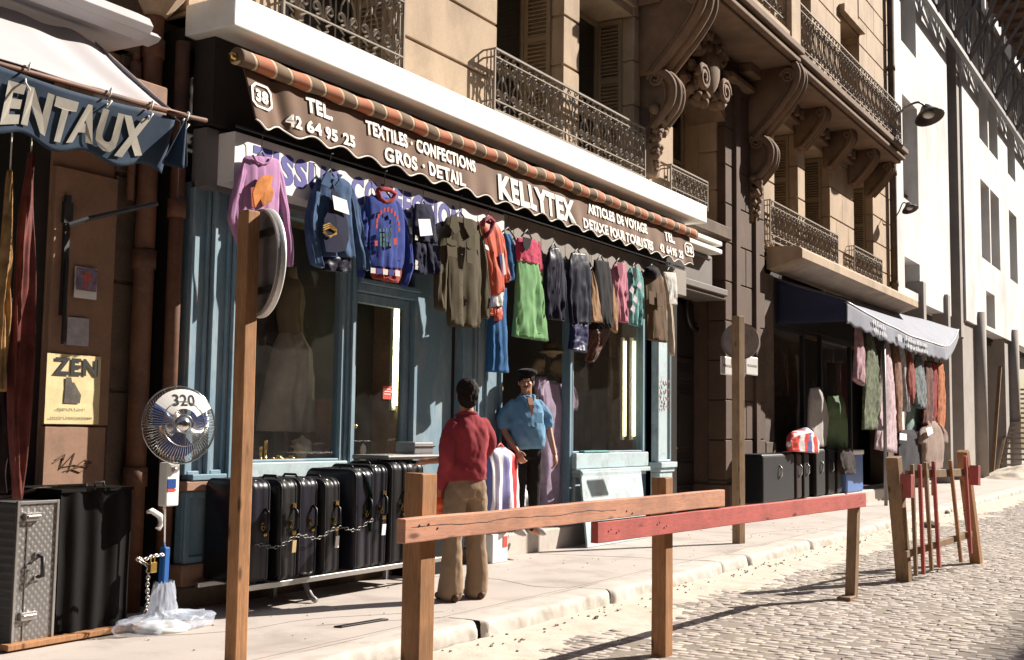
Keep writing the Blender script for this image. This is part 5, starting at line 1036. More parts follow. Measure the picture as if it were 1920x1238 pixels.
M['signback'] = mk('grey sign back', (.27, .24, .23), .2, 5, 60, .55, .15, .002, metal=.3, dirt=(.12, .09, .07), dirt_amt=.6, dscale=6)
M['signrim'] = mk('pale sign rim', (.62, .60, .58), .08, 5, 60, .45, .1, .001, metal=.3)
dc = at(492, 494, X=5.0); dn = Vector((math.cos(math.radians(-24)), math.sin(math.radians(-24)), 0))
dd = disc(sp1, dc, dn, .318, M['signback'], None)
mb = MB(); u = Vector((-dn.y, dn.x, 0)); N = 60
mb.tube([dc + (u * math.cos(a) + Vector((0, 0, 1)) * math.sin(a)) * .319 - dn * .012 for a in np.linspace(0, 2 * math.pi, N)], [(.006, .028)] * N, 8, cap=False); part(dd, 'rim', M['signrim'], mb, smooth=True)
mb = MB()
for z in (-.17, .17): mb.beam(dc + u * -.24 - dn * .02 + Vector((0, 0, z)), dc + u * .2 - dn * .02 + Vector((0, 0, z)), .02, .04)
part(sp1, 'bracket', M['blackmetal'], mb)
sp2 = thing('sign_post', 'far timber post on the pavement with a grey disc and two small white plates', 'post', (13.56, 5.1, 0))
post(sp2, 13.58, 5.08, 2.80, .115, M['timber_grey'], -.01, yaw=.3)
c = at(1388, 640, Y=5.22); disc(sp2, c, (.9, .3, 0), .235, M['signback'], None)
for px in (1363, 1409):
    a = at(px - 11, 702, Y=5.22); b = at(px + 11, 671, Y=5.22); mb = MB(); mb.box(a.x, b.x, 5.21, 5.235, a.z, b.z); o = part(sp2, 'sign_plate', M['signrim'], mb, bevel=.02, seg=2); mb = MB(); mb.box(a.x + .05, b.x - .05, 5.205, 5.21, (a.z + b.z) / 2 - .01, (a.z + b.z) / 2 + .015); part(o, 'marking', M['signback'], mb)
# slatted red and tan gate beyond
gt = thing('slatted_gate', 'rickety red and tan slatted wooden gate between two posts on the setts', 'gate', (13.2, 2.65, ROADZ))
GA, GB = Vector((12.157, 2.817, 0)), Vector((14.349, 2.507, 0)); gd = (GB - GA); gd.z = 0
def gp(px, py, off=0):
    nrm = Vector((-gd.y, gd.x, 0)).normalized(); r = ray(px, py); t = (GA.dot(nrm) - off) / r.dot(nrm); return Vector((r.x * t, r.y * t, CAMZ + r.z * t))
def gbeam(nm, p0, p1, w_, th, mat, off): mb = MB(); mb.beam(gp(*p0, off), gp(*p1, off), th, w_, up=(0, 0, 1) if abs(p0[0] - p1[0]) > abs(p0[1] - p1[1]) else tuple(gd.normalized())); return part(gt, nm, mat, mb, bevel=.004)
gbeam('post', (1696, 1094), (1675, 857), .12, .13, M['timber_grey'], 0); gbeam('post', (1831, 1058), (1805, 846), .10, .12, M['timber'], 0)
gbeam('rail', (1700, 890), (1808, 886), .085, .04, M['timber_grey'], .08); gbeam('rail', (1697, 1040), (1820, 1001), .07, .04, M['timber_grey'], .08)
for (x0, y0, x1, y1, m_) in ((1717.5, 1080, 1710, 871, 'timber_grey'), (1731.6, 1077, 1724, 871, 'red_wood'), (1747, 1070, 1734.5, 867, 'timber_grey'), (1761, 1064, 1750, 865, 'red_wood'), (1802, 1054, 1781.5, 863, 'timber'), (1820, 1038, 1809, 855, 'red_wood')): gbeam('slat', (x0, y0), (x1, y1), .042, .035, M[m_], .115)
gbeam('block', (1701, 934), (1701, 890), .10, .11, M['red_wood'], .17); gbeam('block', (1828, 910), (1828, 873), .09, .10, M['red_wood'], .12); gbeam('block', (1690, 952), (1689, 909), .10, .06, M['timber_grey'], .11)
mb = MB()
for s in ((1745, 985, .14), (1772, 962, .10)): mb.ball(at(s[0], s[1], Z=ROADZ + .03), s[2] * 1.4, s[2], s[2] * .5, 9, 6, rough=.7, seed=s[0])
o = mb.build('rubble_lump', M['stone_grime'], None, smooth=True); tag(o, 'dark lump of rubble lying on the setts behind the slatted gate', 'rubble')
# ------------------------------------------------------------------ metal trunk, black case, pallet and fan at the left
tp = NT('tread plate'); v1 = tp.n.new('ShaderNodeTexWave'); v2 = tp.n.new('ShaderNodeTexWave')
for v_, r_ in ((v1, .7), (v2, -.75)):
    mpp = tp.n.new('ShaderNodeMapping'); mpp.inputs['Rotation'].default_value = (0, r_, 0); tp.lk(tp.co, mpp.inputs[0]); tp.lk(mpp.outputs[0], v_.inputs['Vector']); v_.inputs['Scale'].default_value = 9.5; v_.inputs['Distortion'].default_value = .6
mx_ = tp.mix(1.0, v1.outputs['Fac'], v2.outputs['Fac'], 'MULTIPLY'); tp.b.inputs['Metallic'].default_value = .85; tp.rough(.42)
tp.col(tp.mix(tp.noise(5, 6), tp.ramp(mx_, [(.1, (.26, .25, .245)), (.75, (.42, .405, .39))]), (.27, .26, .25))); tp.bump(mx_, .35, .006); M['tread'] = tp.m
tr = thing('metal_trunk', 'upright trunk clad in patterned metal plate with latches and a handle', 'trunk', (4.5, 6.4, 0))
mb = MB(); mb.box(4.36, 4.64, 6.16, 6.86, .0, .872); part(tr, 'shell', M['tread'], mb, bevel=.006)
mb = MB()
for x in (4.36, 4.635): mb.box(x - .006, x + .012, 6.148, 6.17, 0, .88)
mb.box(4.37, 4.63, 6.148, 6.17, .862, .88); mb.box(4.43, 4.435, 6.153, 6.16, .05, .80); part(tr, 'edge_trim', M['steel'], mb, bevel=.003)
for z in (.76, .17): mb = MB(); mb.box(4.40, 4.51, 6.13, 6.16, z, z + .05); mb.tube([(4.41, 6.125, z + .03), (4.50, 6.125, z + .03)], .008, 6); part(tr, 'latch', M['steel'], mb, bevel=.003)
mb = MB(); mb.tube([(4.515, 6.155, .55), (4.515, 6.11, .54), (4.515, 6.105, .43), (4.515, 6.155, .42)], .014, 8); part(tr, 'handle', M['blackmetal'], mb, smooth=True)
mb = MB(); mb.box(4.49, 4.54, 6.145, 6.16, .54, .57); mb.box(4.49, 4.54, 6.145, 6.16, .40, .43); mb.box(4.43, 4.475, 6.14, 6.16, .47, .50); part(tr, 'handle_plate', M['chrome'], mb, bevel=.003)
bk = thing('black_case', 'large dull black case with wavy panels between metal trunk and fan', 'case', (4.95, 6.4, .05))
mb = MB(); mb.sheet(lambda u, v: (4.67 + .55 * u, 6.17 + .012 * math.sin(u * 22) * (u < .98) + .008 * noise.noise((u * 6, v * 2, 0)), .05 + .875 * v), 60, 14); mb.box(4.67, 5.22, 6.19, 6.70, .05, .925); mb.box(4.665, 5.225, 6.16, 6.7, .92, .94); part(bk, 'shell', mk('scuffed black', (.005, .004, .004), .5, 4, 40, .8, .3, .004, stretch=(1, 1, .4), spec=.15), mb)
mb = MB(); mb.tube([(5.02, 6.3, .94), (5.03, 6.3, .975), (5.06, 6.3, .965), (5.09, 6.3, .975), (5.10, 6.3, .94)], .006, 6); part(bk, 'handle', M['steel'], mb, smooth=True)
pa = thing('pallet', 'thin wooden pallet under the black case', 'pallet', (4.9, 6.3, 0)); mb = MB(); mb.box(4.3, 5.30, 6.10, 6.18, .012, .047); mb.box(4.66, 5.28, 6.20, 6.7, .012, .045); mb.box(5.18, 5.30, 6.07, 6.098, 0, .055); part(pa, 'board', M['timber'], mb, bevel=.004)
mb = MB(); mb.tube([(4.3, 6.5, .885), (4.5, 6.45, .89), (4.66, 6.42, .93), (4.8, 6.4, .945), (5.05, 6.42, .945)], .012, 6); o = mb.build('rope', M['stone_grime'], None, smooth=True); tag(o, 'dirty rope lying across the tops of trunk and black case', 'rope')
FX, FY = 5.44, 6.02
fan = thing('pedestal_fan', 'chrome pedestal fan with blue blades and a 320 price card', 'fan', (FX, FY, 0))
hc = at(335, 797, Y=FY - .05); fn = Vector((-.30, -.94, .10)).normalized(); fu_ = Vector((-fn.y, fn.x, 0)).normalized() * -1; fv = fn.cross(fu_); fv = fv if fv.z > 0 else -fv
if fu_.dot(RX) < 0: fu_ = -fu_
def fp(a, r, h): return hc + (fu_ * math.cos(a) + fv * math.sin(a)) * r + fn * h
mb = MB(); RG = .258
for i in range(72):
    a = 2 * math.pi * i / 72; mb.tube([fp(a, .062, .085), fp(a, .15, .08), fp(a, .22, .05), fp(a, RG, 0), fp(a, .22, -.05), fp(a, .1, -.09)], .0019, 4, cap=False)
for r, h in ((RG, 0), (RG + .003, .008), (.15, .082), (.062, .087), (.1, -.09)): mb.tube([fp(a, r, h) for a in np.linspace(0, 2 * math.pi, 49)], .004 if r > .2 else .003, 6, cap=False)
part(fan, 'grille', M['chrome'], mb, smooth=True)
fb_m = mk('blue fan plastic', (.03, .075, .26), .1, 3, 30, .25, 0)
for j in range(3):
    mb = MB(); a0 = math.radians((20, 150, 265)[j])
    def bl(u, v, a0=a0):
        r = .05 + .165 * v; wd = (.30 + .50 * math.sin(min(1, v * 1.15) * math.pi * .62)); wd *= math.sqrt(max(0, 1 - max(0, (v - .72) / .30) ** 2)); a = a0 + (u - .5) * 2 * wd * .78; return fp(a, r, .015 + .05 * (u - .5))
    mb.sheet(bl, 12, 10); part(fan, 'blade', fb_m, mb, smooth=True)
mb = MB(); mb.lathe(hc + fn * .03, [(.05, 0), (.058, .03), (.052, .055), (.035, .06), (.03, .066), (.012, .07)], 24, fn); mb.lathe(hc - fn * .2, [(.05, 0), (.075, .03), (.08, .1), (.06, .16)], 20, fn); part(fan, 'hub', M['chrome'], mb, smooth=True)
mb = MB(); N = 14; v_ = [fp(math.radians(28 + 116 * i / N), .10, .092) for i in range(N + 1)] + [fp(math.radians(28 + 116 * i / N), .235, .062) for i in range(N + 1)]
mb.add(v_, [(i, i + 1, N + 2 + i, N + 1 + i) for i in range(N)]); cd = part(fan, 'price_card', M['paper'], mb)
mb = MB()
def card(x, y): r = math.hypot(x, y); return hc + fu_ * x + fv * y + fn * (.092 - .030 * max(0, r - .10) / .135 + .0022)
put_text(mb, '320', lambda u, v: card(-.075 + .155 * u, .118 + .080 * v), .01); part(cd, 'lettering', M['ink'], mb)
bx = hc.x - .03
mb = MB(); mb.tube([(bx + .03, FY + .02, hc.z - .2), (bx - .02, FY, .85), (FX - .06, FY, .50)], .010, 8); part(fan, 'pole', M['chrome'], mb, smooth=True)
mb = MB(); mb.beam((FX - .055, FY, .54), (FX - .06, FY, .30), .055, .05); part(fan, 'lower_pole', mk('blue enamel', (.02, .11, .36), .08, 5, 40, .35, 0), mb, bevel=.008)
p = at(319, 900, Y=FY - .02); q = at(319, 870, Y=FY - .02)
mb = MB(); mb.box(p.x - .055, p.x + .055, FY - .05, FY + .03, q.z - .28, hc.z - .25); part(fan, 'control_box', M['white'], mb, bevel=.01, seg=2)
mb = MB(); mb.box(p.x - .05, p.x + .02, FY - .056, FY - .05, hc.z - .42, hc.z - .36); part(fan, 'sticker', fb_m, mb); mb = MB(); mb.box(p.x - .05, p.x + .02, FY - .056, FY - .05, hc.z - .44, hc.z - .425); part(fan, 'sticker', M['redmark'], mb)
mb = MB(); mb.lathe((p.x, FY - .05, hc.z - .30), [(.02, 0), (.02, .02), (.01, .026)], 12, (0, -1, 0)); part(fan, 'knob', M['steel'], mb)
mb = MB(); mb.lathe((FX - .06, FY, 0), [(.19, 0), (.19, .02), (.15, .04), (.04, .05)], 24); part(fan, 'base', M['white'], mb, smooth=True)
pg = bpy.data.materials.new('clear plastic'); pg.use_nodes = True; b_ = pg.node_tree.nodes['Principled BSDF']; b_.inputs['Base Color'].default_value = (.62, .68, .80, 1); b_.inputs['Roughness'].default_value = .18; b_.inputs['Alpha'].default_value = .40; b_.inputs['Specular IOR Level'].default_value = .9
mb = MB()
def bagf(u, v):
    a = 2 * math.pi * u; q = (math.cos(a), math.sin(a))
    if v < .25: r, z = .30, .075 * v / .25
    elif v < .5: r, z = .30 - .20 * (v - .25) / .25, .075 + .035 * (v - .25) / .25
    else: r, z = .10 - .035 * (v - .5) * 2, .11 + .20 * (v - .5) * 2
    r *= 1 + (.12 * math.sin(a * 2 + 2) + .16 * noise.noise((q[0] * 3, q[1] * 3, v * 5))) * (1 if v < .5 else .7) + .10 * noise.noise((q[0] * 7, q[1] * 7, v * 11)); z += .022 * noise.noise((q[0] * 6, q[1] * 6, v * 7))
    return (FX - .055 + r * q[0] * 1.1 + (.03 if v < .5 else 0), FY + r * q[1] * .62, max(.004, z))
mb.sheet(bagf, 72, 26); o = mb.build('plastic_bag', pg, None, smooth=True); tag(o, 'crumpled clear plastic bag tied round the base of the fan', 'plastic bag')
def chainlinks(pts, nl, nm, lb, r=.0045, s_=.018):
    pts = resample(pts, nl + 1); mb = MB()
    for i in range(nl):
        p = (pts[i] + pts[i + 1]) / 2; d = (pts[i + 1] - pts[i]).normalized() * (pts[i + 1] - pts[i]).length * .72; v = d.orthogonal().normalized() * s_ * .55
        if i % 2: v = d.normalized().cross(v)
        mb.tube([p + d * math.cos(a) + v * math.sin(a) for a in np.linspace(0, 6.283, 11)], r, 5, cap=False)
    o = mb.build(nm, M['steel'], None, smooth=True); tag(o, lb, 'chain')
chainlinks([at(x, y, Y=FY - .10) for x, y in ((306, 1040), (285, 1043), (270, 1050), (255, 1046), (262, 1053), (276, 1058), (278, 1075), (276, 1100), (277, 1128), (272, 1150))], 30, 'chain', 'heavy steel chain hanging beside the blue foot of the fan')
mb = MB(); p = at(286, 1063, Y=FY - .12); mb.box(p.x - .03, p.x + .02, FY - .14, FY - .11, p.z - .035, p.z + .03); mb.tube([(p.x - .02, FY - .125, p.z + .03), (p.x - .02, FY - .125, p.z + .06), (p.x + .01, FY - .125, p.z + .06), (p.x + .01, FY - .125, p.z + .03)], .006, 6); o = mb.build('padlock', M['brass'], None, bevel=.004); tag(o, 'brass padlock on the fan chain', 'padlock')
mb = MB(); mb.tube([at(x, y, Y=6.2) for x, y in ((276, 960), (285, 958), (300, 968), (303, 980), (298, 992), (292, 990))], [.012, .02, .022, .02, .016, .006], 8); o = mb.build('twisted_plastic', M['paper'], None, smooth=True); tag(o, 'twist of pale plastic tied to the pipe behind the fan', 'plastic scrap')
# textiles hung from the left awning
TYX = 5.62
maroon = C_('maroon sequin cloth', (128, 58, 50), var=.4, rough=.5); gold = C_('gold striped cloth', (176, 132, 72), var=.5); brown2 = C_('dark patterned cloth', (52, 36, 38), var=.5)
for nm, lb, mat, L, R, dd_ in (('hanging_scarf', 'long maroon sequined cloth hanging under the left awning', maroon, [(54, 286), (36, 420), (24, 600), (16, 760), (26, 935)], [(63, 286), (61, 420), (61, 600), (54, 760), (40, 938)], .05), ('hanging_scarf', 'narrow gold striped cloth hanging left of the long maroon one', gold, [(14, 320), (2, 460), (-8, 640), (-14, 730)], [(24, 318), (24, 460), (14, 640), (6, 735)], .04), ('hanging_scarf', 'dark patterned cloth behind the maroon one', brown2, [(-14, 560), (-14, 760), (-6, 925)], [(28, 560), (30, 760), (26, 915)], .05)):
    p = at(L[0][0], L[0][1], Y=TYX); o = thing(nm, lb, 'cloth', (p.x, TYX, p.z), 'cloths hanging under the left awning'); seedc[0] += 1; mb = MB(); pc(mb, L, R, Y=TYX + (.12 if 'dark' in lb else 0), d=dd_, amp=.03, k=4, seed=seedc[0]); part(o, 'cloth', mat, mb, smooth=True)
    mb = MB(); q = at((L[0][0] + R[0][0]) / 2, L[0][1], Y=TYX + (.12 if 'dark' in lb else 0)); mb.tube([q, (q.x, q.y, 3.25)], .004, 5); part(o, 'cord', M['lettering'], mb)
# leaning board by the right window
lb_ = thing('leaning_board', 'pale blue scuffed board leaning under the right shop window', 'board', (12.9, 6.5, 0)); q0, q1 = at(1087, 885, Y=6.46), at(1200, 880, Y=6.46); b0, b1 = at(1100, 1018, Y=6.28), at(1214, 1000, Y=6.28)
mb = MB(); mb.add([q0, q1, Vector((b1.x, 6.28, .0)), Vector((b0.x, 6.28, .0))], [(0, 1, 2, 3)]); part(lb_, 'board', M['blue_pale'], mb, thick=.025, bevel=.004)
mb = MB(); mb.beam(q0 + Vector((.03, -.018, -.05)), q1 + Vector((-.03, -.018, -.05)), .012, .07); part(lb_, 'batten', M['blue_pale'], mb)
mb = MB(); a = at(703, 1172, Z=0); mb.obox((a.x - .02, a.y + .1, .006), (.22, -.03, 0), (-.01, .028, 0), (0, 0, .006)); o = mb.build('offcut_or_strip', M['black'], None, bevel=.003); tag(o, 'thin dark flat strip lying on the pavement by the suitcases', 'wood offcut')  # thin flat dark strip laid on the pavement
# ------------------------------------------------------------------ second shop: awning, goods, lamps
a2 = thing('shop_awning', 'sagging grey awning with navy side wing over the second shop', 'awning', (19.6, 5.4, 3.6))
M['greyawn'] = mk('grey blue awning cloth', (.20, .21, .26), .12, 2, 160, .85, .2, .004, dirt=(.12, .12, .14), dirt_amt=.5, dscale=1)
M['navyawn'] = mk('navy awning cloth', (.022, .025, .06), .15, 3, 160, .85, .2, .003)
FL, FR = at(1586, 566, Y=5.4), at(1772, 650, Y=5.4); BL, BR_ = Vector((19.65, 6.62, 4.08)), at(1797, 618, Y=6.4)
def cv(u, v):
    f = FL.lerp(FR, u); f.z -= .10 * math.sin(u * math.pi); b = BL.lerp(BR_, u); p = f.lerp(b, v); p.z -= .12 * math.sin(v * math.pi) * (.4 + .6 * u) + .03 * noise.noise((u * 6, v * 3, 2)); return p
mb = MB(); mb.sheet(cv, 60, 14); part(a2, 'canopy_cloth', M['greyawn'], mb, smooth=True, thick=.01)
mb = MB(); mb.sheet(lambda u, v: (lambda p: (p.x, p.y - .01 + .02 * math.sin(u * 30) * v, p.z - (.36 - .05 * u + .02 * math.cos(u * 90)) * v))(cv(u, 0)), 80, 6); v2_ = part(a2, 'valance', M['greyawn'], mb, smooth=True, thick=.006)
mb = MB(); rq = random.Random(9)
for u0, u1, z0, z1 in ((.19, .30, .05, .15), (.20, .31, .18, .27), (.42, .45, .08, .24), (.50, .74, .04, .15), (.52, .74, .18, .28)):
    q = u0
    while q < u1:
        p = cv(q, 0); zz = rq.uniform(z0, (z0 + z1) / 2); mb.add([(p.x, p.y - .05, p.z - zz), (p.x + .1, p.y - .05, p.z - zz - .012), (p.x + .1, p.y - .05, p.z - z1 - .012), (p.x + .02, p.y - .05, p.z - z1)], [(0, 1, 2, 3)]); q += rq.uniform(.013, .022)
part(v2_, 'faded_lettering', mk('faded white letters', (.5, .5, .52), .1, 8, 40, .9, 0), mb)
mb = MB(); mb.sheet(lambda u, v: (lambda p: (p.x + .02, p.y, p.z - (.33 - .1 * u) * v))(cv(1, u)), 14, 6); part(a2, 'end_valance', M['greyawn'], mb, smooth=True, thick=.006)
mb = MB(); mb.sheet(lambda u, v: (19.62 + .02 * math.sin(v * 5), 6.62 - 1.22 * u, (4.04 - .40 * u) * (1 - v) + 3.27 * v), 14, 10); part(a2, 'side_wing', M['navyawn'], mb, smooth=True, thick=.006)
mb = MB(); mb.tube([tuple(cv(i / 20, 0)) for i in range(21)], .025, 7); mb.tube([(22.6, 5.5, 3.4), (22.6, 5.5, 0)], .035, 8); mb.tube([tuple(cv(1, i / 10)) for i in range(11)], .02, 6); part(a2, 'frame_pole', M['greymetal'], mb, smooth=True)
def hang(nm, lb, cat, rgb, L, R, Y=5.6, d=.06, var=.4, amp=.03, grp='goods hanging under the grey awning', sub=None):
    p = at(L[0][0], L[0][1], Y=Y); o = thing(nm, lb, cat, (p.x, Y, p.z), grp); seedc[0] += 1; mb = MB(); pc(mb, L, R, Y=Y, d=d, amp=amp, k=3, seed=seedc[0], rows=24, n=28); part(o, 'cloth', C_('%s dyed cloth' % nm + str(rgb), rgb, var=var), mb, smooth=True)
    mb = MB(); q = at((L[0][0] + R[0][0]) / 2, L[0][1], Y=Y); mb.tube([q + Vector((0, 0, -.03)), q + Vector((0, .02, .12))], .012, 5); part(o, 'hook', M['blackmetal'], mb); return o
hang('scarf', 'short pale pink scarf, first under the grey awning', 'scarf', (200, 150, 160), [(1604, 606), (1603, 660), (1600, 712)], [(1612, 606), (1618, 660), (1618, 724)])
hang('scarf', 'green, cream and black patterned scarf next to the awning pole', 'scarf', (110, 120, 84), [(1626, 622), (1620, 700), (1617, 806)], [(1634, 622), (1650, 720), (1644, 806)], var=.8)
hang('scarf', 'longest scarf, pinkish white with fringe', 'scarf', (214, 182, 190), [(1655, 634), (1648, 740), (1640, 842)], [(1664, 636), (1676, 740), (1680, 850)])
hang('scarf', 'narrow rust brown scarf between white and red cloths', 'scarf', (160, 104, 70), [(1674, 644), (1677, 730), (1678, 812)], [(1684, 646), (1690, 730), (1688, 806)], var=.6)
hang('scarf', 'narrow white scarf behind the rust brown one', 'scarf', (206, 204, 210), [(1687, 648), (1691, 700), (1694, 772)], [(1691, 648), (1698, 700), (1699, 772)], Y=5.66)
hang('scarf', 'short red orange scarf in the middle of the row', 'scarf', (176, 72, 48), [(1702, 660), (1701, 710), (1704, 757)], [(1706, 660), (1713, 710), (1709, 757)])
hang('scarf', 'grey and turquoise knotted scarf', 'scarf', (120, 132, 136), [(1716, 666), (1712, 710), (1718, 764)], [(1726, 668), (1734, 716), (1732, 768)], var=.7)
hang('scarf', 'dark brown and orange scarf near the end of the row', 'scarf', (120, 56, 34), [(1734, 676), (1731, 740), (1728, 796)], [(1746, 678), (1748, 740), (1746, 800)], var=.8)
hang('scarf', 'bright orange scarf, last of the row', 'scarf', (222, 120, 44), [(1757, 680), (1757, 740), (1755, 800)], [(1767, 682), (1770, 740), (1766, 806)], var=.5)
hang('scarf', 'crimson scarf just left of the bright orange one', 'scarf', (190, 40, 56), [(1747, 678), (1747, 740), (1747, 800)], [(1755, 680), (1757, 740), (1755, 802)], var=.5, Y=5.66)
hang('dress', 'mint dress low in the row behind the dark jacket', 'dress', (150, 186, 176), [(1702, 748), (1700, 780), (1698, 812)], [(1728, 752), (1730, 780), (1730, 806)], var=.2, Y=5.8)
hang('jacket', 'black jacket with white price tag left of the beige mannequin', 'jacket', (34, 30, 40), [(1688, 806), (1680, 840), (1681, 892)], [(1712, 806), (1722, 840), (1722, 892)], var=.2, Y=5.7, d=.12)
patch(None, 'price_card', M['paper'], [(1687, 812), (1700, 814), (1700, 826), (1687, 825)], 5.55); pcards = [o for o in COL.objects if o.name.startswith('price_card') and o.parent is None]
tag(pcards[-1], 'white price card pinned on the black jacket', 'price card')
mq = hang('mannequin', 'headless mannequin in a short sleeved beige blouse beside the black jacket', 'mannequin', (170, 140, 124), [(1735, 788), (1728, 820), (1730, 868), (1738, 880)], [(1752, 790), (1766, 820), (1764, 868), (1758, 882)], var=.15, Y=5.6, d=.14, amp=.03, grp=None)
for L, R in (([(1734, 792), (1724, 812), (1722, 832)], [(1740, 794), (1734, 818), (1733, 834)]), ([(1754, 792), (1762, 812), (1764, 832)], [(1760, 796), (1772, 812), (1774, 830)])):
    seedc[0] += 1; mb = MB(); pc(mb, L, R, Y=5.6, d=.09, amp=.02, seed=seedc[0], rows=14, n=20); part(mq, 'sleeve', bpy.data.materials['mannequin dyed cloth(170, 140, 124)'], mb, smooth=True)
mb = MB(); q = at(1748, 885, Y=5.6); mb.tube([(q.x, 5.6, 0), (q.x, 5.6, q.z + .1)], .03, 8); mb.ball(at(1746, 786, Y=5.6), .07, .07, .08, 10, 7); part(mq, 'stand', bei, mb, smooth=True)
patch(mq, 'price_card', M['paper'], [(1736, 803), (1747, 800), (1750, 812), (1740, 818)], 5.44)
hang('shirt', 'white short sleeved shirt on the rail in the second shop doorway', 'shirt', (200, 192, 186), [(1520, 728), (1516, 780), (1517, 840)], [(1534, 726), (1548, 770), (1544, 835)], var=.08, Y=6.2, d=.1, grp='shirts on the doorway rail')
hang('shirt', 'pale green striped shirt right of the white shirt', 'shirt', (120, 150, 100), [(1552, 742), (1546, 790), (1548, 845)], [(1578, 742), (1586, 790), (1586, 838)], var=.15, Y=6.2, d=.1, grp='shirts on the doorway rail')
hang('shirt', 'dark checked shirt hanging low beside the blue box', 'shirt', (58, 40, 36), [(1574, 842), (1572, 870), (1578, 890)], [(1596, 840), (1600, 870), (1602, 888)], var=.5, Y=5.9, d=.08, grp=None)
Z2 = .25
def case2(px0, px1, pyt, lb, rgb, y0=6.05):
    a = at(px0, pyt, Y=y0); b = at(px1, pyt, Y=y0); t = thing('suitcase', lb, 'suitcase', ((a.x + b.x) / 2, y0 + .2, Z2), 'suitcases of the second shop'); mb = MB(); mb.box(a.x, b.x, y0, y0 + .42, Z2 + .005, a.z); part(t, 'shell', C_('case%s' % (rgb,), tuple(int(x * .42) for x in rgb), rough=.5, spec=.2), mb, bevel=.05, seg=3)
    mb = MB(); xc = (a.x + b.x) / 2; zc = (a.z + Z2) / 2 + .1; mb.tube([(xc, y0, zc + .1), (xc, y0 - .04, zc + .06), (xc, y0 - .04, zc - .06), (xc, y0, zc - .1)], .014, 6); part(t, 'handle', M['steel'], mb, smooth=True)
for px0, px1, pyt, lb, rgb in ((1430, 1490, 852, 'broad dark navy suitcase at the left of the second shop', (30, 28, 44)), (1493, 1504, 850, 'narrow maroon suitcase beside the broad dark navy one', (120, 44, 34)), (1507, 1518, 848, 'slim black suitcase right of the maroon one', (34, 28, 28)), (1530, 1548, 842, 'dark brown suitcase under the white shirt', (52, 34, 30)), (1552, 1566, 842, 'black suitcase under the pale green shirt', (30, 26, 28)), (1569, 1580, 846, 'small dark suitcase left of the blue box', (44, 34, 34))): case2(px0, px1, pyt, lb, rgb)
a = at(1587, 908, Y=6.0); b = at(1618, 852, Y=6.0)
t = thing('cool_box', 'blue box with a white lid on the step of the second shop', 'box', ((a.x + b.x) / 2, 6.2, Z2)); mb = MB(); mb.box(a.x, b.x, 6.0, 6.4, Z2 + .003, b.z); part(t, 'body', mk('light blue plastic', (.10, .19, .45), .08, 4, 40, .45, 0), mb, bevel=.02, seg=2); mb = MB(); mb.box(a.x - .02, b.x + .02, 5.98, 6.42, b.z, b.z + .09); part(t, 'lid', M['paper'], mb, bevel=.02, seg=2)
def stripes(name, w_, cols):
    k = NT(name); s = k.n.new('ShaderNodeSeparateXYZ'); k.lk(k.co, s.inputs[0]); m1 = k.n.new('ShaderNodeMath'); m1.operation = 'MULTIPLY'; m1.inputs[1].default_value = 1 / w_; k.lk(s.outputs['X'], m1.inputs[0]); m2 = k.n.new('ShaderNodeMath'); m2.operation = 'FRACT'; k.lk(m1.outputs[0], m2.inputs[0])
    r = k.n.new('ShaderNodeValToRGB'); e = r.color_ramp.elements; r.color_ramp.interpolation = 'CONSTANT'
    while len(e) < len(cols): e.new(.5)
    for el, (p, c) in zip(e, cols): el.position = p; el.color = (*lin(c), 1)
    k.lk(m2.outputs[0], r.inputs[0]); k.col(r.outputs[0]); k.rough(.45); k.bump(k.noise(30, 4), .4, .006); return k.m
M['bagstripe'] = stripes('red white blue woven plastic', .62, [(0, (120, 110, 130)), (.1, (222, 220, 222)), (.2, (128, 124, 176)), (.36, (226, 224, 226)), (.46, (196, 44, 52)), (.68, (232, 228, 226)), (.84, (110, 118, 176)), (.94, (226, 224, 226))])
def bag(nm, lb, L, R, Y, d, mats, handle=None):
    p = at(L[0][0], L[-1][1], Y=Y); o = thing(nm, lb, 'bag', (p.x, Y, p.z)); seedc[0] += 1; mb = MB(); pc(mb, L, R, Y=Y, d=d, amp=.03, k=1.2, seed=seedc[0], rows=26); part(o, 'body', mats, mb, smooth=True)
    if handle: mb = MB(); mb.tube([tuple(at(x, y, Y=Y - .02)) for x, y in handle], .012, 6); part(o, 'handle', M['redmark'], mb, smooth=True)
    return o
bag('shopping_bag', 'soft red, white and blue striped woven bag held at the side of the beret man', [(914, 842), (909, 880), (909, 950), (914, 986)], [(944, 838), (962, 862), (966, 945), (960, 990)], 6.36, .13, M['bagstripe'], [(928, 842), (938, 832), (950, 846), (960, 862)])
a = at(905, 1040, Y=6.42); b = at(934, 998, Y=6.42); t = thing('carton', 'small white carton with a red mark on the pavement against the step', 'carton', ((a.x + b.x) / 2, 6.5, 0)); mb = MB(); mb.box(a.x, b.x, 6.30, 6.50, .002, b.z); part(t, 'body', M['paper'], mb, bevel=.006); mb = MB(); mb.box(b.x - .1, b.x - .02, 6.294, 6.299, b.z - .14, b.z - .03); part(t, 'mark', M['redmark'], mb)
bag('plastic_bag', 'bulging white plastic bag with red bottom held at the beret man’s side', [(966, 892), (964, 920), (962, 946), (966, 955)], [(968, 892), (980, 915), (988, 938), (984, 953)], 6.50, .09, mk('white plastic', (.72, .70, .72), .08, 6, 40, .4, .3, .006))
bag('plastic_bag', 'small orange plastic bag hanging at the left side of the man in red', [(824, 930), (819, 945), (819, 962), (824, 968)], [(836, 930), (846, 945), (849, 960), (844, 968)], 5.30, .06, mk('orange plastic', (.80, .10, .02), .1, 6, 40, .4, .3, .006), [(826, 934), (826, 915), (830, 904), (834, 934)])
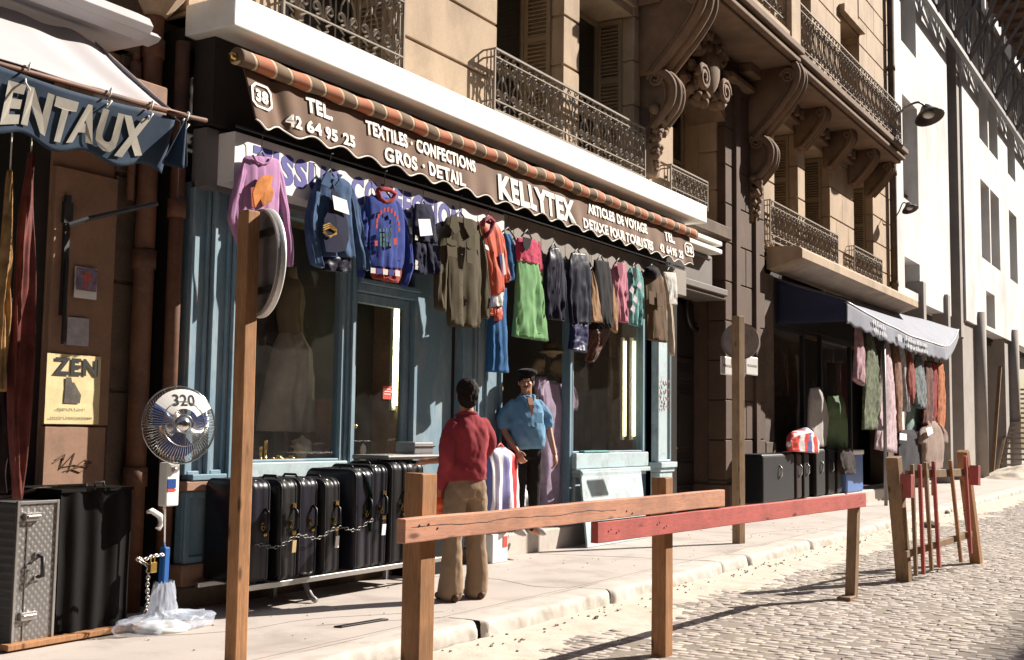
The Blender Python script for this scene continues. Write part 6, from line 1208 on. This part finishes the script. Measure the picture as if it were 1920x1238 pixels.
bag('shopping_bag', 'red, white and blue striped bag lying on the suitcases of the second shop', [(1484, 812), (1478, 830), (1480, 846)], [(1512, 802), (1530, 826), (1530, 850)], 6.02, .16, stripes('striped holdall', 1.0, [(0, (200, 60, 50)), (.15, (220, 216, 216)), (.35, (200, 60, 50)), (.55, (90, 100, 150)), (.7, (220, 216, 216)), (.85, (196, 60, 54))]))
# street lamps on their brackets
def lamp(nm, lb, head, arm, sc):
    t = thing(nm, lb, 'street lamp', head); mb = MB(); mb.tube(bez([tuple(p) for p in arm], 6), .035 * sc, 7); part(t, 'arm', M['lampmetal'], mb, smooth=True)
    h = Vector(head); ax = Vector((-.25, -.35, -1)).normalized(); mb = MB(); mb.lathe(h, [(.08 * sc, -.42 * sc), (.14 * sc, -.36 * sc), (.22 * sc, -.22 * sc), (.40 * sc, -.03 * sc), (.46 * sc, .06 * sc), (.44 * sc, .06 * sc), (.36 * sc, -.03 * sc), (.2 * sc, -.16 * sc)], 20, ax); part(t, 'lamp_shade', M['lampmetal'], mb, smooth=True)
    mb = MB(); mb.ball(h - ax * .06 * sc, .18 * sc, .18 * sc, .12 * sc, 12, 8); part(t, 'bulb_glass', M['paper'], mb, smooth=True)
hd_ = at(1742, 218, Y=5.3); lamp('street_lamp', 'dark bell shaped street lamp on a curved arm beyond the upper balcony', hd_, [(27.9, 6.6, 8.6), (27.5, 6.2, 9.0), at(1704, 198, Y=5.7), at(1722, 192, Y=5.42), hd_ + Vector((.08, .10, .26))], .72)
hd2 = at(1706, 392, Y=6.1); lamp('street_lamp', 'small pale street lamp on the corner below the upper balcony', hd2, [(28.0, 6.55, 6.5), (27.9, 6.4, 6.65), hd2 + Vector((.2, .2, .2)), hd2 + Vector((.05, .06, .12))], .42)
# ------------------------------------------------------------------ people
def vox(name, mat, parent, mb, voxel, smooth=6, disp=None, keep=None):
    tmp = mb.build('tmp_' + name, mat, parent); 
    md = tmp.modifiers.new('r', 'REMESH'); md.mode = 'VOXEL'; md.voxel_size = voxel; md.use_smooth_shade = True
    ms = tmp.modifiers.new('s', 'SMOOTH'); ms.factor = .5; ms.iterations = smooth
    bpy.context.view_layer.update(); dg = bpy.context.evaluated_depsgraph_get(); me = bpy.data.meshes.new_from_object(tmp.evaluated_get(dg)); me.name = name
    bpy.data.objects.remove(tmp)
    if disp:
        o_ = base(parent); cs_ = [v.co + v.normal * disp(v.co + o_) for v in me.vertices]
        me.vertices.foreach_set('co', np.array(cs_).ravel())
    me.materials.clear()
    for mm in (mat if isinstance(mat, (list, tuple)) else [mat]): me.materials.append(mm)
    me.polygons.foreach_set('use_smooth', [True] * len(me.polygons)); me.update()
    o = bpy.data.objects.new(name, me); COL.objects.link(o); o.parent = parent; return o
class Body:
    def __init__(s, bpos, f, sc): s.b = Vector(bpos); s.f = Vector((f[0], f[1], 0)).normalized(); s.l = Vector((-s.f.y, s.f.x, 0)); s.sc = sc
    def P(s, l, f, z): return s.b + (s.l * l + s.f * f + Vector((0, 0, z))) * s.sc
    def rings(s, mb, levels, n=24):
        vs = []
        for l, f, z, wa, wb in levels:
            for k in range(n): a = 2 * math.pi * k / n; c, q = math.cos(a), math.sin(a); vs.append(s.P(l + wa * math.copysign(abs(c) ** .85, c), f + wb * math.copysign(abs(q) ** .85, q), z))
        fs = [(i * n + k, i * n + (k + 1) % n, (i + 1) * n + (k + 1) % n, (i + 1) * n + k) for i in range(len(levels) - 1) for k in range(n)] + [tuple(range(n))[::-1], tuple((len(levels) - 1) * n + k for k in range(n))]
        mb.add(vs, fs)
    def limb(s, mb, pts, rad, n=12):
        q = [s.P(*p) for p in pts]; cp = bez([tuple(p) for p in q], 4); rr_ = bez([(r,) for r in rad], 4); mb.tube(cp, [max(.002, r[0]) * s.sc for r in rr_], n)
        mb.ball(cp[0], rad[0] * s.sc, rad[0] * s.sc, rad[0] * s.sc, 10, 6); mb.ball(cp[-1], rad[-1] * s.sc, rad[-1] * s.sc, rad[-1] * s.sc, 10, 6)
    def head(s, mb, z, yaw=0, tilt=0):
        c0, s0 = math.cos(yaw), math.sin(yaw)
        def H(l, f, zz): return (l * c0 + f * s0 * 1.0, -l * s0 + f * c0, z + zz)
        def e(l, f, zz, rl, rf, rz):
            c = s.P(*H(l, f, zz)); vs0 = len(mb.v); mb.ball((0, 0, 0), 1, 1, 1, 14, 10)
            ld = (s.l * c0 - s.f * s0); fd = (s.l * s0 + s.f * c0)
            for i in range(vs0, len(mb.v)): x, y, q = mb.v[i]; mb.v[i] = tuple(c + (ld * x * rl + fd * y * rf + Vector((0, 0, q * rz))) * s.sc)
        s.H = H; s.e = e
        e(0, -.005, .04, .076, .095, .095); e(0, .02, -.01, .066, .078, .10); e(0, .045, -.065, .045, .045, .042)
        e(0, .09, .028, .05, .02, .014); e(0, .105, -.01, .012, .02, .028); e(0, .118, -.027, .018, .016, .012)
        e(.04, .075, -.02, .022, .022, .02); e(-.04, .075, -.02, .022, .022, .02); e(0, .092, -.062, .026, .014, .012); e(0, .085, -.088, .02, .018, .016)
        for q in (-1, 1): e(q * .078, -.005, .0, .010, .022, .033)
    def hand(s, mb, w, d, up, left=True, curl=.5):
        # wrist w, direction d, palm normal up (all in person coordinates)
        d = Vector(d).normalized(); u = Vector(up); u = (u - d * u.dot(d)).normalized(); sd = d.cross(u)
        w = Vector(w); T = lambda a, b, c: tuple(w + d * a + sd * b + u * c)
        s.limb(mb, [T(-.01, 0, 0), T(.045, 0, 0), T(.085, 0, -.004)], [.024, .030, .026], 10); s.limb(mb, [T(.03, .022, 0), T(.085, .030, 0)], [.014, .012], 8); s.limb(mb, [T(.03, -.022, 0), T(.085, -.030, 0)], [.014, .012], 8)
        for i, (b, L) in enumerate(((.030, .070), (.010, .080), (-.010, .074), (-.030, .058))):
            s.limb(mb, [T(.08, b, -.002), T(.08 + L * .45, b * 1.1, -.008 - curl * .012), T(.08 + L * (.8 - curl * .2), b * 1.12, -.016 - curl * .03), T(.08 + L * (1 - curl * .45), b * 1.1, -.022 - curl * .055)], [.0095, .009, .008, .007], 8)
        q = 1 if left else -1
        s.limb(mb, [T(.02, q * .025, -.004), T(.05, q * .050, -.014), T(.085, q * .058, -.022)], [.013, .011, .008], 8)
skin = mk('tanned skin', (.42, .20, .12), .08, 5, 90, .55, .1, .001)
hairm = mk('dark hair', (.012, .007, .005), .4, 14, 160, .8, .6, .006, stretch=(1, 1, .4), spec=.2)
def folds(seed, amp=.012, st=(7, 7, 3), base_=0):
    return lambda c: base_ + amp * (noise.noise((c.x * st[0], c.y * st[1], c.z * st[2] + seed)) + .6 * noise.noise((c.x * 13 + c.z * 7, c.y * 13 - c.z * 5, c.z * 9 + seed)) + .3 * noise.noise((c.x * 26, c.y * 26, c.z * 20 + seed)))
# the man in the dark red shirt, seen from behind
fL, fR = at(845, 1128, Z=0), at(893, 1122, Z=0); bp = (fL + fR) / 2
m1 = bpy.data.objects.new('tmp', None); bpy.data.objects.remove(m1)
g = Body((bp.x, bp.y, 0), (.42, .91), 1.0); zt = at(880, 716, Y=bp.y).z; g.sc = zt / 1.735; 
def rel(p): q = (Vector(p) - g.b) / g.sc; return (q.dot(g.l), q.dot(g.f))
lL, lR = rel(fL), rel(fR)
def person(g, name, label, arms, legs, head_yaw, hands, belly=0.0):
    mb = MB()
    g.rings(mb, [(0, 0, .86, .15, .10), (0, 0, .98, .155, .11), (0, .01 + belly * .3, 1.08, .14, .10 + belly * .5), (0, 0, 1.25, .165, .105), (0, -.005, 1.36, .155, .085), (0, -.01, 1.42, .10, .065), (0, 0, 1.47, .058, .058), (0, .012, 1.56, .052, .056)])
    for a in arms: g.limb(mb, a, [.046, .046, .040, .034, .027][:len(a)] if len(a) > 3 else [.056, .042, .027])
    for lg in legs: g.limb(mb, lg, [.074, .050, .038])
    for lg in legs: x, y, z = lg[-1]; g.limb(mb, [(x, y - .05, .04), (x * 1.06, y + .10, .035), (x * 1.08, y + .17, .03)], [.036, .04, .026])
    g.head(mb, 1.61, head_yaw)
    for h in hands: g.hand(mb, *h)
    o = bpy.data.objects.new('tmpp', None); COL.objects.link(o); o.location = g.b; bpy.context.view_layer.update()
    b = vox(name, skin, o, mb, .0075, 4); b.parent = None; b.location = g.b; bpy.data.objects.remove(o); tag(b, label, 'person'); bpy.context.view_layer.update(); return b
armL = [(.145, -.02, 1.37), (.20, -.05, 1.25), (.212, -.05, 1.11), (.205, .01, .98), (.19, .06, .87)]
armR = [(-.145, -.01, 1.37), (-.215, .02, 1.25), (-.215, .12, 1.15), (-.10, .32, 1.11), (.07, .44, 1.085)]
legL = [(.085, 0, .88), (lL[0] * .9, lL[1] * .5, .50), (lL[0], lL[1], .09)]; legR = [(-.085, 0, .88), (lR[0] * .9, lR[1] * .5 + .02, .50), (lR[0], lR[1], .09)]
R1 = person(g, 'person', 'man in a dark red shirt and tan trousers seen from behind, reaching toward the suitcases', [armL, armR], [legL, legR], -.35, [((.188, .065, .855), (-.02, .3, -1), (1, 0, 0), False, .9), ((.08, .445, 1.085), (.80, .58, -.12), (0, 0, 1), False, .3)])
red = C_('dark red cotton', (176, 46, 60), var=.1); tantr = C_('sand coloured twill', (176, 144, 110), var=.08)
mb = MB(); g.rings(mb, [(0, 0, .925, .150, .115), (0, -.01, .95, .172, .135), (0, -.015, 1.02, .172, .135), (0, -.01, 1.12, .165, .125), (0, -.015, 1.27, .175, .128), (0, -.02, 1.36, .172, .11), (0, -.018, 1.41, .145, .09), (0, -.015, 1.445, .10, .075), (0, -.005, 1.475, .076, .072)])
g.limb(mb, [(.14, -.02, 1.375)] + armL[1:4] + [(.196, .04, .91)], [.070, .066, .062, .056, .052]); g.limb(mb, [(-.14, -.01, 1.375)] + armR[1:4] + [(-.02, .38, 1.10)], [.070, .066, .062, .056, .048])
vox('shirt', red, R1, mb, .010, 5, folds(1, .016))
mb = MB(); g.limb(mb, [(.03, -.02, 1.462), (.068, -.02, 1.472), (.085, .03, 1.462)], [.014, .014, .012]); g.limb(mb, [(-.085, .03, 1.462), (-.068, -.04, 1.478), (0, -.072, 1.482), (.068, -.04, 1.478), (.085, .03, 1.462)], [.012, .016, .018, .016, .012]); vox('collar', red, R1, mb, .007, 3)
mb = MB(); g.rings(mb, [(0, -.01, .80, .155, .125), (0, -.015, .88, .165, .135), (0, -.008, .97, .16, .12), (0, -.005, 1.0, .155, .115)])
for lg, s_ in ((legL, 1), (legR, -1)):
    k, a = lg[1], lg[2]; g.limb(mb, [(s_ * .082, -.012, .86), (k[0], k[1] - .01, .68), (k[0], k[1], .48), (a[0], a[1], .28), (a[0], a[1] + .01, .075)], [.098, .090, .080, .086, .100])
tr_ = vox('trousers', tantr, R1, mb, .010, 4, folds(5, .010, (9, 9, 2)))
for lg, s_ in ((legL, 1), (legR, -1)):
    a = lg[2]; mb = MB(); g.limb(mb, [(a[0], a[1] - .07, .035), (a[0] * 1.05, a[1] + .08, .04), (a[0] * 1.1, a[1] + .18, .028)], [.036, .045, .030]); vox('shoe', C_('tan leather', (110, 70, 44), rough=.5), R1, mb, .008, 3)
def hair(g, cap, voxel=.008, seed=0, parent=None):
    mb = MB(); dummy = MB(); g.head(mb, 1.61, cap); mb.v.clear(); mb.f.clear(); mb.mi.clear()
    e = g.e; e(0, -.016, .055, .094, .106, .100); e(0, -.055, .0, .086, .066, .092); e(0, -.058, -.045, .056, .034, .045); e(.070, -.03, .03, .014, .035, .045); e(-.070, -.03, .03, .014, .035, .045)
    return vox('hair', hairm, parent, mb, voxel, 3, lambda c: .008 * noise.noise((c.x * 70, c.y * 70, c.z * 30)) + .010 * noise.noise((c.x * 26, c.y * 26, c.z * 16)))
hair(g, -.35, parent=R1)
# the man in the black beret on the doorstep
BZ = .237; bq = at(1000, 1003, Z=BZ); zt = at(983, 690, Y=bq.y + .06).z
g = Body((bq.x - .02, bq.y + .10, BZ), (-.58, -.81), (zt - BZ) / 1.765)
armL2 = [(.165, -.01, 1.375), (.255, -.02, 1.25), (.27, .0, 1.12), (.285, .05, .98), (.295, .10, .86)]
armR2 = [(-.165, -.01, 1.375), (-.265, .0, 1.25), (-.265, .03, 1.11), (-.235, .13, .99), (-.20, .22, .90)]
legL2 = [(.085, 0, .88), (.10, .01, .50), (.115, -.02, .09)]; legR2 = [(-.085, 0, .88), (-.085, .03, .50), (-.08, .02, .09)]
R2 = person(g, 'person', 'moustached man in a black beret, light blue shirt and black trousers standing on the doorstep', [armL2, armR2], [legL2, legR2], -.45, [((.297, .11, .845), (.05, .15, -1), (1, .1, .1), False, .5), ((-.195, .235, .885), (.15, .5, -.8), (-.6, .6, 0), True, .9)], .06)
blu = C_('light blue cotton', (112, 172, 214), var=.08); blk = C_('black trousers cloth', (34, 28, 26))
mb = MB(); g.rings(mb, [(0, .02, .90, .18, .155), (0, .03, .93, .198, .175), (0, .035, 1.02, .205, .182), (0, .03, 1.12, .20, .165), (0, .01, 1.26, .20, .14), (0, -.005, 1.36, .185, .115), (0, -.01, 1.41, .15, .095), (0, -.005, 1.445, .105, .08), (0, 0, 1.465, .08, .075)])
g.limb(mb, [(.15, -.01, 1.37), armL2[1], (.258, -.01, 1.17)], [.070, .068, .070]); g.limb(mb, [(-.15, -.01, 1.37), armR2[1], (-.262, .015, 1.16)], [.070, .068, .070]); vox('shirt', blu, R2, mb, .010, 4, folds(11, .015))
mb = MB(); g.limb(mb, [(.02, .115, 1.36), (.05, .09, 1.44), (.075, .03, 1.475), (0, -.075, 1.485), (-.075, .03, 1.475), (-.05, .09, 1.44), (-.03, .118, 1.36)], [.012, .018, .016, .016, .016, .018, .012]); vox('collar', blu, R2, mb, .007, 3)
mb = MB(); vs = [g.P(.0, .165, 1.24), g.P(.032, .142, 1.37), g.P(.03, .10, 1.45), g.P(-.03, .10, 1.45), g.P(-.028, .142, 1.37)]; mb.add(vs, [(0, 1, 2, 3, 4)]); part(R2, 'open_neck', skin, mb, thick=.012)
mb = MB(); vs = [g.P(.115, .165, 1.29), g.P(.045, .182, 1.29), g.P(.045, .196, 1.18), g.P(.115, .182, 1.18)]; mb.add(vs, [(0, 1, 2, 3)]); part(R2, 'pocket', blu, mb, thick=.006)
mb = MB(); g.rings(mb, [(0, 0, .80, .155, .12), (0, .0, .88, .165, .135), (0, .01, .95, .17, .135)])
for lg, s_ in ((legL2, 1), (legR2, -1)):
    k, a = lg[1], lg[2]; g.limb(mb, [(s_ * .085, 0, .86), (k[0], k[1], .68), (k[0], k[1], .48), (a[0], a[1], .26), (a[0], a[1] + .005, .08)], [.100, .086, .070, .064, .066])
vox('trousers', blk, R2, mb, .010, 4, folds(15, .010, (9, 9, 3)))
for lg in (legL2, legR2):
    a = lg[2]; mb = MB(); g.limb(mb, [(a[0], a[1] - .06, .04), (a[0] * 1.1, a[1] + .07, .045), (a[0] * 1.2, a[1] + .17, .032), (a[0] * 1.25, a[1] + .235, .022)], [.036, .042, .036, .018]); vox('shoe', C_('white leather', (206, 200, 194), rough=.4), R2, mb, .008, 3)
hair(g, -.45, parent=R2)
mb = MB(); mb0 = MB(); g.head(mb, 1.61, -.45); mb.v.clear(); mb.f.clear(); mb.mi.clear(); g.e(.006, -.012, .112, .118, .128, .046); g.e(0, .004, .082, .090, .106, .026); g.e(0, .085, .075, .05, .03, .010); g.e(.0, -.01, .142, .012, .012, .012); vox('beret', C_('black felt', (28, 24, 30)), R2, mb, .007, 3, lambda c: .004 * noise.noise((c.x * 18, c.y * 18, c.z * 18)))
mb = MB(); g.head(mb, 1.61, -.45); mb.v.clear(); mb.f.clear(); mb.mi.clear(); g.e(.015, .112, -.044, .018, .009, .006); g.e(-.015, .112, -.044, .018, .009, .006); vox('moustache', hairm, R2, mb, .004, 2)
for s_ in (-1, 1):
    mb = MB(); g.head(mb, 1.61, -.45); mb.v.clear(); mb.f.clear(); mb.mi.clear(); g.e(s_ * .034, .092, .012, .011, .008, .005); part(R2, 'eye', M['ink'], mb, smooth=True)
    mb = MB(); g.head(mb, 1.61, -.45); mb.v.clear(); mb.f.clear(); mb.mi.clear(); g.e(s_ * .036, .102, .032, .018, .006, .004); part(R2, 'eyebrow', hairm, mb, smooth=True)
